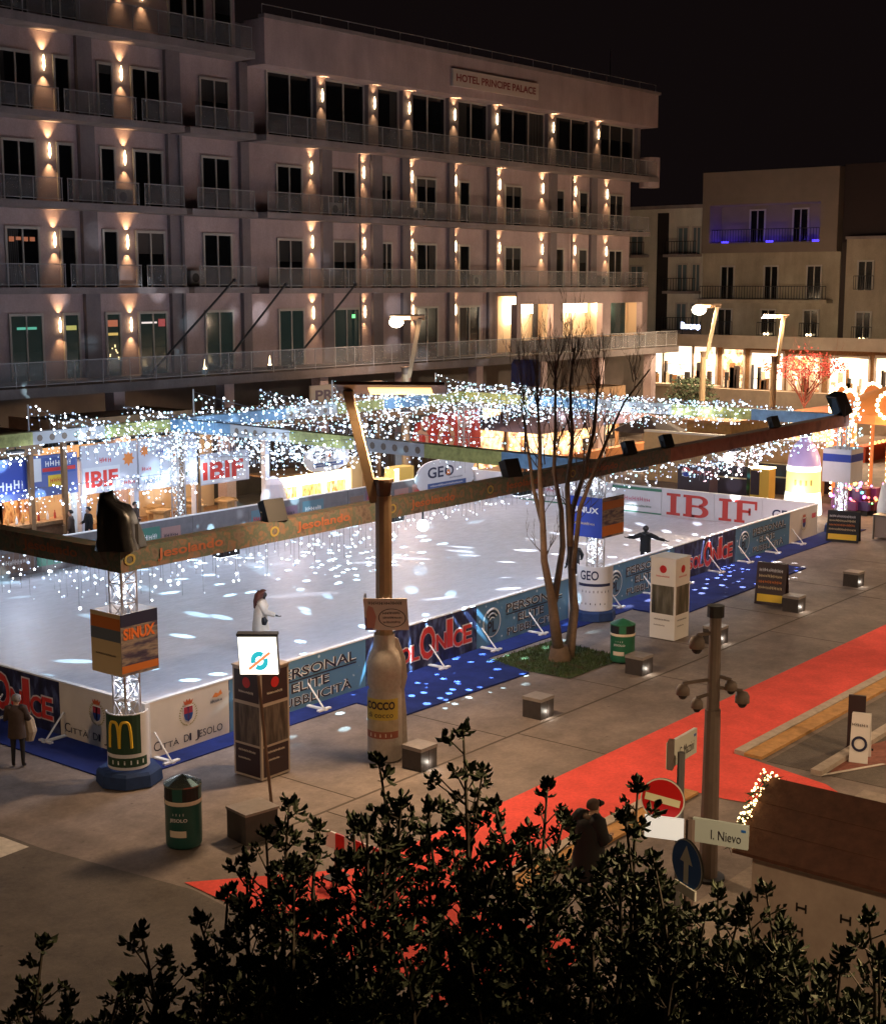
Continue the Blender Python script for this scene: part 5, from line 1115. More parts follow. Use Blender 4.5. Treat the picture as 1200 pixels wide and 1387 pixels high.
r_ = random.Random(21); spots_ = 'beside the left post|behind the left post|by the first banner|at the back wall, left|under the first red sign|in the middle aisle|near the wide banner|at the back wall, middle|under the wide banner|behind the wide banner|by the second post|at the back wall, right|under the second red sign|near the furled parasol'.split('|')
for i in range(14):
    x, y = 36+(i+r_.random()*.5)*.66, 47.7+(i % 3)*.95+r_.random()*.3; h = r_.uniform(.5, .8); a_ = r_.random(); tt = thing('wooden_table', (x, y, .06), 'crate wood table in the white tent '+spots_[i], 'table', 'crate wood tables in the white tent')
    MB().cbox((x, y, h+.04), (.8, .7, .08), mat('crate_top', (.36, .22, .10), .7, .25, 4), a_).build('tabletop', tt); MB().cbox((x, y, h/2+.03), (.55, .5, h-.06), mat('crate_wood', (.42, .27, .13), .7, .25, 4), a_).build('base', tt)
for x in (37, 40, 43.5): MB().ball((x, 48.5, 3.3), .13, lampw, 8).build('lamp', t); lamp('POINT', 'tent_light', (x, 48.5, 3.0), WARM, 200, t, .2)
MB().lathe((45.6, 46.5, 0), [(.62, .0), (.60, .9), (.45, 1.5), (.25, 1.75), (.02, 1.85)], tw, 14).build('furled_parasol', t)
# yellow lit drinks counter
t = thing('drinks_counter', (49.5, 47.2, 0), 'blazing yellow lit drinks counter right of the white tent', 'counter')
yl = mat_patches('lit_fridge', [(.9, .5, .05), (1, .75, .25), (.35, .18, .03), (1, .9, .5)], 2.5, .5, emit=1.3, stretch=(1.6, 1, .6)); yb = mat('blaze_white', (1, .95, .8), .5, emit=(1, .88, .55), es=4)
MB().box(46.4, 51.6, 47.4, 47.6, 0, 1.05, yl).build('fridge_front', t); MB().box(46.4, 51.6, 47.38, 47.7, 1.05, 1.55, yb).build('light_panel', t)
MB().box(51.62, 52.6, 47.2, 49, 0, 2.0, mat('tan_side', (.55, .40, .22), .7, emit=(.6, .42, .2), es=.15)).build('side_wall', t); MB().box(46.4, 51.6, 47.3, 49, 1.56, 1.66, wood).build('top', t)
for x in (46.5, 48.1, 49.8, 51.5): MB().box(x-.1, x+.1, 47.28, 47.375, 0, 1.55, yb).build('upright', t)
lamp('AREA', 'counter_light', (49, 46.9, 1.3), (1, .8, .45), 220, t, target=(49, 44, .6), size=4, size_y=.5)
t = thing('drinks_fridge', (53.5, 45.4, 0), 'small yellow lit fridge in front of the counter end', 'fridge'); p = V(51.9, 44.6, 0)
MB().box(51.75, 53.1, 44.5, 45.2, 0, 1.75, mat('fridge_case', (.45, .32, .10), .5, emit=(.8, .5, .1), es=.25)).build('case', t); MB().box(51.70, 51.95, 44.46, 44.495, .05, 1.72, yb).build('light_strip', t)
# GEO cloud signs
def cloud(x, y, z, w_, h, label, X=None):
    t = thing('cloud_sign', (x, y, z), label, 'sign', 'cloud shaped white signs')
    pts = []; 
    for i in range(60):
        a = 2*PI*i/60; bump = 1+.07*abs(math.sin(a*3.5)); pts.append((math.cos(a)*w_/2*bump*(.93 if abs(math.sin(a)) < .4 else 1), math.sin(a)*h/2*bump*.95))
    MB().prism(pts, V(x, y, z), X_, Z_, .06, pale_v).build('cloud', t); MB().tube((x, y+.1, z-1.4), (x, y+.1, z+.9), .03, grey_metal).build('stake', t)
    lt = MB(); lt.text('GE', V(x-w_*.30, y-.066, z-.02*h), X_, Z_, w_*.26, h*.30, navy, .02); lt.text('O', V(x-w_*.02, y-.066, z-.02*h), X_, Z_, w_*.15, h*.30, navy, .02); lt.add([V(x+w_*a_, y-.078, z+h*b_) for a_, b_ in ((.0, .02), (.07, .02), (.06, .16), (.02, .16))], [(0, 1, 2, 3)], orange_p)
    scrib(lt, V(x+w_*.06, y-.066, z-.10*h), X_, w_*.22, h*.06, slate)
    rect(lt, V(x, y-.066, z), X_, -w_*.30, w_*.34, -h*.30, -h*.16, mat('geo_blue', (.05, .09, .25), .5)); scrib(lt, V(x-w_*.26, y-.073, z-h*.26), X_, w_*.55, h*.06, pale_v, .006); lt.build('print', t)
cloud(53.6, 42.98, 1.35, 4.6, 1.75, 'white cloud sign lettered GEO standing at the far boards'); cloud(49.2, 46.6, 2.35, 3.2, 1.35, 'white cloud sign lettered GEO above the yellow lit counter')
# red panel with rings behind the string lights
t = thing('red_banner', (58, 47, 2), 'red banner with big pale rings behind the string lights', 'banner'); rb_ = mat('banner_red', (.58, .035, .02), .6); rp = mat('ring_peach', (.62, .34, .22), .6)
MB().add([V(55.6, 46.9, 1.9), V(61.6, 46.9, 1.75), V(61.4, 46.9, 4.2), V(58.0, 46.9, 3.95), V(56.2, 46.9, 3.4)], [(0, 1, 2, 3, 4)], rb_).add([V(55.6, 47.0, 1.9), V(61.6, 47.0, 1.75), V(61.4, 47.0, 4.2), V(58.0, 47.0, 3.95), V(56.2, 47.0, 3.4)], [(4, 3, 2, 1, 0)], rb_).build('cloth', t)
lt = MB()
for x, z, r in ((56.6, 2.55, .55), (58.6, 2.5, .72), (60.1, 3.5, .62), (56.9, 3.35, .4)): lt.disc(V(x, 46.897, z), X_, Z_, r, rp, 22, .004, r*.55)
lt.build('rings', t); MB().tube((55.6, 47.05, 0), (55.6, 47.05, 3.4), .05, grey_metal).tube((61.5, 47.05, 0), (61.5, 47.05, 4.2), .05, grey_metal).build('post', t)
# dark parasols, kiosk and warm stalls at the far side right of the tree
t = thing('tent_stall', (69, 47, 0), 'pink grey pitched stall roof with a warm lit inside behind the tree', 'stall'); cv = mat('stall_canvas', (.30, .17, .17), .8)
MB().add([V(63, 44, 2.5), V(76, 44, 2.5), V(76, 50, 2.5), V(63, 50, 2.5), V(69.5, 47, 3.9)], [(0, 1, 4), (1, 2, 4), (2, 3, 4), (3, 0, 4)], cv).build('roof', t); MB().box(63.4, 75.6, 49.6, 49.7, 0, 2.4, warm_in).build('back_wall', t)
MB().box(63.4, 75.6, 44.6, 45.2, .0, 1.0, mat('stall_front', (.5, .2, .07), .7)).build('counter', t)
for x in (63.2, 69.5, 75.8): MB().tube((x, 44.1, 0), (x, 44.1, 2.5), .07, white_p).build('post', t)
for x in (65.5, 68.5, 72, 74.5): MB().ball((x, 47, 2.2), .18, lampw, 8).build('lamp', t); lamp('POINT', 'stall_light', (x, 46.6, 2.0), WARM, 200, t, .2)
t = thing('parasol', (70, 42, 0), 'dark closed-in parasol in front of the pink stall roof', 'parasol'); MB().lathe((70, 41.5, 0), [(2.1, 2.35), (1.2, 2.75), (.03, 3.2)], mat('parasol_cloth', (.05, .025, .025), .8), 8).build('canopy', t); MB().tube((70, 41.5, 0), (70, 41.5, 3.15), .05, dark_metal).build('pole', t)
t = thing('wooden_kiosk', (76.5, 38.5, 0), 'plain wooden box kiosk behind the tree', 'kiosk'); ko = mat('kiosk_board', (.26, .17, .07), .8, .25, 3); kp = V(74.0, 39.2, 0)
MB().box(73.4, 78, 38.2, 41.0, 0, 2.6, ko).build('wall', t); MB().box(73.2, 78.2, 38.0, 41.2, 2.6, 2.75, mat('kiosk_roof', (.35, .19, .09), .8)).build('roof', t); MB().box(73.37, 73.395, 38.7, 40.5, 1.0, 2.1, wood).build('hatch', t)
t = thing('fruit_stall', (84, 36.5, 0), 'bright red and orange lit stall with a long counter behind the truss', 'stall')
MB().box(82, 92, 38.6, 38.7, 0, 2.6, warm_in).build('back_wall', t); MB().box(81.5, 92, 33.6, 34.2, 0, .95, mat('stall_red', (.42, .06, .03), .7)).build('counter', t); MB().box(81.4, 92, 33.4, 38.8, 2.6, 2.75, mat('stall_roof', (.4, .12, .05), .8)).build('roof', t)
m = MB()
for i in range(16): m.ball((82+i*.62, 33.5, 1.1), .11, mat('orange_bulb', (1, .5, .2), .4, emit=(1, .36, .10), es=4, sample=False), 6)
m.build('bulbs', t)
for x in (83.5, 86.5, 90): MB().ball((x, 36, 2.3), .2, lampw, 8).build('lamp', t); lamp('POINT', 'stall_light', (x, 35.4, 2.0), (1, .55, .25), 260, t, .2)
# ================================================================ behind the far end boards
sandw = mat('sand_wall', (.50, .33, .16), .8, .15, 2)
t = thing('drinks_machine', (60.5, 34.6, 0), 'dark drinks machine panel with a red white and blue disc behind the far boards', 'drinks machine'); mc = mat('machine_dark', (.03, .02, .03), .4)
a, b = wx(917, 664, 59.5), wx(960, 668, 59.5); MB().box(59.5, 60.3, b.y, a.y, 0, 2.05, mc).build('case', t); lt = MB(); c = V(59.497, a.y-.45, 1.72); lt.disc(c, -Y_, Z_, .24, white_ink, 20, .004)
for s_, m in ((1, red_p), (-1, blue_p)):
    P = [c+V(-.008, 0, 0)]+[c+V(-.008, -math.cos(s_*(.25+2.64*i/10))*.23, math.sin(s_*(.25+2.64*i/10))*.23) for i in range(11)]; lt.add(P, [tuple(range(12))], m)
lt.text('PEPSI', V(59.497, a.y-.8, 1.62), -Y_, Z_, .8, .22, mat('machine_red', (.4, .08, .08), .5), .02); lt.build('print', t)
t = thing('low_wall', (66, 33, 0), 'sand coloured lit wall behind the far boards', 'wall'); MB().box(67, 67.3, 29.8, 40.0, 0, 2.6, sandw).build('wall', t); MB().box(66.95, 67.35, 29.8, 40, 2.6, 2.7, cream).build('coping', t)
def bench_tbl(px, y_, label):
    p = gp(px, 668); 
    t = thing('dark_cabinet', (p.x, p.y, 0), label, 'cabinet', 'dark cabinets behind the far boards'); MB().box(p.x-.3, p.x+.5, p.y-.9, p.y+.9, 0, y_, mc).build('case', t); MB().box(p.x-.32, p.x-.301, p.y-.9, p.y+.9, y_*.55, y_*.6, sand).box(p.x-.35, p.x+.55, p.y-.95, p.y+.95, y_, y_+.05, sand).build('edge', t)
bench_tbl(992, 1.45, 'low dark cabinet left of the yellow box'); bench_tbl(1052, 1.5, 'dark cabinet left of the glowing bottle'); bench_tbl(1120, 1.5, 'dark cabinet right of the glowing bottle')
t = thing('yellow_box', (61.0, 31.0, 0), 'tall yellow box with a dark front behind the far boards', 'box'); p = gp(1026, 676); MB().box(p.x, p.x+.7, p.y-.55, p.y+.45, 0, 1.5, mat('box_yellow', (.50, .33, .06), .6, emit=(.5, .3, .05), es=.1)).build('case', t); MB().box(p.x-.03, p.x-.003, p.y-.05, p.y+.42, .2, 1.4, mc).box(p.x-.02, p.x+.72, p.y-.57, p.y+.47, 1.5, 1.56, lampw).build('front', t)
# glowing giant bottle
c = gp(1086, 690); c = V(61.0, c.y*61.0/c.x, 0); t = thing('glowing_bottle', c, 'giant glowing white bottle with a yellow label at the far corner of the rink', 'advert')
gw = mat('bottle_glow', (.9, .9, .85), .4, emit=(1, .97, .82), es=1.7); gv = mat('bottle_violet', (.40, .32, .55), .35, emit=(.38, .25, .55), es=.45); gy = mat('glow_label', (.75, .65, .2), .5, emit=(.85, .75, .32), es=.75)
MB().lathe(c, [(.02, .05), (.86, .05), (.88, .2), (.80, 1.0), (.78, 1.1)], gw, 20).build('lower_body', t, smooth=True); MB().lathe(c, [(.785, 1.1), (.76, 2.05)], gy, 20).build('label', t, smooth=True)
MB().lathe(c, [(.765, 2.05), (.77, 2.2), (.74, 2.3)], gw, 20).build('band', t, smooth=True); MB().lathe(c, [(.74, 2.3), (.70, 2.7), (.5, 3.2), (.24, 3.45), (.22, 3.9), (.02, 3.92)], gv, 20).build('neck', t, smooth=True)
lt = MB(); a = math.atan2(-c.y, -c.x); wrap_text(lt, c, .80, a, .95, .9, .12, 'COCCO', mat('glow_red', (.45, .2, .12), .5), .02); wrap_text(lt, c, .775, a, 1.45, .8, .25, 'l i i l', mat('glow_ochre', (.5, .4, .1), .5), .05); lt.build('print', t)
lamp('POINT', 'bottle_light', c+V(-1.2, -.2, 1.0), (1, .95, .8), 120, t, .4)

# carousel at the right edge with bulbs, pillars and small coloured cars
cc = V(66.5, 25.2, 0); pc = wx(1205, 600, 66); cc = V(66.5, pc.y-.3, 0)
t = thing('carousel', cc, 'fairground carousel outlined in warm bulbs at the right edge', 'carousel')
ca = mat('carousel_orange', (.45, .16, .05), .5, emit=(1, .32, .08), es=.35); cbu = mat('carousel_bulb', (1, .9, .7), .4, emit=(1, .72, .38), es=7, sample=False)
R_ = 3.0
MB().lathe(cc, [(.02, .12), (R_, .12), (R_+.05, .3), (R_+.05, 0)], mat('carousel_floor', (.25, .10, .12), .6), 24).build('platform', t)
MB().lathe(cc, [(R_+.2, 4.1), (R_+.2, 4.5), (R_*.6, 5.3), (.02, 5.9)], ca, 24).build('roof', t); MB().tube(cc, cc+Z_*5, .5, ca, n=12).build('core', t)
for i in range(10):
    a = i*2*PI/10+.2; p = cc+V(math.cos(a)*R_, math.sin(a)*R_, 0); MB().tube(p+Z_*.3, p+Z_*4.1, .09, ca).build('pillar', t)
    n_ = V(math.cos(a), math.sin(a), 0); s_ = V(-n_.y, n_.x, 0); m = MB(); q = p+n_*.25+Z_*5.0
    for j in range(16): b = j*2*PI/16; m.ball(q+s_*math.cos(b)*.55+Z_*math.sin(b)*.6, .10, cbu, 6)
    for j in range(14): m.ball(p+n_*.12+Z_*(.5+j*.27), .07, cbu, 6)
    m.build('bulbs', t); MB().disc(q-n_*.05, s_, Z_, .5, ca, 16, 0).disc(q-n_*.05, -s_, Z_, .5, ca, 16, 0).build('crest', t)
lamp('POINT', 'carousel_light', cc+V(-3.6, -.5, 3.2), (1, .55, .25), 420, t, .4); lamp('POINT', 'carousel_light', cc+V(-2.0, 1.6, 2.0), (1, .3, .7), 60, t, .3)
cols_ = [('pink', (.9, .12, .7)), ('violet', (.45, .2, 1)), ('cyan', (.1, .8, .8)), ('red', (.9, .1, .08)), ('green', (.2, .9, .25)), ('amber', (1, .6, .1))]
def em_(nm, es=4): return mat('neon_'+nm+str(es), (.2, .2, .2), .4, emit=dict(cols_)[nm], es=es, sample=False)
rc = random.Random(6)
for i, (px, py, nm, lab) in enumerate(((1146, 655, 'pink', 'pink lit ride car left of the others'), (1162, 672, 'violet', 'violet lit ride car with white bulbs'), (1172, 640, 'red', 'red lit ride car under the carousel arch'), (1150, 682, 'cyan', 'turquoise lit ride car low at the front'), (1184, 668, 'pink', 'magenta lit ride car at the far right'), (1030, 645, 'green', 'green and yellow lit ride car behind the cabinets'))):
    g_ = gp(px, py+22); g_ = V(62.5+i*.25, g_.y*(62.5+i*.25)/g_.x, 0) if px > 1100 else V(66.2, gp(px, 650).y*66.2/gp(px, 650).x, 0); t = thing('ride_car', g_, lab, 'ride car', 'small coloured fairground ride cars')
    bc = mat('ride_'+nm, tuple(min(1, c*.13+.01) for c in dict(cols_)[nm]), .35)
    MB().obox(g_+V(-.35, -.6, .25), (.7, 0, 0), (0, 1.2, 0), (0, 0, .4), bc).obox(g_+V(-.3, -.15, .65), (.6, 0, 0), (0, .7, 0), (0, 0, .55), bc).build('body', t); m = MB()
    for j in range(11): m.ball(g_+V(-.42+rc.uniform(-.1, .05), rc.uniform(-.7, .7), rc.uniform(.25, 1.5)), rc.uniform(.04, .10), em_(rc.choice([nm, nm, nm, 'violet', 'pink', 'cyan', 'amber', 'red', 'green'] if px > 1100 else ['green', 'amber', 'cyan', 'red']), 5), 6)
    m.build('bulbs', t); MB().obox(g_+V(-.25, -.5, 0), (.5, 0, 0), (0, 1, 0), (0, 0, .25), black).build('base', t)
t = thing('white_van_front', (64, 22, 0), 'rounded pale grey booth at the right edge', 'booth'); p = gp(1196, 722); MB().lathe(V(p.x+1.2, p.y-.4, 0), [(1.1, .05), (1.15, 1.0), (1.0, 1.9), (.6, 2.3), (.02, 2.45)], pale_v, 18).build('shell', t, smooth=True); MB().box(p.x-.02, p.x+.06, p.y-.7, p.y-.2, .7, 1.5, glass_d).build('window', t)

# blue cloth covered box hung over the far side and a sign back
t = thing('draped_box', (66, 46, 7), 'dark blue cloth draped box on a pole above the far string lights', 'draped box'); p = wy(712, 503, 45.6); dm = mat('drape_blue', (.012, .012, .05), .8, .2, 2)
MB().lathe(V(p.x, p.y, p.z-.8), [(.80, .05), (.85, .2), (.82, 1.2), (.70, 1.45), (.02, 1.5)], dm, 10).build('drape', t); MB().tube((p.x, p.y, 0), (p.x, p.y, p.z-.75), .07, dark_metal).build('pole', t); MB().ball((p.x+.6, p.y-.4, p.z-.55), .12, mat('red_lamp', (.5, .05, .02), .5, emit=(1, .12, .03), es=1.2, sample=False), 6).build('lamp', t)

# ================================================================ stage lights on the truss
def fixture(p, aim, label, r=.24, lit=False, name='stage_light'):
    p = Vector(p); d = (Vector(aim)-p).normalized(); s_ = d.cross(Z_).normalized(); u = s_.cross(d)
    t = thing(name, p, label, 'stage light', 'stage lights clamped on the truss')
    MB().obox(p-s_*r-u*r-d*r*.5, s_*2*r, u*2*r, d*r*1.0, black).build('case', t); MB().obox(p-s_*r*1.2-u*.03, s_*.03, u*.06, -Z_*r*1.6, dark_metal).obox(p+s_*r*1.2-u*.03, s_*.03, u*.06, -Z_*r*1.6, dark_metal).build('yoke', t)
    g_ = mat('stage_lens_lit', (1, 1, 1), .4, emit=(.75, .9, 1), es=9, sample=False) if lit else glass_d
    MB().obox(p-s_*r*.85-u*r*.85+d*r*.505, s_*1.7*r, u*1.7*r, d*.02, g_).build('lens', t); return t
ctr = V(40, 34, 0)
for px, py, lab in ((367, 702, 'black flat stage light on the near beam left of the lamp'), (690, 643, 'black stage light with a blue lens left of the tree'), (850, 603, 'black stage light on the near beam right of the tree'), (902, 601, 'small black stage light farther along the near beam'), (1046, 574, 'small dark stage light near the right end of the near beam')):
    g_ = None
    for i in range(400):
        x = 18.5+i*.1; q = V(x, tn(x), TT+.20)
        d_ = q-V(0, 0, CH); pxx = CX+FPX*d_.dot(RT)/d_.dot(FWD)
        if pxx >= px: break
    fixture(q, q+V(1, 5, -2.2), lab, .27 if px < 800 else .22, px == 690)
fixture((A2.x-.4, A2.y+.1, TT+.45), (48, 32, 0), 'big black stage light on the right corner of the truss', .46)
t = thing('covered_light', (A1.x, A1.y, TT), 'stage light hidden under a black plastic sheet on the left truss corner', 'covered light'); cv_ = MB(); c = A1+Z_*TT
pr_ = [(.50, .0), (.47, .3), (.42, .62), (.40, .8), (.33, .98), (.22, 1.03), (.02, 1.05)]; N = 14; vs = []; fs = []
rg = random.Random(9)
for r_, z in pr_:
    for i in range(N):
        a = 2*PI*i/N; k_ = 1+.16*math.cos(4*a+.8)+rg.uniform(-.12, .12); vs.append(c+V(r_*k_*math.cos(a)-.10*z, r_*k_*math.sin(a)*.9+.05*z, z*(1+.16*math.cos(a-2.2))+rg.uniform(-.05, .05)*(z > .1)))
for j in range(len(pr_)-1):
    for i in range(N): fs.append((j*N+i, j*N+(i+1) % N, (j+1)*N+(i+1) % N, (j+1)*N+i))
cv_.add(vs, fs, black_cloth).build('sheet', t, smooth=True); MB().cbox(c+Z_*.25, (.5, .5, .5), black).build('lamp_case', t)
t = thing('mirror_ball_light', (30, 24, TB-.4), 'blue white effect light hanging from the near beam above the ice', 'effect light')
e1 = V(28.9, tn(28.9)+.05, TB-.42); MB().tube(e1+Z_*.42, e1+Z_*.12, .03, dark_metal).build('hanger', t); MB().ball(e1, .16, mat('effect_glow', (1, 1, 1), .3, emit=(.72, .90, 1), es=14, sample=False), 10).build('lens', t); t.location = e1; 
for ch in t.children: ch.location = Vector((30, 24, TB-.4))-e1
ORG[t] = e1
t = thing('mirror_ball_light', (46.9, tn(46.9)+.05, TB-.35), 'pink white effect light hanging from the right half of the near beam', 'effect light'); e2 = ORG[t]; MB().tube(e2+Z_*.35, e2+Z_*.12, .03, dark_metal).build('hanger', t); MB().ball(e2, .2, mat('effect_pink', (1, .9, .9), .3, emit=(1, .80, .80), es=12, sample=False), 10).build('lens', t)
def gobo(loc, col, power, scale, thr, seed, name='light_dots', soft=.11):
    loc = Vector(loc); o = lamp('SPOT', name, loc, col, power, radius=0.0, target=loc+V(0, .75, -1), angle=150, blend=.25); l = o.data; l.use_nodes = True; nt = l.node_tree; e = nt.nodes['Emission']
    tc = nt.nodes.new('ShaderNodeTexCoord'); mp = nt.nodes.new('ShaderNodeMapping'); mp.inputs['Location'].default_value = (seed, seed*.7, 1.3*seed); mp.inputs['Scale'].default_value = (scale, scale, scale)
    v = nt.nodes.new('ShaderNodeTexVoronoi'); v.inputs['Scale'].default_value = 1.0; v.inputs['Randomness'].default_value = 1.0
    r = nt.nodes.new('ShaderNodeMapRange'); r.interpolation_type = 'SMOOTHSTEP'; r.inputs['From Min'].default_value = thr; r.inputs['From Max'].default_value = thr+soft; r.inputs['To Min'].default_value = 1; r.inputs['To Max'].default_value = 0
    nt.links.new(tc.outputs['Normal'], mp.inputs[0]); nt.links.new(mp.outputs[0], v.inputs['Vector']); nt.links.new(v.outputs['Distance'], r.inputs[0]); nt.links.new(r.outputs[0], e.inputs['Strength'])
    return o
gobo(e1-Z_*.25+V(.0, .15, 0), (.50, .85, 1), 17000, 10, .15, 3.1)
gobo(e2-Z_*.3+V(0, .15, 0), (.85, .92, 1), 17000, 10, .145, 8.7)
gobo((38.6, 36, TB-.6), (.50, .85, 1), 15000, 9, .15, 5.3)
# added lights below the beams, standing in for the bulbs' light on the ice
def wash(x, y, label, power, col, size=1.2):
    t = thing('wash_light', (x, y, TB-.1), label, 'stage light', 'flat wash lights under the truss beams')
    MB().box(x-.3, x+.3, y-.14, y+.14, TB-.22, TB-.1, black).tube((x, y, TB-.1), (x, y, TB), .03, dark_metal).build('case', t); MB().box(x-.27, x+.27, y-.12, y+.12, TB-.235, TB-.221, mat('wash_face', (1, 1, 1), .4, emit=(.9, .93, 1), es=3, sample=False)).build('lens', t)
    lamp('AREA', 'wash_beam', (x, y, TB-.26), col, power, t, target=(x, y-3.5 if y > 30 else y+3.5, 0), size=size)
for i, x in enumerate((22, 28, 34, 41, 48, 54.5)): wash(x, tn(x)+.35, 'flat wash light under the near beam, number %s from the left' % ('one two three four five six'.split()[i]), 140, (.76, .82, 1.0) if x < 44 else (1.0, .70, .62))
for i, x in enumerate((24, 31, 45, 53)): wash(x, 44.9, 'flat wash light under the far beam, number %s from the left' % ('one two three four'.split()[i]), 150, (.74, .82, 1.0) if x < 44 else (1.0, .70, .62))
# ================================================================ icicle light strings
bulb_m = mat('white_bulb', (1, 1, 1), .4, emit=(.66, .84, 1), es=1.4, sample=False); bulb_h = mat('bright_bulb', (1, 1, 1), .4, emit=(.86, .93, 1), es=7, sample=False); bulb_d = mat('dim_bulb', (.6, .6, .7), .4, emit=(.50, .68, 1), es=.9, sample=False)
bulb_c = mat('cyan_bulb', (.6, .9, 1), .4, emit=(.50, .90, .95), es=1.6, sample=False)
bulb_p = mat('pink_bulb', (1, 1, 1), .4, emit=(1, .50, .55), es=2.2, sample=False)
wire_m = mat('clear_wire', (.12, .12, .13), .5)
ICO = bmesh.new(); bmesh.ops.create_icosphere(ICO, subdivisions=1, radius=1.0); ICOV = [v.co.copy() for v in ICO.verts]; ICOF = [tuple(v.index for v in f.verts) for f in ICO.faces]; ICO.free()
def bulb(mb, p, r, m): mb.add([p+c*r for c in ICOV], ICOF, m)
def icicles(p, q, label, n, drop, sag=0.0, r=.034, step=.17, mats_=(bulb_m,), seed=1, jit=.10, z0=0.0, skip=lambda u: False):
    p, q = Vector(p), Vector(q); rg = random.Random(seed); t = thing('icicle_lights', (p+q)/2, label, 'light string', 'white icicle light strings of the rink')
    P = lambda u: p.lerp(q, u)-Z_*(4*sag*u*(1-u))+Z_*z0
    MB().poly([P(i/24) for i in range(25)], .012, wire_m, 4).build('wire', t)
    side = (q-p).cross(Z_).normalized()
    for i in range(n):
        u = (i+rg.random())/n
        if skip(u): continue
        a = P(u); L = rg.uniform(*drop); k = max(1, int(L/step)); m = MB(); e = a-Z_*L; m.tube(a, e, .005, wire_m, n=3)
        for j in range(k+1):
            if rg.random() < .22: continue
            b = a-Z_*(L*(j+rg.uniform(-.35, .35))/max(1, k))+side*rg.uniform(-jit, jit)+(q-p).normalized()*rg.uniform(-.09, .09)
            bulb(m, b, r*rg.choice((.4, .55, .7, .85, 1.15)), bulb_d if rg.random() < .2 else (bulb_h if rg.random() < .28 else rg.choice(mats_)))
        if m.v: m.build('light_strand', t)
    for u in (.17, .5, .83): lamp('POINT', 'icicle_glow', P(u)-Z_*.45, (.62, .78, 1), 38 if p.y > 40 else 18, t, .35)
    return t
A = lambda x: V(x, tn(x), TB)
icicles(A(18.8), A(27.5), 'icicle lights under the near truss beam between the left corner and the lamp', 52, (.2, .85), seed=1)
icicles(A(27.5), A(37.5), 'icicle lights under the near truss beam between the lamp and the tree', 60, (.12, .5), seed=2)
icicles(A(37.7), A(48.5), 'icicle lights under the near truss beam right of the tree, turning pink', 66, (.2, .7), seed=3, r=.04, mats_=(bulb_m, bulb_m, bulb_c))
icicles(A(48.5), A(57.6), 'icicle lights under the right end of the near truss beam', 75, (.25, .8), seed=4, r=.045, mats_=(bulb_m, bulb_m, bulb_c))
icicles(A(44.0)-Z_*.3, A(49.5)-Z_*.3, 'pink tinted icicle lights beside the pink effect light', 40, (.2, .8), seed=14, r=.045, mats_=(bulb_p, bulb_m))
icicles(V(18.7, 24.0, TB), V(18.7, 33, TB), 'icicle lights under the left truss beam over the short side', 55, (.25, 1.1), seed=5)
icicles(V(38.45, 44.8, TB), V(38.4, 33, TB), 'icicle lights under the far half of the middle truss beam', 84, (.3, 1.1), seed=6, r=.044)
icicles(V(38.4, 33, TB), V(38.4, 25, TB), 'icicle lights under the near half of the middle truss beam', 34, (.15, .5), seed=7, r=.036)
icicles(V(28, 45.2, TB), V(38.8, 45.2, TB), 'icicle lights under the far truss beam above the bar stall', 60, (.3, .9), seed=8, r=.045)
icicles(V(30, 46.6, 2.7), V(41.2, 46.6, 2.55), 'icicle lights along the eave of the white tent and bar', 58, (.4, 1.2), seed=9, r=.05)
icicles(V(39, 45.2, TT+.1), V(48, 45.2, TT+.1), 'icicle lights along the far truss beam between the middle masts', 84, (.3, 1.0), seed=10, r=.048, mats_=(bulb_m, bulb_c))
icicles(V(48, 45.2, TT+.2), V(58.5, 45.2, TT+.2), 'icicle lights along the far truss beam right of the red banner', 90, (.3, 1.3), seed=11, r=.05, mats_=(bulb_c, bulb_m))
icicles(V(57.9, 45, TT+.4), V(57.8, 35, TT+.2), 'cyan white icicle lights along the far half of the end beam', 86, (.3, 1.0), seed=12, r=.052, mats_=(bulb_c, bulb_m))
icicles(V(57.8, 35, TT+.2), V(57.7, 27, TT+.1), 'cyan white icicle lights along the near half of the end beam', 74, (.25, .8), seed=13, r=.05, mats_=(bulb_c, bulb_m))
def mast_string(i, q, lab, n, drop, sag, seed, **k): return icicles(MAST[i]-Z_*.1, q, lab, n, drop, sag, r=.046, seed=seed, **k)
mast_string(0, V(38.4, 34, TT), 'icicle string falling from the first mast towards the middle beam', 90, (.25, .8), .6, 21)
mast_string(1, V(47.0, 30, TT-.3), 'icicle string falling from the second mast over the ice', 80, (.25, .9), .8, 22, mats_=(bulb_m, bulb_m, bulb_c))
mast_string(2, V(55.5, 33, TT), 'icicle string falling from the third mast over the ice', 84, (.25, .8), .6, 23, mats_=(bulb_m, bulb_c))
mast_string(3, V(57.7, 30, TT+.1), 'icicle string falling from the fourth mast to the end beam', 90, (.3, 1.0), .6, 24, mats_=(bulb_c, bulb_m))
for (u, v_, n_, sd_, lab) in ((V(33.5, 45.2, 5.6), V(38.4, 37.5, 5.0), 50, 31, 'low icicle string behind the first mast string'), (V(36.2, 45.2, 5.7), V(42.5, 37, 5.0), 95, 32, 'icicle string between the first and second mast'), (V(43.5, 45.2, 5.9), V(49.5, 37, 5.0), 95, 33, 'icicle string between the second and third mast'), (V(51.5, 45.2, 5.9), V(55.5, 38, 5.1), 90, 34, 'icicle string between the third and fourth mast'), (V(39, 46.55, 3.4), V(52.5, 46.55, 2.9), 60, 35, 'icicle lights above the yellow lit counter'), (V(57.6, 42, 5.6), V(57.4, 29, 5.4), 98, 36, 'second icicle row along the end beam'), (V(60, 46.4, 4.4), V(74, 44.0, 3.9), 98, 37, 'icicle lights along the pink stall roof')):
    icicles(u, v_, lab, n_, (.3, 1.1), .35, r=.048, seed=sd_, mats_=(bulb_m, bulb_m, bulb_c))
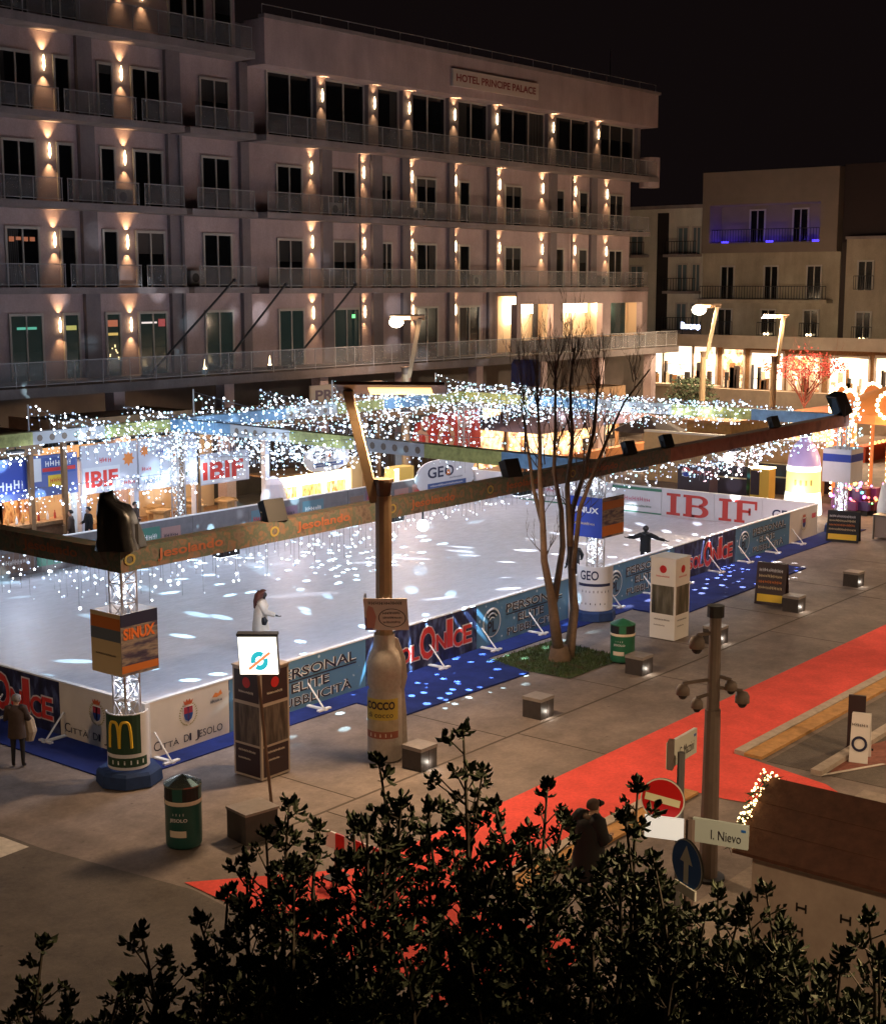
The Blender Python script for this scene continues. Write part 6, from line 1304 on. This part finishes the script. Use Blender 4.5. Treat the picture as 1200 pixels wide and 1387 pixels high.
def col_lights(c, z0, z1, label, n=60, r=.034, m=bulb_m, w_=.17):
    rg = random.Random(int(c.x*7)); t = thing('column_lights', (c.x, c.y, z0), label, 'light string', 'fairy lights inside the truss columns'); b = MB(); pts = []
    for i in range(n):
        p = V(c.x+rg.uniform(-w_, w_), c.y+rg.uniform(-w_, w_), z0+(z1-z0)*i/n); pts.append(p); bulb(b, p, r*rg.uniform(.6, 1.15), m)
    b.build('bulbs', t); MB().poly(pts, .006, wire_m, 3).build('wire', t)
    lamp('POINT', 'column_glow', (c.x+.0, c.y, (z0+z1)/2), (.85, .9, 1), 14, t, .12)
col_lights(A1, 3.8, 4.5, 'fairy lights in the left corner column above its box sign', 40); col_lights(A1, 1.6, 2.5, 'fairy lights in the left corner column below its box sign', 34)
col_lights(M1, 1.75, 2.7, 'fairy lights in the middle column below its box sign', 60); col_lights(M1, 3.95, 4.5, 'fairy lights in the middle column above its box sign', 24)
col_lights(A2, .5, 2.2, 'fairy lights in the right corner column below its box sign', 60, .05); col_lights(V(A2.x+.3, A2.y-.3, 0), 3.6, 5.6, 'fairy lights hanging beside the right truss corner', 60, .05, bulb_c, .3)
col_lights(M2, .6, 4.6, 'fairy lights up the far middle column', 90, .045, bulb_m, .2)

# ================================================================ bare trees
bark = weather('bark', (.17, .115, .078), 1.1, 1.2, .95)
def twig(mb, p, d, L, r, rg, depth, m):
    n = 4; pts = [p]; rad = [r]; q = Vector(p); dd = Vector(d).normalized()
    for i in range(n):
        dd = (dd+V(rg.uniform(-.16, .16), rg.uniform(-.16, .16), rg.uniform(-.02, .16))).normalized(); q = q+dd*L/n; pts.append(q.copy()); rad.append(r*(1-.75*(i+1)/n))
    mb.poly(pts, rad, m, 4)
    if depth > 0:
        for i in range(rg.randint(2, 3)):
            k = rg.randint(1, n); ax = V(rg.uniform(-1, 1), rg.uniform(-1, 1), rg.uniform(.5, 1.4)); twig(mb, pts[k], (dd*.9+ax.normalized()*.8), L*rg.uniform(.45, .7), max(.005, rad[k]*.65), rg, depth-1, m)
t = thing('bare_tree', (32.8, 22.06, 0), 'bare many stemmed winter tree growing from the grass square', 'tree'); rg = random.Random(17)
TR = MB(); CRN = MB(); twigm = mat('twig_bark', (.075, .05, .036), .9, .3, 6)
def stem(pts, r0, r1, dy=0.0):
    P = [wy(x, y, 22.06+dy*i/max(1, len(pts)-1)) for i, (x, y) in enumerate(pts)]; TR.poly(P, [r0+(r1-r0)*i/(len(P)-1) for i in range(len(P))], bark, 9); return P
trunk_l = stem([(758, 893), (752, 850), (748, 815), (745, 800), (737, 760), (735, 705), (731, 645), (731, 600), (727, 530)], .165, .03, -.3)
TR.poly([wy(758, 893, 22.06)-Z_*.1, wy(758, 888, 22.06), wy(757, 875, 22.06)], [.38, .30, .24], bark, 10)
stem([(770, 893), (774, 860), (778, 825), (775, 790), (772, 730), (775, 690), (790, 645), (805, 580), (810, 510)], .16, .03, .5)
stem([(750, 815), (757, 775), (762, 740), (760, 690), (750, 640), (752, 580), (752, 490)], .11, .03, .2)
stem([(776, 770), (785, 690), (800, 650), (820, 600), (845, 545), (880, 500)], .075, .018, -.6)
stem([(737, 720), (722, 660), (714, 600), (706, 545)], .07, .02, .6)
stem([(772, 740), (768, 660), (775, 600), (772, 520), (778, 470)], .09, .02, .7)
TR.smooth = True; TR.build('trunk', t)
for (x, y, n, L, sp) in ((727, 540, 5, 1.9, .5), (752, 510, 6, 1.7, .5), (810, 525, 6, 1.7, .6), (860, 525, 3, 1.2, .8), (708, 552, 4, 1.6, .6), (777, 490, 5, 1.3, .5), (735, 640, 3, 2.0, .7), (752, 610, 4, 2.2, .7), (800, 600, 4, 2.2, .7), (772, 600, 4, 2.0, .6), (790, 650, 3, 1.8, .9), (820, 605, 3, 1.6, .9), (735, 700, 2, 1.5, .9), (775, 700, 3, 1.9, 1.2), (737, 760, 2, 1.0, 1.3)):
    for k in range(int(n*1.7)):
        p = wy(x+rg.uniform(-3, 3), y+rg.uniform(-15, 15), 22.06+rg.uniform(-.15, .3)); twig(CRN, p, V(rg.uniform(-sp, sp), rg.uniform(-sp, sp), 1), L*rg.uniform(.45, .78), .017, rg, 3, twigm)
CRN.build('crown', t)
t = thing('red_leaved_tree', (86, 38.6, 0), 'small tree with red lit twigs before the shops', 'tree'); rg = random.Random(5); m = MB(); b0 = wx(1090, 530, 86); b0 = V(86, b0.y, 0)  # red light on the bare crown put into leaf and twig colours
m.poly([b0, b0+Z_*1.5, b0+V(.1, .1, 3.2)], [.14, .11, .09], bark, 8); m.build('trunk', t); m = MB(); rd = mat('red_leaf', (.42, .05, .04), .8, .3, 5)
for k in range(16):
    p = b0+V(0, 0, rg.uniform(2.6, 3.6)); d = V(rg.uniform(-1, 1), rg.uniform(-1, 1), rg.uniform(.6, 1.4)); twig(m, p, d, rg.uniform(1.6, 3.0), .05, rg, 2, mat('red_twig', (.25, .06, .04), .8))
for k in range(900):
    a = rg.random()*6.28; rr = 2.6*math.sqrt(rg.random()); p = b0+V(math.cos(a)*rr, math.sin(a)*rr, 5.2+rg.uniform(-1.2, 1.6)*(1-rr/3.2)); e_ = V(rg.uniform(-1, 1), rg.uniform(-1, 1), rg.uniform(-1, 1)).normalized()*.10; f_ = e_.orthogonal().normalized()*.07; m.add([p-e_, p+f_, p+e_, p-f_], [(0, 1, 2, 3)], rd)
m.build('crown', t)
leafd = mat('leaf_dark', (.048, .062, .034), .65, .4, 9, spec=.12); leaf2 = mat('leaf_mid', (.085, .105, .058), .6, .4, 9, spec=.12); stemm = mat('shoot', (.05, .04, .025), .8)
def bush(p, r, h, label, n=1500):
    t = thing('bush', p, label, 'bush'); rg = random.Random(int(p.x*3)); m = MB(); s_ = MB()
    for k in range(9): s_.tube(p, p+V(rg.uniform(-r, r)*.6, rg.uniform(-r, r)*.6, h*.8), .03, stemm, .01, 4)
    for k in range(n):
        a = rg.random()*6.28; u = rg.random(); rr = r*math.sqrt(rg.random())*(1-.5*u)*(1+.25*math.sin(3*a)); q = p+V(math.cos(a)*rr, math.sin(a)*rr, h*(.15+.85*u)); e_ = V(rg.uniform(-1, 1), rg.uniform(-1, 1), rg.uniform(-.5, 1)).normalized()*.14; f_ = e_.orthogonal().normalized()*.06; m.add([q-e_, q+f_, q+e_, q-f_], [(0, 1, 2, 3)], rg.choice([leafd, leaf2]))
    m.build('foliage', t); s_.build('stems', t)
q = wx(935, 540, 84); bush(V(84, q.y, 1.4), 2.2, 2.9, 'dark bush in front of the lit shops by the round lamp'); 
for px, X, h, lab in ((690, 72, 3.2, 'dark shrub mass below the draped box'), (830, 90, 4.4, 'tall dark shrub at the hotel corner left of the shops')):
    q = wx(px, 540, X); bush(V(X, q.y, 0), 2.6, h, lab, 1300)
MB
pl = thing('planter', (84, 43, 0), 'stone planter wall under the bush before the shops', 'planter'); q = wx(935, 540, 84); MB().box(83, 86, q.y-3, q.y+3, 0, 1.45, stone).build('wall', pl); MB().box(82.9, 86.1, q.y-3.1, q.y+3.1, 1.45, 1.55, con).build('coping', pl)

# ================================================================ evergreen trees in the foreground
def leaf(mb, p, d, up, L, w_, m):
    s_ = d.cross(up)
    if s_.length < 1e-4: s_ = d.orthogonal()
    s_ = s_.normalized()*w_; n = d.cross(s_).normalized()
    mb.add([p, p+d*L*.45+s_*.85+n*.006, p+d*L*.78+s_+n*.004, p+d*L-n*.012, p+d*L*.78-s_+n*.004, p+d*L*.45-s_*.85+n*.006, p+d*L*.6-n*.004], [(0, 1, 6), (1, 2, 6), (2, 3, 6), (3, 4, 6), (4, 5, 6), (5, 0, 6)], m)
def whorl(mb, p, axis, rg, n=11, L=.085):
    axis = axis.normalized(); a0 = axis.orthogonal().normalized(); b0 = axis.cross(a0)
    for i in range(n):
        t_ = i*2.4+rg.uniform(-.4, .4); el = rg.uniform(-.15, 1.1); d = (a0*math.cos(t_)+b0*math.sin(t_))*math.cos(el)+axis*math.sin(el)
        leaf(mb, p-axis*rg.uniform(0, .06), d.normalized(), axis, L*rg.uniform(.6, 1.05), L*rg.uniform(.17, .24), leafd if rg.random() < .7 else leaf2)
def shoot(cr, st, tip, root, rg, dens=1.0):
    L = (tip-root).length; ax = (tip-root).normalized(); bend = V(rg.uniform(-.14, .14), rg.uniform(-.14, .14), 0)
    P = lambda s: tip-ax*s+bend*math.sin(PI*s/max(L, .1))
    st.poly([P(L*i/6) for i in range(7)], [.005+.016*i/6 for i in range(7)], stemm, 4)
    whorl(cr, tip, ax, rg, 22, .070); s = rg.uniform(.10, .16)
    while s < L:
        k = 1 if s < .22 else rg.choice((2, 2, 3, 3, 4))
        for j in range(k):
            if rg.random() > dens: continue
            a = rg.random()*6.28; sp = rg.uniform(.04, min(.36, .07+.30*s)); d = V(math.cos(a), math.sin(a), rg.uniform(.5, 1.3)).normalized(); p0 = P(s); p1 = p0+d*sp*1.25
            st.tube(p0, p1, .005, stemm, .003, 4, False); whorl(cr, p1, (d+Z_*rg.uniform(.1, .9)), rg, rg.randint(8, 18), rg.choice((.040, .052, .062, .078)))
        s += rg.uniform(.07, .13)
rg = random.Random(31)
trees = [(60, 7.0, [(60, 1272), (95, 1350), (35, 1330)]), (225, 7.4, [(190, 1258), (225, 1285), (268, 1240), (165, 1330), (300, 1300)]), (375, 7.6, [(335, 1160), (392, 1082), (428, 1112), (360, 1125), (462, 1160), (310, 1200)]),
         (520, 7.3, [(512, 1025), (545, 1080), (478, 1110), (525, 1130), (580, 1120)]), (640, 7.8, [(627, 985), (655, 1040), (600, 1090), (668, 1085), (582, 1090)]), (745, 7.6, [(742, 1058), (765, 1105), (715, 1120), (700, 1140)]),
         (880, 7.4, [(864, 1062), (846, 1100), (884, 1160), (835, 1150), (900, 1200), (820, 1160)]), (965, 7.1, [(972, 1205), (955, 1235), (1000, 1240)]), (1045, 6.9, [(1036, 1200), (1010, 1225), (1060, 1250), (1085, 1310)]), (1165, 6.9, [(1175, 1240), (1140, 1290), (1190, 1290), (1110, 1310)])]
fill = {0: 3, 1: 8, 2: 13, 3: 14, 4: 14, 5: 13, 6: 14, 7: 10, 8: 9, 9: 6}
ev_lab = ['small evergreen at the bottom left corner with one thin upright shoot', 'low evergreen with two pointed shoots left of the price box pole', 'evergreen whose top covers the foot of the price box pole', 'evergreen with a tall thin shoot in front of the bottle-shaped wrap', 'tallest evergreen shoot in the middle of the shrub row', 'evergreen just left of the man on the carpet', 'evergreen touching the no entry sign', 'evergreen below the Nievo sign', 'evergreen with a short shoot in front of the pale forecourt', 'loose evergreen at the bottom right corner']
for i, (cx_, D_, tips) in enumerate(trees):
    c = at_dist(cx_, 1300, D_); root0 = V(c.x, c.y, 0); t = thing('evergreen_tree', root0, ev_lab[i], 'tree', 'evergreens in the foreground')
    cr, st = MB(), MB(); hub = V(c.x, c.y, c.z-1.0); st.poly([root0, V(c.x+.05, c.y, hub.z*.5), hub-Z_*.35, hub+Z_*.1], [.10, .075, .045, .012], bark, 8)
    for px, py in tips:
        tip = at_dist(px, py, D_+rg.uniform(-.4, .4)); root = tip.lerp(hub, .35)-Z_*.85; shoot(cr, st, tip, root, rg)
    lo = min(y for x, y in tips)
    for k in range(fill[i]):
        px = cx_+rg.gauss(0, 52); py = max(lo+90, 1405-abs(rg.gauss(0, 1))*130); py = min(py, 1480)
        tip = at_dist(px, py, D_+rg.uniform(-.7, .5)); root = tip.lerp(hub, .3)-Z_*.7; shoot(cr, st, tip, root, rg)
    for k in range(10):
        tip = V(c.x+rg.uniform(-.5, .5), c.y+rg.uniform(-.5, .5), c.z-rg.uniform(.5, 1.8)); shoot(cr, st, tip, tip.lerp(V(c.x, c.y, tip.z-.6), .6), rg, .7)
    st.build('trunk', t); cr.build('crown', t)

# ================================================================ people
def figure(base, yaw, J, mats_, label, coat=None, hair=None, height=1.7, extra=None, bulk=1.0):
    """one skinned body; J overrides joints (facing +y, x to the figure's right)"""
    t = thing('person', base, label, 'person'); sc = height/1.7
    j = dict(pelvis=(0, 0, .93), spine=(0, .0, 1.12), chest=(0, 0, 1.32), neck=(0, .0, 1.46), jaw=(0, .03, 1.53), head=(0, .015, 1.61), crown=(0, 0, 1.68), nose=(0, .115, 1.595))
    for s_, n in ((1, 'r'), (-1, 'l')):
        j.update({n+'sh': (s_*.17, 0, 1.40), n+'el': (s_*.24, -.02, 1.13), n+'wr': (s_*.25, .08, .90), n+'hip': (s_*.09, 0, .90), n+'kn': (s_*.105, .02, .49), n+'an': (s_*.11, -.02, .09), n+'toe': (s_*.12, .15, .035), n+'ear': (s_*.085, 0, 1.60)})
    j.update(J); R_z = Matrix.Rotation(yaw, 3, 'Z'); W = lambda p: Vector(base)+R_z@(Vector(p)*sc)
    names, pos, rad, edges, cls = [], [], [], [], []
    def add(n, p, r, c, par=None):
        names.append(n); pos.append(Vector(p)*sc); rad.append(r*sc); cls.append(c)
        if par is not None: edges.append((names.index(par), len(names)-1))
    add('pelvis', j['pelvis'], .135, 1); add('spine', j['spine'], .125, 0, 'pelvis'); add('chest', j['chest'], .14, 0, 'spine'); add('neck', j['neck'], .055, 2, 'chest'); add('jaw', j['jaw'], .065, 2, 'neck'); add('head', j['head'], .092, 2, 'jaw'); add('crown', j['crown'], .06, 2, 'head'); add('nose', j['nose'], .016, 2, 'head')
    for n in 'rl':
        add(n+'ear', j[n+'ear'], .016, 2, 'head')
        add(n+'sh', j[n+'sh'], .068, 0, 'chest'); add(n+'el', j[n+'el'], .046, 0, n+'sh'); add(n+'wr', j[n+'wr'], .030, 2, n+'el')
        f = (Vector(j[n+'wr'])-Vector(j[n+'el'])).normalized(); sx_ = 1 if n == 'r' else -1; lat = f.cross(V(0, 0, 1)); lat = lat.normalized() if lat.length > .1 else V(0, 1, 0); nn_ = f.cross(lat)
        pc_ = Vector(j[n+'wr'])+f*.055; add(n+'palm', pc_, .032, 2, n+'wr')
        for q, (o_, L) in enumerate(((-.027, .062), (-.009, .072), (.009, .068), (.026, .052))):
            k0 = pc_+f*.035+lat*o_; k1 = k0+f*L*.55-nn_*.010; k2 = k1+f*L*.4-nn_*.022
            add(n+'k%d' % q, k0, .0105, 2, n+'palm'); add(n+'m%d' % q, k1, .0095, 2, n+'k%d' % q); add(n+'t%d' % q, k2, .008, 2, n+'m%d' % q)
        b0 = pc_-lat*.035-f*.01; add(n+'th0', b0, .012, 2, n+'palm'); add(n+'th1', b0-lat*.02+f*.035, .010, 2, n+'th0'); add(n+'th2', b0-lat*.022+f*.06, .008, 2, n+'th1')
        add(n+'hip', j[n+'hip'], .095, 1, 'pelvis'); add(n+'kn', j[n+'kn'], .062, 1, n+'hip'); add(n+'an', j[n+'an'], .042, 3, n+'kn'); add(n+'toe', j[n+'toe'], .034, 3, n+'an')
    me = bpy.data.meshes.new('body'); me.from_pydata(pos, edges, []); me.update(); o = bpy.data.objects.new('body', me); COL.objects.link(o)
    md = o.modifiers.new('skin', 'SKIN'); md.use_smooth_shade = True; me.skin_vertices.new() if not me.skin_vertices else None
    for i, sv in enumerate(me.skin_vertices[0].data): sv.radius = (rad[i], rad[i]*(.8 if names[i] in ('chest', 'spine', 'pelvis') else 1)); sv.use_root = (i == 0)
    sb_ = o.modifiers.new('sub', 'SUBSURF'); sb_.levels = 1; sb_.render_levels = 1
    dg = bpy.context.evaluated_depsgraph_get(); nm = bpy.data.meshes.new_from_object(o.evaluated_get(dg)); bpy.data.objects.remove(o); bpy.data.meshes.remove(me)
    for m in mats_: nm.materials.append(m)
    for p in nm.polygons:
        best, bi = 1e9, 0
        for a_, b_ in edges:
            A_, B_ = pos[a_], pos[b_]; ab = B_-A_; u = max(0, min(1, (p.center-A_).dot(ab)/max(1e-9, ab.length_squared))); d_ = (A_+ab*u-p.center).length-(rad[a_]*(1-u)+rad[b_]*u)
            if d_ < best: best, bi = d_, (b_ if u > .25 else a_)
        p.material_index = cls[bi]; p.use_smooth = True
    nm.transform(R_z.to_4x4()); nm.name = 'body'; ob = bpy.data.objects.new('body', nm); COL.objects.link(ob); ob.parent = t; ORG[ob] = Vector(base)
    if coat:
        m, hem, flare, col_ = coat; c = MB(); N = 14; zs = [(1.47, .075, .07, 'neck'), (1.42, .17, .10, 'chest'), (1.30, .205, .145, 'chest'), (1.12, .185, .14, 'spine'), (.95, .195, .15, 'pelvis')]
        z = .95
        while z > hem+.02: z = max(hem, z-.16); zs.append((z, .195+flare*(.95-z), .15+flare*(.95-z), 'pelvis'))
        vs = []; fs = []
        for z, rx_, ry2, an in zs:
            b_ = Vector(j[an]); dz = {'neck': 1.46, 'chest': 1.32, 'spine': 1.12, 'pelvis': .93}[an]
            for k in range(N): a = 2*PI*k/N; vs.append(W((b_.x+rx_*bulk*math.cos(a), b_.y+ry2*bulk*math.sin(a), b_.z+z-dz)))
        for r_ in range(len(zs)-1):
            for k in range(N): fs.append((r_*N+k, r_*N+(k+1) % N, (r_+1)*N+(k+1) % N, (r_+1)*N+k))
        c.add(vs, fs, m)
        for n in 'rl':
            sh_, el_, wr_ = (Vector(j[n+x]) for x in ('sh', 'el', 'wr')); c.poly([W(Vector(j['chest']).lerp(sh_, .6)+V(0, 0, .03)), W(sh_), W(el_), W(wr_.lerp(el_, .08))], [.095*sc*bulk, .09*sc*bulk, .068*sc*bulk, .05*sc*bulk], m, 10)
        if col_: c.poly([W(Vector(j['neck'])+V(math.cos(a)*.11, math.sin(a)*.10, -.01)) for a in [i*PI/5 for i in range(11)]], .05*sc, col_, 6)
        c.build('coat', t, smooth=True)
    if hair:
        m, kind = hair; h_ = MB(); hc = Vector(j['head'])
        vs = []; fs = []; N = 12; K = 6
        for r_ in range(K+1):
            ph = PI*.62*r_/K
            for k in range(N):
                a = 2*PI*k/N; q = V(.112*math.sin(ph)*math.cos(a), .118*math.sin(ph)*math.sin(a)-.012, .112*math.cos(ph)+.02)
                if math.sin(a) > .35 and ph > 1.15: q = V(q.x*.9, q.y*.75, .112*math.cos(1.15)+.035)
                vs.append(W(hc+q))
        for r_ in range(K):
            for k in range(N): fs.append((r_*N+k, r_*N+(k+1) % N, (r_+1)*N+(k+1) % N, (r_+1)*N+k))
        h_.add(vs, fs, m)
        if kind == 'long': h_.poly([W(hc+V(0, -.05, .05)), W(hc+V(0, -.12, -.05)), W(hc+V(0, -.15, -.2)), W(hc+V(.01, -.17, -.36)), W(hc+V(.02, -.17, -.48))], [.11*sc, .125*sc, .125*sc, .10*sc, .03*sc], m, 9)
        h_.build('hair', t, smooth=True)
    if extra: extra(t, W, j)
    return t
skin_m = mat('skin', (.45, .27, .19), .6); trou = mat('dark_trousers', (.018, .017, .022), .8); boots = mat('dark_boots', (.012, .011, .012), .5); skate = mat('white_skates', (.5, .5, .52), .5)
coat_w = mat('white_coat', (.62, .55, .46), .85, .08, 8); coat_b = mat('brown_jacket', (.055, .035, .028), .85, .15, 8); coat_k = mat('black_coat', (.008, .0075, .009), .85); fur = mat('fur_trim', (.12, .085, .06), .95, .3, 30); hair_r = mat('auburn_hair', (.075, .022, .015), .6, .2, 20); hair_g = mat('grey_hair', (.20, .18, .17), .7, .2, 20); hair_k = mat('dark_hair', (.015, .012, .011), .6)
yaw_of = lambda d: math.atan2(d.y, d.x)-PI/2
def bag(t, W, j):
    MB().poly([W((.22, .05, 1.02)), W((.23, .08, .92)), W((.22, .06, .82))], [.05, .10, .07], black, 8).build('bag', t)
    MB().poly([W((-.14, .05, 1.42)), W((.05, .13, 1.25)), W((.2, .1, 1.0))], .012, black, 5).build('strap', t)
b = gp(354, 884, .10)
figure(b, yaw_of(RT*1.0+FWD*.25), dict(rel=(.24, .10, 1.16), rwr=(.22, .38, 1.05), lel=(-.27, .02, 1.15), lwr=(-.30, .22, 1.0), rkn=(.10, .12, .5), ran=(.11, .06, .13), rtoe=(.12, .22, .09), lan=(-.10, -.22, .14), lkn=(-.1, -.02, .5), ltoe=(-.11, -.06, .09), neck=(0, .06, 1.45), chest=(0, .04, 1.31), jaw=(0, .1, 1.52), head=(0, .09, 1.60), crown=(0, .075, 1.67), nose=(0, .19, 1.585), rear=(.085, .075, 1.59), lear=(-.085, .075, 1.59)), [coat_w, trou, black, skate], 'skater in a white coat with long auburn hair, reaching one gloved hand forward', (coat_w, .62, .10, None), (hair_r, 'long'), 1.80, bag, 1.28)
b = gp(873, 776, .10)
figure(b, yaw_of(FWD+RT*.15), dict(rsh=(.18, 0, 1.39), rel=(.44, .02, 1.28), rwr=(.70, .05, 1.20), lsh=(-.18, 0, 1.39), lel=(-.43, .0, 1.30), lwr=(-.62, .06, 1.28), rkn=(.14, .06, .5), ran=(.20, -.02, .13), rtoe=(.23, .13, .09), lan=(-.16, -.03, .13), lkn=(-.12, .08, .5), ltoe=(-.19, .12, .09), chest=(.0, .05, 1.31)), [coat_k, trou, black, skate], 'skater in black seen from behind with both arms stretched out', (coat_k, .78, .03, black), (hair_k, 'short'), 1.7)
def bundle(t, W, j): MB().poly([W((.12, .19, 1.20)), W((.20, .2, 1.05)), W((.24, .2, .80)), W((.22, .18, .58))], [.09, .13, .15, .09], mat('cream_scarf', (.33, .25, .17), .9, .2, 9), 10).build('folded_coat', t)
b = gp(26, 1040)
figure(b, yaw_of(V(.1, 1, 0)+RT*.7), dict(rel=(.25, .04, 1.14), rwr=(.12, .24, 1.10), lel=(-.25, .03, 1.14), lwr=(-.05, .25, 1.14), neck=(0, .05, 1.44), jaw=(0, .09, 1.51), head=(0, .08, 1.58), crown=(0, .06, 1.65), nose=(0, .17, 1.56), rear=(.085, .06, 1.57), lear=(-.085, .06, 1.57), ltoe=(-.13, .14, .03)), [coat_b, trou, skin_m, boots], 'grey haired pedestrian in a brown jacket holding a folded cream coat on the left pavement', (coat_b, .72, .08, None), (hair_g, 'short'), 1.64, bundle)
def cap(t, W, j): MB().poly([W((j['head'][0], j['head'][1]+.1, 1.63)), W((j['head'][0], j['head'][1]+.2, 1.61))], [.07, .03], coat_k, 8).build('cap_peak', t)
b = gp(797, 1226)
figure(b, yaw_of(FWD*.6+RT*.75), dict(rel=(.30, .02, 1.13), rwr=(.20, .22, 1.12), lel=(-.46, -.04, 1.16), lwr=(-.28, .14, 1.0), rsh=(.19, 0, 1.42), lsh=(-.19, 0, 1.42), neck=(0, .04, 1.46), jaw=(0, .09, 1.52), head=(0, .08, 1.60), crown=(0, .07, 1.67), nose=(0, .185, 1.58), rear=(.085, .065, 1.59), lear=(-.085, .065, 1.59)), [coat_k, trou, skin_m, boots], 'man in a bulky black coat with fur collar on the red carpet', (coat_k, .50, .16, fur), (coat_b, 'short'), 1.84, cap, 1.38)
b = gp(777, 800, .10)
figure(b, yaw_of(RT*-.5+FWD), dict(rel=(.34, .05, 1.2), rwr=(.42, .2, 1.05)), [coat_k, trou, black, skate], 'skater in dark clothes half hidden between the tree and the middle column', (coat_k, .75, .04, None), (hair_k, 'short'), 1.7)
for px, Y, h, c_, lab, dr in ((122, 45.9, 1.75, coat_k, 'person in dark clothes standing at the bar stall behind the covered light', V(-1, .3, 0)), (185, 45.8, 1.7, coat_b, 'person in brown standing by the white tent corner', V(.4, -1, 0)), (98, 46.3, 1.66, coat_b, 'person leaning by the bar counter end', V(-.6, .6, 0))):
    q = wy(px, 740, Y); figure(V(q.x, Y, 0), yaw_of(dr), dict(rel=(.26, .06, 1.14), rwr=(.16, .24, 1.10)), [c_, trou, skin_m, boots], lab, (c_, .7, .05, None), (hair_k, 'short'), h)
